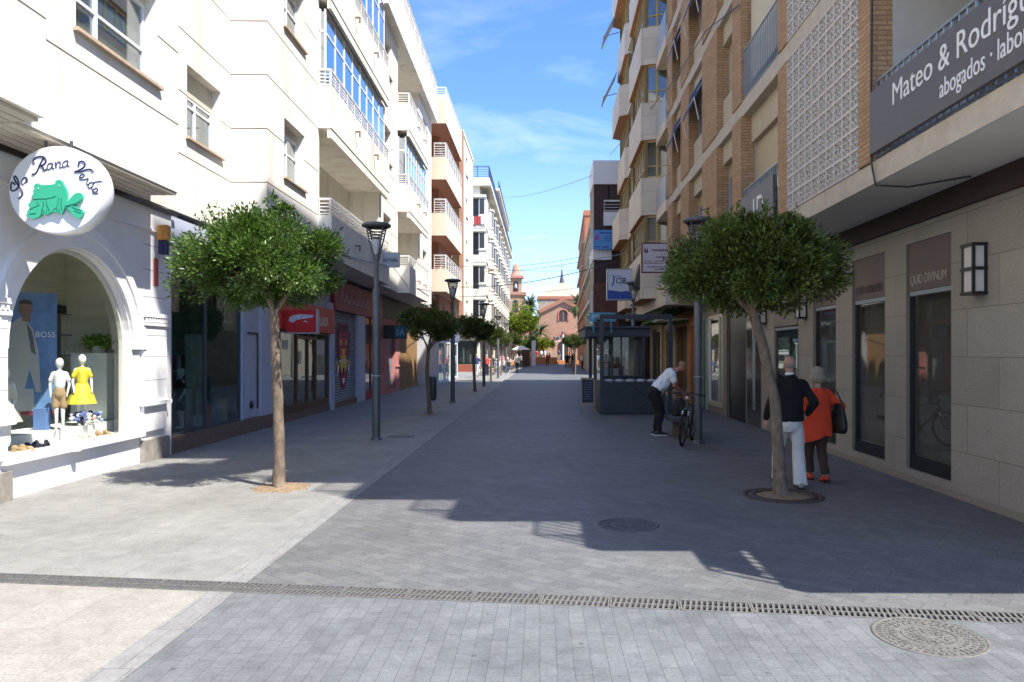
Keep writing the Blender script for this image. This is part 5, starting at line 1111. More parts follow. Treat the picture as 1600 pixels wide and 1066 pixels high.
# ================================================================== LEFT BLOCKS C (corner building with rounded bays)
crC=mat('cream_far_render',(.70,.65,.54),.85,var=.06); dkw=mat('dark_window_and_shade_far',(.05,.05,.05),.3,spec=.6)  # the dark tone also serves as painted shade in the corner loggias
def block_c(y0,y1,H,lab,first):
    Cb=empty('apartment_building',(-5.3,y0,0),0,lab,'building'); L_=y1-y0; m1=MB(); FHc=3.0; nf=4
    m1.box(-14,-.6,0,L_,0,H-1,m=0); m1.box(-.6,-.3,4.0 if first else 0,L_,3.6,H-1,m=0); 
    nb=int(L_/4.6); z0=4.2
    for k in range(5):
        z=z0+3.25*k
        if k==0: m1.box(-.6,.1,0,L_,3.5,4.2,m=0)
        if k<4:
            m1.box(-.3,.0,0,L_,z+3.05,z+3.25,m=0)
            for i in range(nb):
                yc=2.3+4.6*i+(.5 if first else 0)
                if first and i==0: continue
                # three-sided bay with moulded sills
                m1.prism([(-.6,yc-1.5),(-.05,yc-1.25),(.28,yc-.8),(.28,yc+.8),(-.05,yc+1.25),(-.6,yc+1.5)],z-.05,z+2.95,m=0)
                for za,zb,e_ in ((.92,1.04,.07),(2.76,2.96,.09),(-.06,.06,.06)):
                    m1.prism([(-.6,yc-1.5-e_),(-.05+e_*.4,yc-1.25-e_),(.28+e_,yc-.8-e_*.4),(.28+e_,yc+.8+e_*.4),(-.05+e_*.4,yc+1.25+e_),(-.6,yc+1.5+e_)],z+za,z+zb,m=0)
    m1.box(-14,.5,-.4,L_+.01,H-1.0,H-.6,m=0); m1.box(-14,.35,-.25,L_,H-.6,H-.2,m=0)
    if first:   # corner loggias facing the side street
        for k in range(4):
            z=z0+3.25*k; m1.box(-2.6,-.62,-.78,0,z-.15,z+.5,m=0); m1.box(-.62,-.02,-.74,0,z-.15,z+2.9,m=0); m1.box(-2.7,.06,-.84,0,z+2.72,z+3.0,m=0); m1.box(-2.7,.04,-.82,0,z-.2,z-.1,m=0); m1.box(-.68,.04,-.80,0,z+.9,z+1.0,m=0); m1.box(-.3,.0,0,3.4,z,z+3.25,m=0)
    m1.build('wall',[crC],Cb)
    w_=0
    for k in range(4):
        z=z0+3.25*k
        for i in range(nb):
            if first and i==0: continue
            yc=2.3+4.6*i+(.5 if first else 0); MB().box(.26,.295,yc-.68,yc-.08,z+1.08,z+2.7).box(.26,.295,yc+.08,yc+.68,z+1.08,z+2.7).add([(.0-.02,yc-1.18,z+1.1),(.24-.0,yc-.88,z+1.1),(.24,yc-.88,z+2.68),(-.02,yc-1.18,z+2.68),(-.02,yc-1.14,z+1.1),(.24,yc-.84,z+1.1),(.24,yc-.84,z+2.68),(-.02,yc-1.14,z+2.68)],[(0,1,2,3),(4,7,6,5)]).build('window',dkw,Cb)
        if first:
            MB().box(-2.55,-.64,-.03,-.005,z+.0,z+2.7).build('loggia_shade_panel',dkw,Cb); MB().box(-.54,-.10,-.755,-.742,z+1.15,z+2.6).build('window',dkw,Cb)  # dark sheet on the loggia back wall paints in the shade of the recess
            r=MB(); railing_h(r,(-2.6,-.76),(-.64,-.76),z+.5,z+1.05,5,.5,.02); r.build('railing',M['darkgrey'],Cb)
    r=MB(); railing_h(r,(.3,-.2),(.3,L_),H-.2,H+.9,5,2,.03); railing_h(r,(-3,-.2),(.3,-.2),H-.2,H+.9,5,1,.03); r.build('roof_railing',mat('navy_rail',(.03,.07,.18),.4),Cb)
    # shops below
    s=MB()
    for i in range(int(L_/5)): s.box(-.58,-.55,.8+5*i,4.6+5*i,.4,3.0)
    s.build('shop_window',dkw,Cb)
    if first:
        MB().box(-3.2,-.85,-.008,-.001,.75,3.0).build('shop_interior',mat('dark_shop_back',(.05,.045,.035),.8,var=.5,vscale=2),Cb); s=MB(); s.box(-3.2,-.85,-.06,-.05,.75,3.0); o=s.build('shop_window',M['glassdark'],Cb); MB().box(-3.3,-.7,-.10,-.02,0,.72).build('shop_base',mat('terracotta_base',(.30,.09,.05),.6),Cb); MB().box(-3.2,-.8,-.3,-.02,3.1,3.9).build('fascia',mat('beige_fascia',(.45,.36,.2),.6),Cb)
        s=MB(); rg=random.Random(2)
        for q in range(10): s.box(-3.1+q*.22,-2.95+q*.22,-.03,-.012,.9,1.2+rg.uniform(.1,1.4),m=q%3)
        s.build('display',[mat('disp_red',(.35,.08,.06),.6),mat('disp_grey',(.4,.4,.38),.6),mat('disp_dark',(.05,.05,.05),.6)],Cb)
    return Cb
cb=block_c(71,94,18.9,'ornate cream corner block with rounded bays and a blue roof railing, far left',True)
c2=block_c(94.02,126,18.9,'ornate cream block with attic storey and rounded bays, farthest on the left',False)
MB().box(-12,-.4,.2,31.8,18.95,22.6).box(-12,0,.0,31.9,22.6,22.9).build('attic',crC,c2)
r=MB(); railing_h(r,(-.1,.1),(-.1,31.5),22.9,23.8,4,2,.03); r.build('roof_railing',mat('navy_rail',(.03,.07,.18),.4),c2)
# laundry on the corner balcony
e=empty('laundry',(-6.3,70.2,14.9),0,'white and red laundry hanging over the top corner balcony of the ornate block','laundry'); q=MB(); rg=random.Random(8)
for i in range(7): q.box(-1+i*.32,-.72+i*.32,-.06-.02*(i%2),-.04,-.75-rg.uniform(0,.2),-.05,m=(1 if i in (3,4) else 0))
q.build('cloth',[whitecloth,mat('red_cloth',(.5,.06,.06),.9)],e)

# ================================================================== CHURCH
chb=mat('pinkish_church_brick',(.40,.235,.16),.85,var=.25,vscale=2.5); chc=mat('church_cornice',(.40,.16,.10),.8); chp=mat('pale_roof',(.36,.31,.235),.8,var=.15); 
e=empty('church',(4.26,140,0),0,'brick church with stacked gables, pale pyramid roof and dark spire closing the street','church')
m1=MB(); T=basis('-y',(0,0,0))
m1.prism([(-4.6,0),(4.6,0),(4.6,9.3),(0,11.6),(-4.6,9.3)],-16,0,T=T); m1.box(-9,9,3,18,0,9.0)
m1.prism([(-6.2,0),(6.2,0),(6.2,3.2),(3.2,3.4),(0,5.6),(-3.2,3.4),(-6.2,3.2)],0,2.2,T=T)
m1.build('wall',chb,e)
m1=MB(); m1.prism([(-5.0,9.2),(0,11.75),(5.0,9.2),(5.0,9.75),(0,12.3),(-5.0,9.75)],-.4,.5,T=T); m1.prism([(-6.4,3.1),(-3.2,3.35),(0,5.6),(3.2,3.35),(6.4,3.1),(6.4,3.6),(3.3,3.85),(0,6.15),(-3.3,3.85),(-6.4,3.6)],2.0,2.6,T=T); m1.box(-5.0,5.0,4,14,12.4,12.95); m1.build('cornice',chc,e)
m1=MB(); m1.box(-4.8,4.8,4.2,13.8,9,12.4,m=0); v=[(-4.8,4.2,12.95),(4.8,4.2,12.95),(4.8,13.8,12.95),(-4.8,13.8,12.95),(0,9,16.3)]; m1.add(v,[(0,1,4),(1,2,4),(2,3,4),(3,0,4)]); m1.build('roof',chp,e)
MB().lathe([(.55,16.0),(.32,17.0),(.1,18.7),(.04,18.8)],8,c=(0,9,0)).box(-.03,.03,8.97,9.03,18.7,19.9).box(-.35,.35,8.97,9.03,19.3,19.36).build('spire',mat('slate_spire',(.09,.07,.08),.5),e)
def archpoly(x,z0,z1,w): return [(x-w,z0)]+[(x+w,z0)]+[(x+w*math.cos(R(t)),z1+w*math.sin(R(t))) for t in range(0,181,15)]
o=MB().prism(archpoly(0,7.9,9.2,.75),0,.05,T=T).build('window',dkw,e); 
w_=MB(); w_.path([(.9*math.cos(R(t)),-.1,9.2+.9*math.sin(R(t))) for t in range(0,181,12)],.13,6).box(-1.05,-.78,-.15,-.0,7.9,9.2).box(.78,1.05,-.15,0,7.9,9.2).box(-.06,.06,-.1,-.055,7.9,9.9).build('window_surround',chc,o)
MB().prism(archpoly(-.1,.5,3.1,1.0),2.2,2.26,T=T).build('door',mat('church_door',(.04,.025,.02),.6),e)
for x in (-3.9,3.9): MB().box(x-.35,x+.35,-2.26,-2.2,1.5,2.7).build('window',dkw,e)
e=empty('bell_tower',(-5.3,150,0),0,'square brick bell tower with an arched belfry and pointed cap behind the cream block','bell tower')
m1=MB(); m1.box(-1.6,2.0,-1.8,1.8,0,13.6); m1.box(-.9,1.4,-1.2,1.2,13.9,17.0,m=0)
m1.build('shaft',mat('tower_ochre',(.46,.30,.17),.85,var=.1),e)
m1=MB(); m1.box(-1.9,2.3,-2.1,2.1,13.5,14.1); m1.box(-1.3,1.8,-1.6,1.6,17.0,17.5); m1.lathe([(1.2,17.5),(.8,18.3),(.7,19.2),(.15,20.2),(.04,20.3)],8,c=(.25,0,0)); m1.box(.22,.28,-.03,.03,20.2,21.8); m1.box(-.05,.55,-.03,.03,21.1,21.17); m1.build('cornice',mat('tower_pink',(.48,.25,.17),.8),e)
MB().prism(archpoly(.25,14.3,15.9,.5),1.2,1.26,T=T).prism(archpoly(.2,10,12,.55),1.8,1.86,T=T).build('belfry_opening',dkw,e); MB().lathe([(.35,14.9),(.3,15.4),(.12,15.8),(.03,15.9)],12,c=(.25,-1.32,0)).build('bell',mat('bronze_pale',(.4,.42,.45),.4,metal=.6),e)
e=empty('street_lantern',(4.0,132,0),0,'tall white multi-armed lantern column in front of the church','lantern'); b=MB(); b.path([(0,0,0),(0,0,5.2)],.16,8)
for sx__ in (-1.5,-.8,.8,1.5): b.path([(0,0,4.0),(sx__,0,3.9),(sx__,0,4.3)],.07,6)
b.build('post',whitep,e); b=MB()
for sx__ in (-1.5,-.8,0,.8,1.5): b.lathe([(.18,0),(.28,.4),(.1,.62)],8,c=(sx__,0,4.3 if sx__ else 5.2))
b.build('lantern_head',mat('dark_lantern',(.12,.13,.14),.4),e)
# stepped orange plaza wall
tag(MB().box(-3.5,2.6,118,119,0,1.15).box(-3.5,9,120,126,0,.6).box(-3.8,2.8,117.6,118.0,0,.35).build('plaza_wall',mat('orange_plaza_wall',(.55,.22,.08),.8,var=.1)),'low orange wall and steps at the end of the street','low wall')
tag(MB().box(-1.3,-.72,103.9,104.5,0,3.5).box(-1.34,-.68,103.86,104.54,3.5,3.58).build('white_pillar',whitep),'white advertising pillar beside the pale parasol','pillar')

# ================================================================== TREES
bark=mat('tree_bark',(.19,.14,.10),.9,var=.5,vscale=14,bump=.6,bscale=35,stretch=(1,1,.5)); 
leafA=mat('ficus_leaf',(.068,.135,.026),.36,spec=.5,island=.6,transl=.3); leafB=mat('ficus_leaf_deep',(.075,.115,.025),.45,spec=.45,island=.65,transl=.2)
def crown(name,par,c,rad,n,ls,m,seed,flat=.8,lumps=42,shoots=48,dens=.35):
    rg=np.random.default_rng(seed); c=np.array(c); rad=np.array(rad)
    # lump centres near the shell, so the outline is uneven
    ra=np.sqrt(rg.uniform(0,1,lumps))*rg.uniform(.66,.93,lumps); an=rg.uniform(0,2*math.pi,lumps); zt=.72*np.sqrt(np.clip(1-(ra/.95)**2.4,0,1)); zz=rg.uniform(-.62,1,lumps)*zt; v=np.stack([ra*np.cos(an),ra*np.sin(an),zz],1); LC=c+v*rad; LR=rg.uniform(.15,.30,size=lumps)*rad[:2].mean()
    idx=rg.integers(0,lumps,n); d=rg.normal(size=(n,3)); d/=np.linalg.norm(d,axis=1)[:,None]; t=rg.uniform(dens,1.05,size=(n,1))
    P=LC[idx]+d*t*LR[idx][:,None]*np.array([1,1,.75]); D=d*.7+(P-c)/rad*.6+rg.normal(size=(n,3))*.35+np.array([0,0,.25])
    # shoots sticking out on top and the sides
    sp=[];sd=[]
    for i in range(shoots):
        a=rg.uniform(0,2*math.pi); e_=rg.uniform(-.1,1.4); u=np.array([math.cos(a)*math.cos(e_),math.sin(a)*math.cos(e_),math.sin(e_)]); b=c+u*rad*.92; ln=rg.uniform(.06,.22)*(rad[2]/.7); dirr=u*.5+np.array([0,0,.8]); dirr/=np.linalg.norm(dirr)
        for j in range(14): sp.append(b+dirr*ln*(j/14)+rg.normal(size=3)*.006); sd.append(dirr*.6+rg.normal(size=3)*.6)
    P=np.vstack([P,np.array(sp)]); D=np.vstack([D,np.array(sd)]); n=len(P)
    hv=rg.normal(size=(16,3)); hv/=np.linalg.norm(hv,axis=1)[:,None]; HC=c+hv*rad*rg.uniform(.72,1.0,size=(16,1)); HR=rg.uniform(.10,.20,size=16)*rad[:2].mean()
    dm=np.min(np.linalg.norm(P[:,None,:]-HC[None],axis=2)/HR[None],axis=1); keep=(dm>1)|(rg.uniform(size=len(P))<.12); P=P[keep]; D=D[keep]; n=len(P)
    D/=np.linalg.norm(D,axis=1)[:,None]; Q=np.cross(D,rg.normal(size=(n,3))); Q/=np.linalg.norm(Q,axis=1)[:,None]; N=np.cross(D,Q)
    s=(ls*rg.uniform(.5,1.45,size=(n,1))); w_=s*.21
    V=np.stack([P,P+D*s*.45+Q*w_+N*w_*.35,P+D*s,P+D*s*.45-Q*w_+N*w_*.35],axis=1).reshape(-1,3)
    me=bpy.data.meshes.new(name); me.vertices.add(n*4); me.vertices.foreach_set('co',V.ravel().astype(np.float32)); me.loops.add(n*6); 
    base=np.arange(n)[:,None]*4; F=np.hstack([base,base+1,base+2,base,base+2,base+3]).ravel()
    me.loops.foreach_set('vertex_index',F.astype(np.int32)); me.polygons.add(n*2); me.polygons.foreach_set('loop_start',np.arange(0,n*6,3,dtype=np.int32)); me.polygons.foreach_set('loop_total',np.full(n*2,3,dtype=np.int32)); me.update(calc_edges=True); me.validate()
    me.materials.append(m); o=bpy.data.objects.new(name,me); C.objects.link(o); o.parent=par; return o,LC
def tree(loc,label,hb,c,rad,n,ls,m,seed,lean=(0,0),r0=.075,pit_=None,trunkpts=None,barkm=None,group='clipped street trees',lumps=42):
    e=empty('street_tree',loc,0,label,'tree',group); cr_,LC=crown('crown',e,c,rad,n,ls,m,seed,lumps=lumps)
    t=MB(); rg=random.Random(seed); pts=trunkpts or [(0,0,-.02),(0,0,.06),(.01,0,.5),(-.01,0,1.2),(0,0,hb)]
    rs=[r0*1.75,r0*1.16,r0,r0*.93,r0*.86][:len(pts)]+[r0*.8]*(len(pts)-5); 
    fp_=[];fr_=[]
    for i in range(len(pts)-1):
        for j in range(4): q=j/4; fp_.append([pts[i][a]*(1-q)+pts[i+1][a]*q+(rg.uniform(-.006,.006) if a<2 else 0) for a in range(3)]); fr_.append((rs[i]*(1-q)+rs[i+1]*q)*rg.uniform(.95,1.06))
    fp_.append(pts[-1]); fr_.append(rs[-1]); t.path(fp_,fr_,14)
    top=Vector(pts[-1])
    order=list(range(len(LC))); rg.shuffle(order)
    mains=[]
    for i in range(5):
        tg=Vector(LC[order[i]]); mid=top.lerp(tg,.5)+Vector((0,0,.04)); t.path([top-Vector((0,0,.05)),top.lerp(mid,.5)+Vector((0,0,-.03)),mid,tg],[r0*.55,r0*.42,r0*.32,r0*.12],8); mains.append(mid)
    for i in range(5,22 if len(LC)>22 else len(LC)):
        tg=Vector(LC[order[i]]); s_=min(mains,key=lambda q:(q-tg).length); t.path([s_,s_.lerp(tg,.5)+Vector((rg.uniform(-.05,.05),)*3),tg],[r0*.22,r0*.15,r0*.05],6)
    t.build('trunk',barkm or bark,e); return e
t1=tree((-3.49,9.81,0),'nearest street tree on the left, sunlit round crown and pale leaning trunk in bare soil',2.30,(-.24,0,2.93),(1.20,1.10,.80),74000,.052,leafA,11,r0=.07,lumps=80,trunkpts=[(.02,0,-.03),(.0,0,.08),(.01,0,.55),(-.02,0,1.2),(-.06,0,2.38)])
c_,LC_=crown('crown_tip',t1,(-.02,0,3.62),(.2,.2,.26),420,.07,leafA,12,lumps=8,shoots=5); c_.name='top_shoots'
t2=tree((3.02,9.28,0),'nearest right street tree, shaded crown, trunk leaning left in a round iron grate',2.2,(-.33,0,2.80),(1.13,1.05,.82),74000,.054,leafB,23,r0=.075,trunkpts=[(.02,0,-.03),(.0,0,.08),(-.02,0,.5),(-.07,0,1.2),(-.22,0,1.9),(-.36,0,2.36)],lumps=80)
soil=mat('sandy_soil',(.27,.195,.12),.95,var=.45,vscale=16,bump=.8,bscale=70)
so_=MB().lathe([(.40,-.004),(.36,.006),(.30,.014),(.22,.02),(.12,.03),(.03,.034)],40,caps=False); rg=random.Random(91); fz=[rg.uniform(.82,1.08) for _ in range(40)]
so_.v=[(x*(.5*fz[i%40]+.5*fz[(i+1)%40]),y*(.5*fz[i%40]+.5*fz[(i+1)%40]),z+rg.uniform(-.003,.005)) for i,(x,y,z) in enumerate(so_.v)]
for i in range(26): a_=rg.uniform(0,6.28); q_=rg.uniform(.12,.46); so_.ell((q_*math.cos(a_),q_*math.sin(a_),.012),(rg.uniform(.006,.016),rg.uniform(.006,.014),.007),n=6)
tag(so_.build('tree_pit_soil',soil,loc=(-3.46,9.86,0)),'round patch of bare sandy soil round the near left tree','soil patch')
e=empty('tree_grate',(3.05,9.28,0),0,'round rusty cast iron ring grate around the near right tree','tree grate'); rust=mat('rusty_iron',(.075,.055,.05),.7,metal=.2,var=.35,vscale=14)
MB().lathe([(.50,0),(.50,.012),(.44,.016),(.435,.004),(.43,.004)],48,caps=False).lathe([(.425,.004),(.42,.014),(.33,.016),(.325,.0)],48,caps=False).build('ring',rust,e); MB().lathe([(.33,.001),(.2,.012),(.05,.02)],32,caps=False).build('soil',soil,e)
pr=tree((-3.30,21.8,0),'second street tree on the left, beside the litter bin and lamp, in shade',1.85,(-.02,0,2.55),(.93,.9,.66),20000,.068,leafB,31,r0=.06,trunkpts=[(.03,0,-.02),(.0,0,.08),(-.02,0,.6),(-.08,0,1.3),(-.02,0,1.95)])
for j,(x,y,rz,s_,lb) in enumerate([(-3.10,34.5,.9,1.12,'third street tree on the left, forked trunk leaning right between the second and third lamps'),(-3.18,47,2.1,1.12,'fourth street tree on the left, beyond the third lamp'),(-3.2,59.5,3.3,1.05,'fifth street tree on the left, before the café tables')]):
    o=copy_tree(pr); o.location=(x,y,0); o.rotation_euler=(0,0,rz); o.scale=(s_,s_,s_); tag(o,lb,'tree','clipped street trees')
for j,(x,y,s_,lb) in enumerate([(-3.0,78,1.25,'sunlit green lollipop tree beyond the side street on the left'),(2.9,62,1.05,'nearest dark tree beyond the kiosk on the right'),(3.15,71,1.1,'second dark tree beyond the kiosk on the right'),(3.5,84,1.2,'third dark tree beyond the kiosk on the right'),(3.9,98,1.25,'farthest dark street tree on the right, near the church')]):
    o=copy_tree(pr); o.location=(x,y,0); o.rotation_euler=(0,0,j*1.3+.4); o.scale=(s_,)*3; tag(o,lb,'tree','clipped street trees')
# big trees near the plaza
leafC=mat('lime_green_leaf',(.17,.25,.03),.6,island=.4,transl=.3); leafD=mat('mid_green_leaf',(.10,.19,.04),.6,island=.4,transl=.3)
tree((-3.4,118,0),'tall yellow-green tree in front of the bell tower',3.4,(.2,0,6.3),(2.9,2.2,3.1),9000,.34,leafC,41,r0=.2,trunkpts=[(0,0,-.1),(0,0,.4),(0,0,1.2),(.1,0,2.4),(.1,0,4)],group='plaza trees',lumps=50)
tree((-1.9,112,0),'lower bright green bushy tree left of the church door',1.2,(0,0,2.8),(1.5,1.3,1.5),4000,.25,leafD,42,r0=.12,trunkpts=[(0,0,-.1),(0,0,.4),(0,0,.9),(0,0,1.5)],group='plaza trees')
tree((.6,124,0),'small lime tree before the left corner of the church',1.2,(0,0,3.0),(1.7,1.3,1.3),4000,.25,leafC,43,r0=.12,trunkpts=[(0,0,-.1),(0,0,.4),(0,0,.9),(0,0,1.8)],group='plaza trees')
tree((8.2,112,0),'dark tree at the right end of the street in front of the church',1.4,(0,0,4.2),(1.6,1.5,2.4),4000,.25,leafD,44,r0=.12,trunkpts=[(0,0,-.1),(0,0,.4),(0,0,.9),(0,0,2)],group='plaza trees')
palm_l=mat('palm_frond',(.06,.09,.035),.6,island=.4,transl=.2); palm_b=mat('palm_trunk',(.16,.09,.05),.9,var=.3,vscale=6)
def palm(loc,h,rl,label,seed):
    e=empty('palm_tree',loc,0,label,'palm','palms by the church'); MB().path([(0,0,-.2),(.1,0,h*.5),(0,0,h)],[.3,.24,.26],10).ell((0,0,h),(.45,.45,.6),n=10).build('trunk',palm_b,e)
    b=MB(); rg=random.Random(seed)
    for i in range(34):
        a=rg.uniform(0,6.28); el=rg.uniform(-.5,1.35); L_=rl*rg.uniform(.8,1.1); p=Vector((0,0,h+.2)); d=Vector((math.cos(a)*math.cos(el),math.sin(a)*math.cos(el),math.sin(el))); pts=[p]
        for j in range(7): p=p+d*L_/7; d=(d+Vector((0,0,-.17))).normalized(); pts.append(p.copy())
        side=Vector((-math.sin(a),math.cos(a),0))
        for j in range(1,14):
            u=j/14*7; k=min(6,int(u)); q=pts[k].lerp(pts[k+1],u-k); w_=.55*math.sin(math.pi*(j/14)**.7)+.1
            for s_ in (-1,1): 
                tip=q+side*s_*w_+(pts[k+1]-pts[k])*.6+Vector((0,0,-.1)); off_=(pts[k+1]-pts[k])*.55; b.add([q,q+off_,tip],[(0,1,2)])
    b.build('fronds',palm_l,e); return e
palm((-1.75,120,0),8.9,2.6,'tall palm tree between the bell tower and the church',1); palm((-.3,128,0),5.2,2.4,'lower palm tree left of the church gable',2); palm((6.3,122,0),9.4,2.6,'tall palm tree on the right of the church roof',3); palm((7.5,126,0),6.2,2.2,'lower palm tree at the right flank of the church',4)

# ================================================================== STREET LAMPS
galv=mat('galvanised_post',(.13,.135,.135),.5,metal=.4,var=.2,vscale=6); opal=mat('lamp_glass',(.5,.5,.48),.2,spec=.6)
def lamp(loc,label):
    e=empty('street_lamp',loc,0,label,'street lamp','modern lamp posts along the street')
    p=MB().lathe([(.082,0),(.082,1.2),(.078,3.1),(.05,3.14),(.05,3.75)],20).lathe([(.12,0),(.12,.03),(.084,.05)],20)
    p.build('post',galv,e); MB().box(-.083,.084,-.084,.083,1.32,1.34).build('band',alug,e)
    h=MB(); h.lathe([(.055,3.72),(.085,3.80),(.055,3.86)],16)
    for j in range(4):
        a=R(45+90*j); h.path([(.07*math.cos(a),.07*math.sin(a),3.80),(.24*math.cos(a),.24*math.sin(a),4.40)],.016,6)
    h.lathe([(.235,4.40),(.30,4.43),(.30,4.47),(.24,4.50),(.02,4.53)],32,caps=False)
    for z,r in ((4.34,.17),(4.28,.15),(4.22,.13),(4.16,.115)): h.lathe([(r,z),(r+.018,z+.012),(r,z+.024),(r-.02,z+.012)],20,caps=False)
    h.build('lamp_head',galv,e); MB().lathe([(.05,3.84),(.10,4.02),(.11,4.16),(.05,4.22)],16).build('lens',opal,e)
    return e
l0=lamp((-3.42,15.3,0),'nearest grey lamp post on the left, beside the near tree')
for x,y,lb in [(-3.22,26.9,'second lamp post on the left, next to the shaded tree and bin'),(-3.08,39.8,'third lamp post on the left'),(-3.05,52.5,'fourth lamp post on the left, standing just in the sunlit side street'),(-3.05,65,'fifth lamp post on the left, by the café crowd'),
               (3.15,14.75,'thick grey lamp post on the right behind the leaning bicycle'),(3.5,27.8,'second lamp post on the right, in front of the blue wave sign'),(3.5,39.8,'third lamp post on the right, above the kiosk roof'),(3.5,52.5,'fourth lamp post on the right, beyond the kiosk')]:
    o=copy_tree(l0); o.location=(x,y,0); tag(o,lb)
# litter bin
e=empty('litter_bin',(-3.32,22.6,0),0,'dark oval litter bin behind the second left tree','bin'); MB().lathe([(.09,.35),(.12,.42),(.12,1.05),(.10,1.08)],20).build('body',M['darkgrey'],e); MB().tube((-.14,0,0),(-.14,0,1.12),.02).tube((-.14,0,.9),(-.08,0,.9),.015).build('post',M['darkgrey'],e)

# ================================================================== KIOSK
steel=mat('blue_grey_steel',(.028,.034,.042),.45,spec=.5,var=.15); KX0,KX1,KY0,KY1=1.74,3.75,21.6,26.6
e=empty('kiosk',(0,0,0),0,'blue-grey steel street kiosk with glazed sides and counter panels','kiosk')
m1=MB()
for x,y in ((KX0,KY0),(KX1,KY0),(KX0,KY1),(KX1,KY1),(KX0,24.2),(KX1,24.6)): MB().box(x,x+.11,y,y+.11,0,2.93 if y==KY0 else 2.6).build('post',steel,e)
m1.box(KX0-.003,KX1+.113,KY0-.003,KY0+.113,2.80,2.94); m1.box(KX0,KX0+.11,KY0+.11,24.2,2.82,2.93); m1.box(KX1,KX1+.11,KY0+.11,24.2,2.82,2.93)
m1.build('top_beam',steel,e)
m1=MB(); m1.box(1.42,3.50,23.6,27.3,2.33,2.62); m1.box(1.37,3.55,23.5,27.4,2.60,2.66); m1.build('roof',mat('slate_fascia',(.065,.07,.09),.5,var=.1),e,bevel=.01)
m1=MB(); m1.box(KX0+.112,3.6,KY0+.02,KY0+.08,.05,.93); m1.box(KX0+.03,KX0+.09,KY0+.112,KY1,.05,.93); m1.box(KX0+.11,3.6,KY0-.0,KY0+.02,.86,.95); m1.box(KX0+.11,3.6,KY0,KY0+.02,.03,.10); m1.box(2.66,2.72,KY0,KY0+.02,.10,.86)
m1.box(3.6,3.66,KY0-.0,KY0+.1,0,.95)
for (xa,za,xb,zb) in ((1.86,.12,2.66,.8),(2.72,.12,3.6,.8),(2.72,.8,3.6,.12)): m1.path([(xa,KY0+.012,za),(xb,KY0+.012,zb)],.014,5)
m1.build('panel',steel,e)
g=MB(); g.box(KX0+.05,KX0+.06,KY0+.12,24.15,.95,2.3); g.box(2.0,3.35,24.0,24.01,.95,2.35); g.build('pane',M['glass'],e)
m1=MB(); m1.box(1.95,3.3,24.2,24.9,0,1.05,m=0); m1.box(3.05,3.12,24.1,26.5,.0,2.33,m=0); m1.box(1.9,3.3,26.4,26.45,1.95,2.33,m=0); m1.box(1.9,3.3,26.4,26.45,0,.9,m=0); m1.box(2.3,2.36,24.0,24.08,0,2.33,m=0); m1.box(2.75,2.9,26.3,26.4,0,2.33,m=0)
for z in (1.45,1.85): m1.box(2.0,3.0,25.6,25.9,z,z+.03,m=0)
m1.box(3.2,3.3,24.0,24.1,0,2.36,m=0); m1.box(1.95,2.02,24.0,24.1,.0,2.36,m=0); m1.box(2.6,2.65,24.0,24.05,1.0,2.36,m=0)
m1.build('counter',[M['darkgrey']],e)
rg=random.Random(12)
for j,(x,z,c_,nm) in enumerate([(2.08,1.05,(.55,.62,.66),'pale blue'),(2.45,1.05,(.5,.5,.48),'grey'),(2.8,1.05,(.3,.12,.1),'dark red'),(2.1,1.48,(.55,.62,.66),'whitish'),(2.45,1.48,(.5,.45,.4),'beige'),(2.12,1.88,(.45,.34,.1),'yellow'),(2.5,1.88,(.25,.35,.2),'green')]):
    y=24.5 if z<1.2 else 25.72; tag(MB().box(-.14,.14,-.1,.1,0,.22).box(-.15,.15,-.11,.11,.22,.245).build('box',[mat('goods_%d'%j,c_,.6)],loc=(x,y,z+.031 if z>1.2 else z),bevel=.01),'%s goods box on the %s of the kiosk'%(nm,'counter' if z<1.2 else 'lower shelf' if z<1.6 else 'upper shelf'),'box')
for j in range(5): 
    o=MB().lathe([(.13,.0),(.16,.05),(.10,.075),(.01,.085)],18).build('plate',mat('pale_dish',(.45,.47,.5),.4),loc=(2.02+.32*j,KY0+.25,.952)); tag(o,'pale round cushion on the kiosk counter ledge','cushion','round cushions on the kiosk counter')
MB().box(KX0+.1,3.62,KY0+.06,KY0+.5,.92,.951).build('counter_top',steel,e)
e=empty('light_sign',(1.95,23.3,2.95),0,'small light blue sign with white letters on the kiosk roof','sign'); MB().box(-.42,.42,-.05,.05,-.15,.13).box(-.3,-.26,-.02,.02,-.5,-.15).box(.26,.3,-.02,.02,-.5,-.15).build('panel',mat('cyan_sign',(.08,.33,.48),.4),e); text('PCB S',.24,'-y',(-.36,-.055,-.1),mat('pale_cyan_letter',(.55,.7,.75),.4),e,sx=1.1)
# a-board
e=empty('a_board',(1.43,22.3,0),0,'chalkboard menu stand in a pale wooden frame left of the kiosk','menu board')
m1=MB(); T=Matrix.Rotation(R(-8),4,'X')
m1.box(-.21,-.17,-.02,.02,0,1.06,T=T); m1.box(.17,.21,-.02,.02,0,1.06,T=T); m1.box(-.17,.17,-.019,.019,1.0,1.06,T=T); m1.box(-.17,.17,-.019,.019,.24,.30,T=T)
T2=Matrix.Translation((0,.29,0))@Matrix.Rotation(R(8),4,'X'); m1.box(-.21,-.17,-.02,.02,0,1.05,T=T2); m1.box(.17,.21,-.02,.02,0,1.05,T=T2); m1.build('frame',mat('pale_wood',(.35,.27,.19),.7,var=.2),e)
MB().box(-.17,.17,-.012,.012,.30,1.0,T=T).build('board',mat('chalkboard',(.015,.022,.035),.6),e)
q=MB(); rg=random.Random(5)
for i in range(8):
    x=-.13
    while x<.1: w_=rg.uniform(.02,.06); q.box(x,min(.13,x+w_),-.0145,-.012,.90-i*.07,.915-i*.07,T=T); x+=w_+.015
q.build('chalk_lines',mat('chalk',(.2,.24,.3),.9),e)

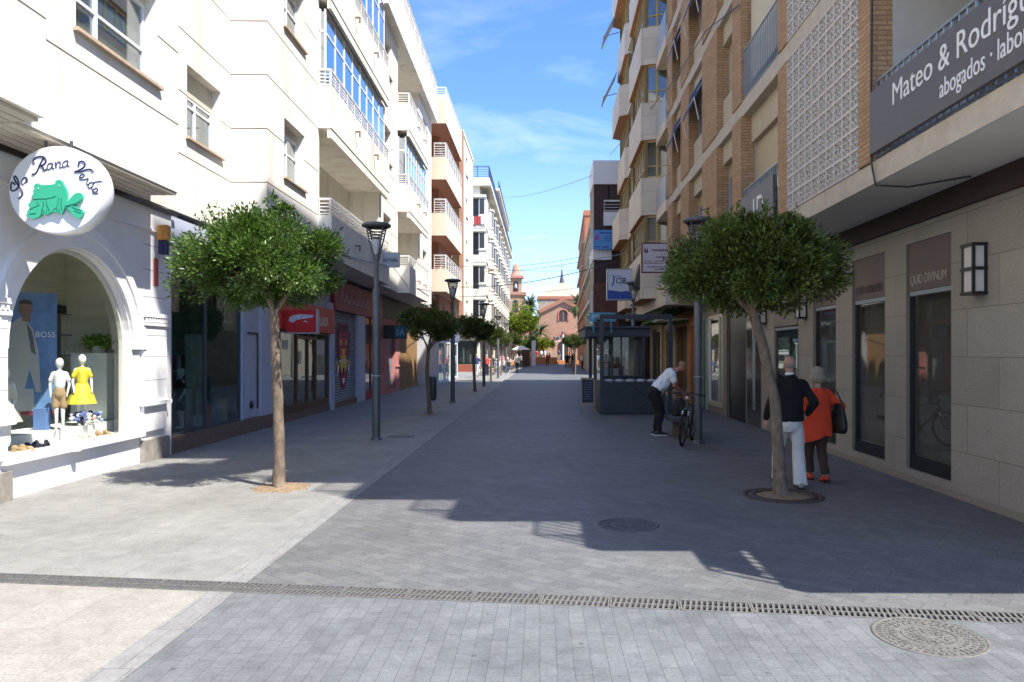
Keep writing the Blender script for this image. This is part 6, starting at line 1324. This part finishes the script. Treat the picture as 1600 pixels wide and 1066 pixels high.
# ================================================================== BENCH, BACKPACK, BICYCLE
e=empty('bench',(2.98,15.9,0),0,'small dark grey block bench in front of the kiosk','bench'); MB().box(-.24,.28,-.45,.35,.34,.46).build('seat',mat('dark_stone_seat',(.07,.07,.08),.6,var=.15),e,bevel=.02); MB().box(-.1,.14,-.3,.2,0,.34).build('leg',mat('bench_leg',(.10,.07,.05),.7),e)
e=empty('backpack',(2.98,15.75,.46),0,'black backpack standing on the dark bench','backpack'); b=MB(); loft(b,[(0,0,.0,.17,.11),(0,0,.03,.18,.12),(0,0,.22,.155,.11),(0,0,.33,.11,.085),(0,0,.385,.05,.05)]); b.box(-.11,.11,-.15,-.05,.03,.20); b.build('bag',mat('black_nylon',(.012,.012,.014),.7,bump=.2),e,remesh=.012,smooth_it=3); MB().path([(-.04,0,.39),(-.03,0,.45),(.03,0,.45),(.04,0,.39)],.009,6).build('strap',M['black'],e)
def bicycle(loc,rz,label):
    e=empty('bicycle',loc,rz,label,'bicycle'); rub=mat('tyre_rubber',(.012,.012,.012),.8); rim=mat('dark_rim',(.05,.05,.055),.4,metal=.6); fr_=mat('dark_frame_paint',(.018,.03,.028),.3,spec=.6,coat=.4)
    for wy in (-.52,.52):
        T=Matrix.Translation((0,wy,.345))@Matrix.Rotation(R(90),4,'Y'); N=40
        w_=MB(); w_.path([(.325*math.cos(2*math.pi*i/N),.325*math.sin(2*math.pi*i/N),0) for i in range(N)],.022,8,T=T,closed=True); wo=w_.build('wheel',rub,e)
        r_=MB(); r_.path([(.297*math.cos(2*math.pi*i/N),.297*math.sin(2*math.pi*i/N),0) for i in range(N)],.011,6,T=T,closed=True)
        for i in range(20): a=2*math.pi*i/20; r_.path([(.02*math.cos(a),.02*math.sin(a),.02*(-1)**i),(.295*math.cos(a+.15),.295*math.sin(a+.15),0)],.0016,4,T=T,caps=False)
        r_.tube((0,0,-.045),(0,0,.045),.018,T=T); r_.build('rim',rim,wo)
    f=MB(); BB=(0,.09,.30); ST=(0,.24,.80); HT=(0,-.36,.86); HB=(0,-.385,.72)
    f.path([BB,ST],.016); f.path([HB,BB],.019); f.path([(0,-.365,.83),(0,.225,.74)],.016); f.path([(0,-.355,.90),HB],.02)
    for s_ in (-1,1): f.path([(s_*.012,.09,.30),(s_*.05,.52,.345)],.009); f.path([(s_*.012,.22,.74),(s_*.05,.52,.345)],.008)
    f.build('frame',fr_,e)
    k=MB()
    for s_ in (-1,1): k.path([(s_*.055,-.395,.70),(s_*.055,-.52,.345)],.016)
    k.path([(-.06,-.392,.71),(.06,-.392,.71)],.02); k.build('fork',fr_,e)
    for s_ in (-1,1): MB().path([(s_*.056,-.42,.67),(s_*.056,-.45,.59)],.021,8).build('reflector',whitep,e)
    h=MB(); h.path([(0,-.35,.88),(0,-.34,1.0),(0,-.40,1.02)],.016); h.path([(-.34,-.33,1.00),(-.1,-.40,1.03),(.1,-.40,1.03),(.34,-.33,1.00)],.012); h.path([(-.34,-.33,1.0),(-.22,-.365,1.014)],.019); h.path([(.34,-.33,1.0),(.22,-.365,1.014)],.019); h.path([(-.18,-.38,1.01),(-.28,-.42,.98)],.007); h.path([(.18,-.38,1.01),(.28,-.42,.98)],.007)
    h.build('handlebar',M['black'],e)
    sd=MB(); sd.prism([(-.02,-.02),(.02,-.02),(.035,.1),(.075,.2),(.06,.26),(-.06,.26),(-.075,.2),(-.035,.1)],.88,.92,T=Matrix.Translation((0,.14,0))); sd.path([ST,(0,.255,.89)],.013); sd.build('saddle',M['black'],e,bevel=.008)
    c=MB(); T=Matrix.Translation((.05,.09,.30))@Matrix.Rotation(R(90),4,'Y'); c.lathe([(.085,-.004),(.085,.004)],24,T=T); c.path([(.06,.09,.30),(.075,-.06,.22)],.01); c.path([(-.06,.09,.30),(-.075,.24,.38)],.01); c.box(.065,.15,-.09,-.03,.21,.225); c.box(-.15,-.065,.21,.27,.375,.39); c.build('crank',rim,e)
    MB().ell((0,-.40,.93),(.035,.05,.035),n=12).build('headlight',mat('headlight_grey',(.5,.5,.5),.3),e)
    sp=MB()
    for s_ in (-1,1): sp.path([(.0,-.41,.92),(.09*s_,-.5,.70),(.04*s_,-.52,.50)],.004,5)
    sp.build('brake_cable',M['black'],e); return e
b_=bicycle((2.93,14.75,0),R(-7),'dark bicycle seen from the front leaning against the right lamp post'); b_.rotation_euler=(0,R(5),R(-22))
# ================================================================== PEOPLE
skin=mat('skin_tone',(.50,.29,.20),.55,spec=.4,var=.06,vscale=12)
def P(s,f,z): return Vector((s,-f,z))
def hand(mb,wr,d,up,side,curl=.5,k=1.0):
    """palm with four unequal bent fingers and a thumb; d = direction from wrist, up = back-of-hand normal"""
    d=Vector(d).normalized(); up=(Vector(up)-d*Vector(up).dot(d)).normalized(); s=d.cross(up)*side
    c=wr+d*.045*k
    for q in (-.024,-.008,.008,.024): mb.caps(wr+d*.015*k+s*q*.7*k,wr+d*.085*k+s*q*1.1*k,.0135*k,.0125*k,n=8)
    for q,ln in ((-.028,.060),(-.009,.075),(.010,.080),(.028,.072)):
        b0=wr+d*.088*k+s*q*1.05*k; d1=(d-up*curl*.45).normalized(); b1=b0+d1*ln*.5*k; d2=(d-up*curl*1.4).normalized(); b2=b1+d2*ln*.32*k; d3=(d*.7-up*curl*2.2).normalized(); b3=b2+d3*ln*.24*k
        mb.caps(b0,b1,.0088*k,.0082*k,n=8); mb.caps(b1,b2,.0082*k,.0076*k,n=8); mb.caps(b2,b3,.0076*k,.0066*k,n=8)
    t0=wr+d*.025*k+s*.030*k; t1=t0+(d*.7+s*.8-up*.25).normalized()*.042*k; t2=t1+(d*1.0+s*.15-up*.5).normalized()*.034*k
    mb.caps(t0,t1,.0125*k,.0105*k,n=8); mb.caps(t1,t2,.0105*k,.0085*k,n=8)
def head(mb,c,fw,k=1.0,tilt=None):
    """skull, jaw, nose, brow, ears; fw = facing direction"""
    fw=Vector(fw).normalized(); up=Vector(tilt or (0,0,1)); up=(up-fw*up.dot(fw)).normalized(); s=fw.cross(up); Q=Matrix((s,fw,up)).transposed()
    def E(p,r,n=14):
        vs=MB().ell((0,0,0),r,n=n); mb.add([c+Q@(Vector(v)+Vector(p))*k for v in vs.v],vs.f,smooth=True)
    E((0,-.012,.03),(.076,.096,.088),18); E((0,.018,-.045),(.056,.068,.068)); E((0,.055,-.085),(.026,.025,.02),8); E((0,.095,-.012),(.012,.02,.026),8); E((0,.10,-.025),(.015,.013,.010),8)
    E((0,.076,.018),(.052,.016,.012),10); E((0,.083,-.055),(.022,.010,.008),8)
    for e_ in (-1,1): E((e_*.078,-.008,-.012),(.010,.022,.032),8); E((e_*.045,.058,-.02),(.022,.02,.024),8)
    return Q
def eyes(par,c,Q,k=1.0):
    m=MB()
    for e_ in (-1,1):
        p=MB().ell((0,0,0),.0095*k,n=8); m.add([c+Q@(Vector((e_*.031,.083,.0))*k)+Vector(v) for v in p.v],p.f,smooth=True)
    m.build('eyes',mat('eye_dark',(.03,.02,.015),.2,spec=.6),par)
def shoes(par,feet,m,sole,k=1.0,nm='shoe',h=.05):
    for (an,dr) in feet:
        d=Vector(dr).normalized(); b=MB(); a=Vector((an.x,an.y,0)); zz=an.z-.085
        q=d.to_track_quat('Y','Z').to_matrix().to_4x4(); T=Matrix.Translation(Vector((an.x,an.y,zz)))@q
        for p,r in (((0,-.045,.04),(.040,.05,.040)),((0,.03,.045),(.042,.07,.042)),((0,.12,.032),(.046,.075,.030)),((0,-.02,.07),(.036,.045,.03))):
            b.ell((p[0]*k,p[1]*k,p[2]*k),tuple(v*k for v in r),n=12,T=T)
        o=b.build(nm,m,par,remesh=.008,smooth_it=3)
        s=MB(); o_=[(.036,-.085),(.044,-.03),(.040,.04),(.050,.11),(.040,.17),(.0,.20),(-.040,.17),(-.050,.11),(-.040,.04),(-.044,-.03),(-.036,-.085),(0,-.098)]
        s.prism([(x*k,y*k) for x,y in o_],0,.018,T=T,smooth=True); s.build('sole',sole,o)
black_c=mat('black_knit',(.010,.010,.012),.95,bump=.3,bscale=120); whtrou=mat('white_trousers',(.62,.60,.57),.9,var=.08,vscale=7,bump=.25,bscale=9); redj=mat('red_orange_jacket',(.80,.075,.025),.85,var=.08,vscale=6,bump=.3,bscale=10); brownt=mat('brown_trousers',(.065,.035,.026),.9,bump=.25,bscale=10)
teew=mat('white_tee',(.74,.75,.76),.9,var=.05,bump=.3,bscale=11); joggers=mat('black_joggers',(.012,.012,.014),.9,bump=.3,bscale=10)
redsh=mat('red_leather',(.65,.06,.03),.4); blksh=mat('black_leather',(.015,.015,.016),.4); solew=mat('white_sole',(.6,.6,.58),.6)
# ---- man walking away
e=empty('person',(3.37,9.95,0),R(174),'man in a black sweater and white trousers walking away behind the right tree','person'); k=1.0
LA,RA_=P(.10,.28,.10),P(-.10,-.14,.085)      # ankles: left forward, right planted behind
b=MB(); hc=P(0,.045,1.645); Q=head(b,hc,(0.25,-1,-.1)); b.caps(P(0,.0,1.42),P(0,.03,1.60),.058,.054)
b.caps(P(0,0,1.33),P(0,0,1.0),.10,.10); b.caps(P(-.14,0,1.36),P(.14,0,1.36),.05,.05); b.caps(P(0,0,1.0),P(0,0,.92),.10,.10)
for sd,sh,el,wr in ((1,P(.185,-.01,1.35),P(.27,-.03,1.12),P(.30,.08,.90)),(-1,P(-.185,-.01,1.35),P(-.29,-.10,1.14),P(-.24,.08,.98))):
    b.caps(sh,el,.048,.040); b.caps(el,wr,.038,.026); hand(b,wr,(wr-el),(sd*1,0.1,0),-sd,.6)
for hp,kn,an in ((P(.09,0,.92),P(.11,.20,.52),LA),(P(-.09,0,.92),P(-.10,.0,.50),RA_)): b.caps(hp,kn,.085,.055); b.caps(kn,an,.052,.036)
b.build('body',skin,e,remesh=.0075,smooth_it=2); eyes(e,hc,Q)
h=MB(); h.ell(hc+Vector((0,.018,-.012)),(.081,.092,.048),n=18); h.build('hair',mat('thin_grey_hair',(.36,.27,.22),.9),e,remesh=.010,smooth_it=1)
b=MB(); loft(b,[(0,0.01,.885,.178,.135),(0,.01,.93,.180,.137),(0,.01,1.05,.172,.130),(0,.012,1.20,.182,.132),(0,.015,1.30,.195,.125),(0,.015,1.375,.185,.105),(0,.01,1.43,.12,.085),(0,0,1.485,.064,.062),(0,0,1.515,.060,.058)])
b.caps(P(-.15,-.01,1.385),P(.15,-.01,1.385),.070,.070)
for sh,el,wr in ((P(.185,-.01,1.365),P(.265,-.04,1.12),P(.30,.07,.925)),(P(-.185,-.01,1.365),P(-.285,-.11,1.14),P(-.25,.06,.985))): b.caps(sh,el,.066,.062); b.caps(el,wr,.060,.046)
wrinkle(b.build('sweater',black_c,e,remesh=.010,smooth_it=4),.018,(7,7,4),1)
MB().lathe([(.058,0),(.062,.02),(.054,.035)],20,c=P(0,.015,1.505),caps=False).build('collar',whitep,e)
b=MB(); loft(b,[(0,0,.74,.13,.11),(0,.01,.82,.165,.132),(0,.01,.90,.165,.130),(0,0,.96,.160,.12)])
for sg_,kn,an in ((1,P(.115,.20,.50),LA),(-1,P(-.105,.0,.50),RA_)):
    hp=P(sg_*.085,-.005,.84); q=[hp,hp.lerp(kn,.5),kn,kn.lerp(an,.5),an+Vector((0,0,-.035))]; r=[.098,.094,.084,.088,.098]
    loft(b,[(p.x,p.y,p.z,rr*.94,rr) for p,rr in zip(q,r)],20)
wrinkle(b.build('trousers',whtrou,e,remesh=.010,smooth_it=2),.015,(9,9,4),2)
shoes(e,[(LA,(0.0,-1,-.05)),(RA_,(-.06,-1,0))],mat('pale_shoe',(.30,.29,.22),.6),blksh,1.1)
# ---- woman in red
e=empty('person',(3.92,10.4,0),R(185),'woman in a loose red jacket and brown trousers walking beside the man in black','person')
LA,RA_=P(.07,.13,.09),P(-.03,-.16,.10)
b=MB(); hc=P(.0,.045,1.49); Q=head(b,hc,(-.1,-1,-.15),.94); b.caps(P(0,0,1.28),P(0,.03,1.44),.05,.046); b.caps(P(0,0,1.18),P(0,0,.85),.09,.10); b.caps(P(-.12,0,1.21),P(.12,0,1.21),.045,.045)
for sd,sh,el,wr in ((1,P(.155,0,1.20),P(.22,-.02,1.0),P(.2,.16,.90)),(-1,P(-.155,0,1.20),P(-.28,-.06,1.05),P(-.22,.14,1.10))): b.caps(sh,el,.043,.036); b.caps(el,wr,.034,.024); hand(b,wr,(wr-el),(sd,0,.2),-sd,.7,.92)
for hp,kn,an in ((P(.08,0,.82),P(.08,.12,.46),LA),(P(-.08,0,.82),P(-.05,.0,.46),RA_)): b.caps(hp,kn,.085,.052); b.caps(kn,an,.048,.033)
b.build('body',skin,e,remesh=.0075,smooth_it=2); eyes(e,hc,Q,.94)
h=MB(); h.ell(hc+Vector((0,.022,.035)),(.093,.105,.092),n=18); h.ell(hc+Vector((0,.055,-.035)),(.098,.07,.085),n=16)
for s_ in (-1,1): h.ell(hc+Vector((s_*.075,.015,-.04)),(.032,.06,.075),n=12)
h.build('hair',mat('ash_blond_hair',(.42,.35,.25),.8,var=.25,vscale=9,stretch=(14,14,1),bump=.5,bscale=40),e,remesh=.01,smooth_it=2)
b=MB(); loft(b,[(.03,.0,.63,.235,.175),(.025,0,.70,.225,.17),(.015,0,.86,.20,.16),(0,0,1.0,.175,.145),(0,0,1.14,.170,.130),(0,.005,1.22,.165,.11),(0,.005,1.27,.12,.085),(0,0,1.32,.062,.06)])
b.caps(P(-.125,0,1.235),P(.125,0,1.235),.066,.066)
for sh,el,wr in ((P(.155,0,1.215),P(.22,-.02,1.0),P(.205,.12,.915)),(P(-.155,0,1.215),P(-.285,-.07,1.05),P(-.23,.10,1.09))): b.caps(sh,el,.064,.066); b.caps(el,wr,.066,.058)
jk=wrinkle(b.build('jacket',redj,e,remesh=.010,smooth_it=3),.030,(8,8,3),3)
for v in jk.data.vertices:
    if v.co.z<.80: v.co.z-=max(0,(v.co.x*-.0+v.co.x)*.35)*(.80-v.co.z)/.17
b=MB(); loft(b,[(0,0,.70,.12,.11),(0,0,.80,.15,.13),(0,0,.90,.15,.12)])
for sg_,kn,an in ((1,P(.08,.12,.46),LA),(-1,P(-.05,0,.46),RA_)):
    hp=P(sg_*.075,0,.78); q=[hp,hp.lerp(kn,.5),kn,kn.lerp(an,.5),an+Vector((0,0,.015))]; r=[.098,.088,.074,.066,.062]
    loft(b,[(p.x,p.y,p.z,rr,rr) for p,rr in zip(q,r)],18)
wrinkle(b.build('trousers',brownt,e,remesh=.010,smooth_it=2),.012,(9,9,5),4)
shoes(e,[(LA,(.05,-1,.0)),(RA_,(0,-1,-.25))],redsh,mat('dark_sole',(.05,.02,.015),.6),.95)
bag=empty('shoulder_bag',(4.17,10.33,.80),R(10),'large black shoulder bag carried by the woman in red','bag'); b=MB(); loft(b,[(0,0,-.12,.07,.16),(0,0,-.06,.085,.20),(0,0,.05,.085,.19),(0,0,.18,.06,.15),(0,0,.30,.03,.11)]); b.build('bag',mat('black_leather_bag',(.014,.013,.013),.5),bag,remesh=.014,smooth_it=3); MB().path([(0,-.10,.30),(-.04,-.05,.45),(-.07,0,.49),(-.04,.06,.45),(0,.10,.30)],.010,6).build('strap',M['black'],bag)
# ---- man bending over the backpack, seen from his left-rear
e=empty('person',(2.52,16.2,0),R(90),'man in a white T-shirt and black joggers bending over the black backpack','person')
LA,RA_=P(-.09,.06,.085),P(.10,.02,.085)
b=MB(); hc=P(0,.60,1.50); Q=head(b,hc,(.05,-.75,-.65),.97,(0,-.5,.8)); b.caps(P(0,.40,1.40),P(0,.55,1.46),.056,.054)
b.caps(P(0,.36,1.36),P(0,.05,1.02),.12,.13); b.caps(P(-.14,.36,1.36),P(.14,.36,1.36),.06,.06)
for sd,sh,el,wr in ((1,P(.19,.36,1.34),P(.20,.40,1.08),P(.10,.58,.93)),(-1,P(-.19,.36,1.34),P(-.22,.38,1.09),P(-.10,.60,.95))): b.caps(sh,el,.050,.043); b.caps(el,wr,.041,.028); hand(b,wr,(wr-el),(sd*.6,0,.8),-sd,.9)
for hp,kn,an in ((P(.09,0,.94),P(.10,.08,.50),RA_),(P(-.09,0,.94),P(-.09,.12,.50),LA)): b.caps(hp,kn,.09,.057); b.caps(kn,an,.053,.036)
b.build('body',mat('tanned_skin',(.36,.18,.12),.55,var=.06),e,remesh=.0075,smooth_it=2); eyes(e,hc,Q,.97)
h=MB(); v=MB().ell((0,0,0),(.084,.10,.075),n=16); h.add([hc+Q@(Vector(p)+Vector((0,-.022,.035))) for p in v.v],v.f,smooth=True); h.build('hair',mat('short_fair_hair',(.30,.19,.12),.9),e,remesh=.012,smooth_it=1)
b=MB(); b.caps(P(0,.33,1.34),P(0,.14,1.12),.145,.15); b.caps(P(0,.14,1.12),P(0,.02,.98),.155,.158); b.caps(P(-.15,.34,1.355),P(.15,.34,1.355),.086,.086); b.caps(P(0,.36,1.36),P(0,.42,1.40),.085,.07); b.ell(P(0,.22,1.14),(.14,.12,.15),n=12)
for s_ in (-1,1): b.caps(P(s_*.18,.35,1.33),P(s_*.205,.375,1.19),.078,.070)
wrinkle(b.build('t_shirt',teew,e,remesh=.010,smooth_it=4),.022,(8,8,8),5)
b=MB(); b.caps(P(-.05,-.01,.95),P(.05,-.01,.95),.15,.15); b.caps(P(0,-.03,.90),P(0,-.01,.98),.14,.14)
for hp,kn,an in ((P(.085,-.01,.92),P(.10,.08,.50),RA_),(P(-.085,-.01,.92),P(-.09,.12,.50),LA)): b.caps(hp,kn,.115,.082); b.caps(kn,an+Vector((0,0,.02)),.08,.058)
wrinkle(b.build('joggers',joggers,e,remesh=.010,smooth_it=3),.018,(8,8,6),6)
shoes(e,[(LA,(0,-1,0)),(RA_,(0,-1,0))],blksh,solew,1.08)

# ---- far pedestrians and café guests
def body_mesh(pose):
    b=MB(); hz=1.62 if pose!='sit' else 1.18; off=0 if pose!='sit' else -.44
    b.ell((0,0,hz),(.085,.10,.12),n=12); b.caps((0,0,1.42+off),(0,0,1.54+off),.055,.05); b.caps((0,0,1.36+off),(0,0,.98+off),.16,.15); b.caps((-.15,0,1.38+off),(.15,0,1.38+off),.07,.07)
    for s_ in (-1,1):
        if pose=='sit': b.caps((s_*.20,0,1.36+off),(s_*.25,-.05,1.08+off),.05,.045); b.caps((s_*.25,-.05,1.08+off),(s_*.15,-.3,1.05+off),.042,.035); b.caps((s_*.09,0,.52),(s_*.11,-.42,.50),.09,.07); b.caps((s_*.11,-.42,.50),(s_*.11,-.40,.08),.06,.045); b.ell((s_*.11,-.47,.05),(.045,.12,.045),n=8)
        else:
            w_=.22*s_ if pose=='walk' else .02; b.caps((s_*.20,0,1.36),(s_*.25,w_*.4,1.10),.05,.045); b.caps((s_*.25,w_*.4,1.10),(s_*.24,w_*.2-.08,.86),.042,.03); b.ell((s_*.24,w_*.2-.09,.80),(.03,.03,.07),n=8)
            b.caps((s_*.09,0,.92),(s_*.10,-w_*.7,.50),.09,.062); b.caps((s_*.10,-w_*.7,.50),(s_*.10,-w_,.09),.058,.042); b.ell((s_*.10,-w_-.05,.045),(.045,.12,.045),n=8)
    o=b.build('body',skin,remesh=.022,smooth_it=2); me=o.data; bpy.data.objects.remove(o); me.materials.clear()
    for m_ in (skin,whitep,joggers,blksh,blksh): me.materials.append(m_)
    for p in me.polygons:
        x,y,z=p.center
        if pose=='sit': i=3 if (z>1.24 or (z>1.12 and y>.03)) else 0 if z>1.02 else (0 if (abs(x)>.14 and z>.58 and y<-.12) else 1 if z>.6 else 4 if z<.1 else 2)
        else: i=3 if (z>1.67 or (z>1.55 and y>.035)) else 0 if z>1.48 else (0 if (abs(x)>.2 and z<1.12 and z>.7) else 1 if z>.95 else 4 if z<.1 else 2)
        p.material_index=i
    return me
BM={p:body_mesh(p) for p in ('stand','walk','sit')}
cols={'white':(.75,.75,.73),'pink':(.62,.30,.32),'navy':(.04,.06,.16),'red':(.5,.06,.05),'black':(.02,.02,.022),'grey':(.30,.30,.31),'blue':(.12,.22,.45),'beige':(.5,.42,.3),'green':(.08,.18,.08),'orange':(.6,.22,.05),'pale blue':(.4,.5,.62)}
hairs=[mat('hair_dark',(.03,.02,.015),.8),mat('hair_brown',(.12,.06,.03),.8),mat('hair_grey',(.4,.38,.36),.8)]
def far_person(x,y,rz,pose,top,bot,hi,label,group,z=0):
    o=bpy.data.objects.new('person',BM[pose]); C.objects.link(o); o.location=(x,y,z); o.rotation_euler=(0,0,rz); s_=random.uniform(.94,1.04); o.scale=(s_,s_,s_)
    for i,m_ in ((1,mat('cloth_'+top,cols[top],.9)),(2,mat('cloth_'+bot,cols[bot],.9)),(3,hairs[hi])): o.material_slots[i].link='OBJECT'; o.material_slots[i].material=m_
    return tag(o,label,'person',group)
random.seed(21); rs_=random.Random(33)
chf=mat('cafe_chair_metal',(.35,.34,.32),.4,metal=.5)
def chair(x,y,rz,lab,proto=[None]):
    if proto[0] is None:
        e=empty('cafe_chair',(0,0,0),0,'x','chair'); MB().box(-.2,.2,-.2,.2,.43,.455).build('seat',chf,e,bevel=.008); MB().path([(-.2,.2,.44),(-.19,.26,.85),(.19,.26,.85),(.2,.2,.44)],.014,6).box(-.18,.18,.225,.245,.6,.78).build('backrest',chf,e)
        for a in (-.18,.18):
            for b in (-.18,.18): MB().path([(a,b,.44),(a*1.1,b*1.15,0)],.012,6).build('leg',chf,e)
        proto[0]=e; o=e
    else: o=copy_tree(proto[0])
    o.location=(x,y,0); o.rotation_euler=(0,0,rz); tag(o,lab,None,'café chairs along the left side'); return o
def table(x,y,lab,proto=[None]):
    if proto[0] is None:
        e=empty('cafe_table',(0,0,0),0,'x','table'); MB().lathe([(.36,.72),(.36,.745)],24).build('tabletop',mat('table_top',(.45,.43,.40),.4),e); MB().path([(0,0,0),(0,0,.72)],.025,8).lathe([(.22,0),(.2,.02),(.03,.03)],16).build('leg',chf,e); proto[0]=e; o=e
    else: o=copy_tree(proto[0])
    o.location=(x,y,0); tag(o,lab,None,'café tables along the left side'); return o
spots=[(-4.4,62.5),(-4.9,66),(-3.7,68.5),(-4.7,71.5),(-3.6,74.5),(-4.5,77.5),(-3.5,80.5),(-4.4,83.5),(-3.4,86.5),(-4.3,90),(-3.3,93)]
ordn=['nearest','second','third','fourth','fifth','sixth','seventh','eighth','ninth','tenth','farthest']
tops=['white','pink','navy','white','grey','red','white','blue','black','beige','white','pale blue','pink','orange']
n=0
for i,(x,y) in enumerate(spots):
    table(x,y,'round café table, %s along the left terrace'%ordn[i])
    for j in range(3):
        a=j*2.1+i; cx,cy_=x+.72*math.cos(a),y+.72*math.sin(a); rz=a-R(90)
        chair(cx,cy_,rz,'metal café chair at the %s terrace table'%ordn[i])
        tp=tops[n%len(tops)]; far_person(cx,cy_,rz,'sit',tp,rs_.choice(['black','navy','beige']),rs_.randrange(3),'seated café guest in %s at the %s terrace table'%(tp,ordn[i]),'guests seated at the %s café table'%ordn[i]); n+=1
walkers=[(-4.9,56.5,2.8,'walk','navy','white','pedestrian in navy top and white trousers nearest on the left, by the corner shop'),(-4.3,58.2,.3,'stand','red','black','standing pedestrian in red beside the corner shop'),(-2.15,66.5,3.0,'walk','beige','black','pedestrian in beige top and black shorts stepping off the left terrace'),(-4.1,62.6,1.2,'stand','black','black','person all in black standing among the nearest café tables'),(-3.2,70,2.,'stand','white','navy','person in white and navy standing at the terrace edge'),(-2.6,80,3.0,'walk','pale blue','beige','walker in pale blue near the middle of the far street'),(-2.4,90,.2,'walk','grey','black','walker in grey by the farthest terrace table'),(-3.9,74.3,.5,'stand','pink','grey','person in pink standing between terrace tables'),(-2.9,84,.5,'stand','black','navy','person in black standing by the far terrace tables'),
 (.9,100,.2,'walk','red','black','far walker in dark red right of the street centre'),(3.1,88,.1,'walk','black','black','far walker in black on the right side'),(3.9,92,3.0,'stand','black','grey','person in black and grey standing under the right far trees'),(3.5,96,.4,'walk','grey','black','far walker in grey coat behind the right walkers'),(4.4,101,2.2,'stand','orange','navy','person in orange by the far right trees'),(4.6,82,1.0,'stand','white','black','person in white at the right beyond the kiosk')]
for x,y,rz,ps,tp,bt,lb in walkers: far_person(x,y,rz,ps,tp,bt,rs_.randrange(3),lb,'pedestrians far down the street')
for i,(x,y,tp) in enumerate([(-2.6,119.6,'white'),(-1.9,120.2,'red'),(-1.2,119.6,'pink'),(-.6,120.4,'red'),(.1,119.8,'white'),(.7,120.2,'white'),(1.5,119.8,'beige'),(3.0,120.3,'navy'),(4.6,120.4,'orange')]):
    far_person(x,y,i*.9,'stand',tp,'beige' if i%2 else 'navy',i%3,'%s-clad figure, number %s from the left on the plaza steps'%(tp,['one','two','three','four','five','six','seven','eight','nine'][i]),'people gathered on the plaza steps',z=.6 if y>=120 else 1.15 if False else .6)
e=empty('parasol',(-2.6,97,0),0,'pale cream square parasol over the far end of the café terrace','parasol'); b=MB(); b.add([(-1.3,-1.3,2.25),(1.3,-1.3,2.25),(1.3,1.3,2.25),(-1.3,1.3,2.25),(0,0,2.85)],[(0,1,4),(1,2,4),(2,3,4),(3,0,4),(3,2,1,0)]); b.build('canopy',mat('cream_canvas',(.75,.72,.64),.9),e); MB().path([(0,0,0),(0,0,2.8)],.03,8).build('pole',chf,e)
tag(MB().box(-1.2,1.2,-.3,.3,0,2.1).build('kiosk_hut',mat('brown_hut',(.10,.07,.05),.8),loc=(-2.7,100,0)),'dark brown hut wall beneath the pale parasol','hut')

# ================================================================== OVERHEAD CABLES
def cable(a,b_,sag,r,label):
    a=Vector(a);b_=Vector(b_); pts=[a.lerp(b_,i/24)-Vector((0,0,sag*4*(i/24)*(1-i/24))) for i in range(25)]
    return tag(MB().path(pts,r,5).build('overhead_cable',M['black']),label,'cable')
cable((-5.9,44,5.8),(3.7,35,6.2),.45,.018,'thick dark overhead cable sagging lowest across the street')
cable((-5.3,70.3,10.1),(2.72,38,6.9),.25,.014,'upper one of the thin overhead cables before the church')
cable((-5.3,70.3,9.6),(3.6,30,5.9),.25,.014,'second thin overhead cable, rising toward the blue wave sign')
cable((-5.8,41.8,6.9),(4.5,62,8.9),.3,.012,'thin near-horizontal overhead cable above the church spire')
cable((-5.5,37,4.6),(4.5,63,7.6),.2,.012,'lowest thin overhead cable crossing in front of the terrace trees')
cable((-5.3,90,21.0),(2.7,38,11.0),.5,.014,'highest thin overhead cable against the open sky')
tag(MB().path([RL(-.10,15,8.9),RL(-.12,18,9.7),RL(-.12,24,10.4),RL(-.9,37,11.8)],.014,5).build('facade_cable',M['black']),'thin cable running along the brick facade on the right','cable')
tag(MB().path([(-5.55,20,4.5),(-5.5,27.5,5.0),(-5.6,31,4.6),(-5.45,36.8,4.9),(-5.95,41.8,4.7)],.015,5).build('facade_cable',M['black']),'thin cable running along the cream balconies on the left','cable')
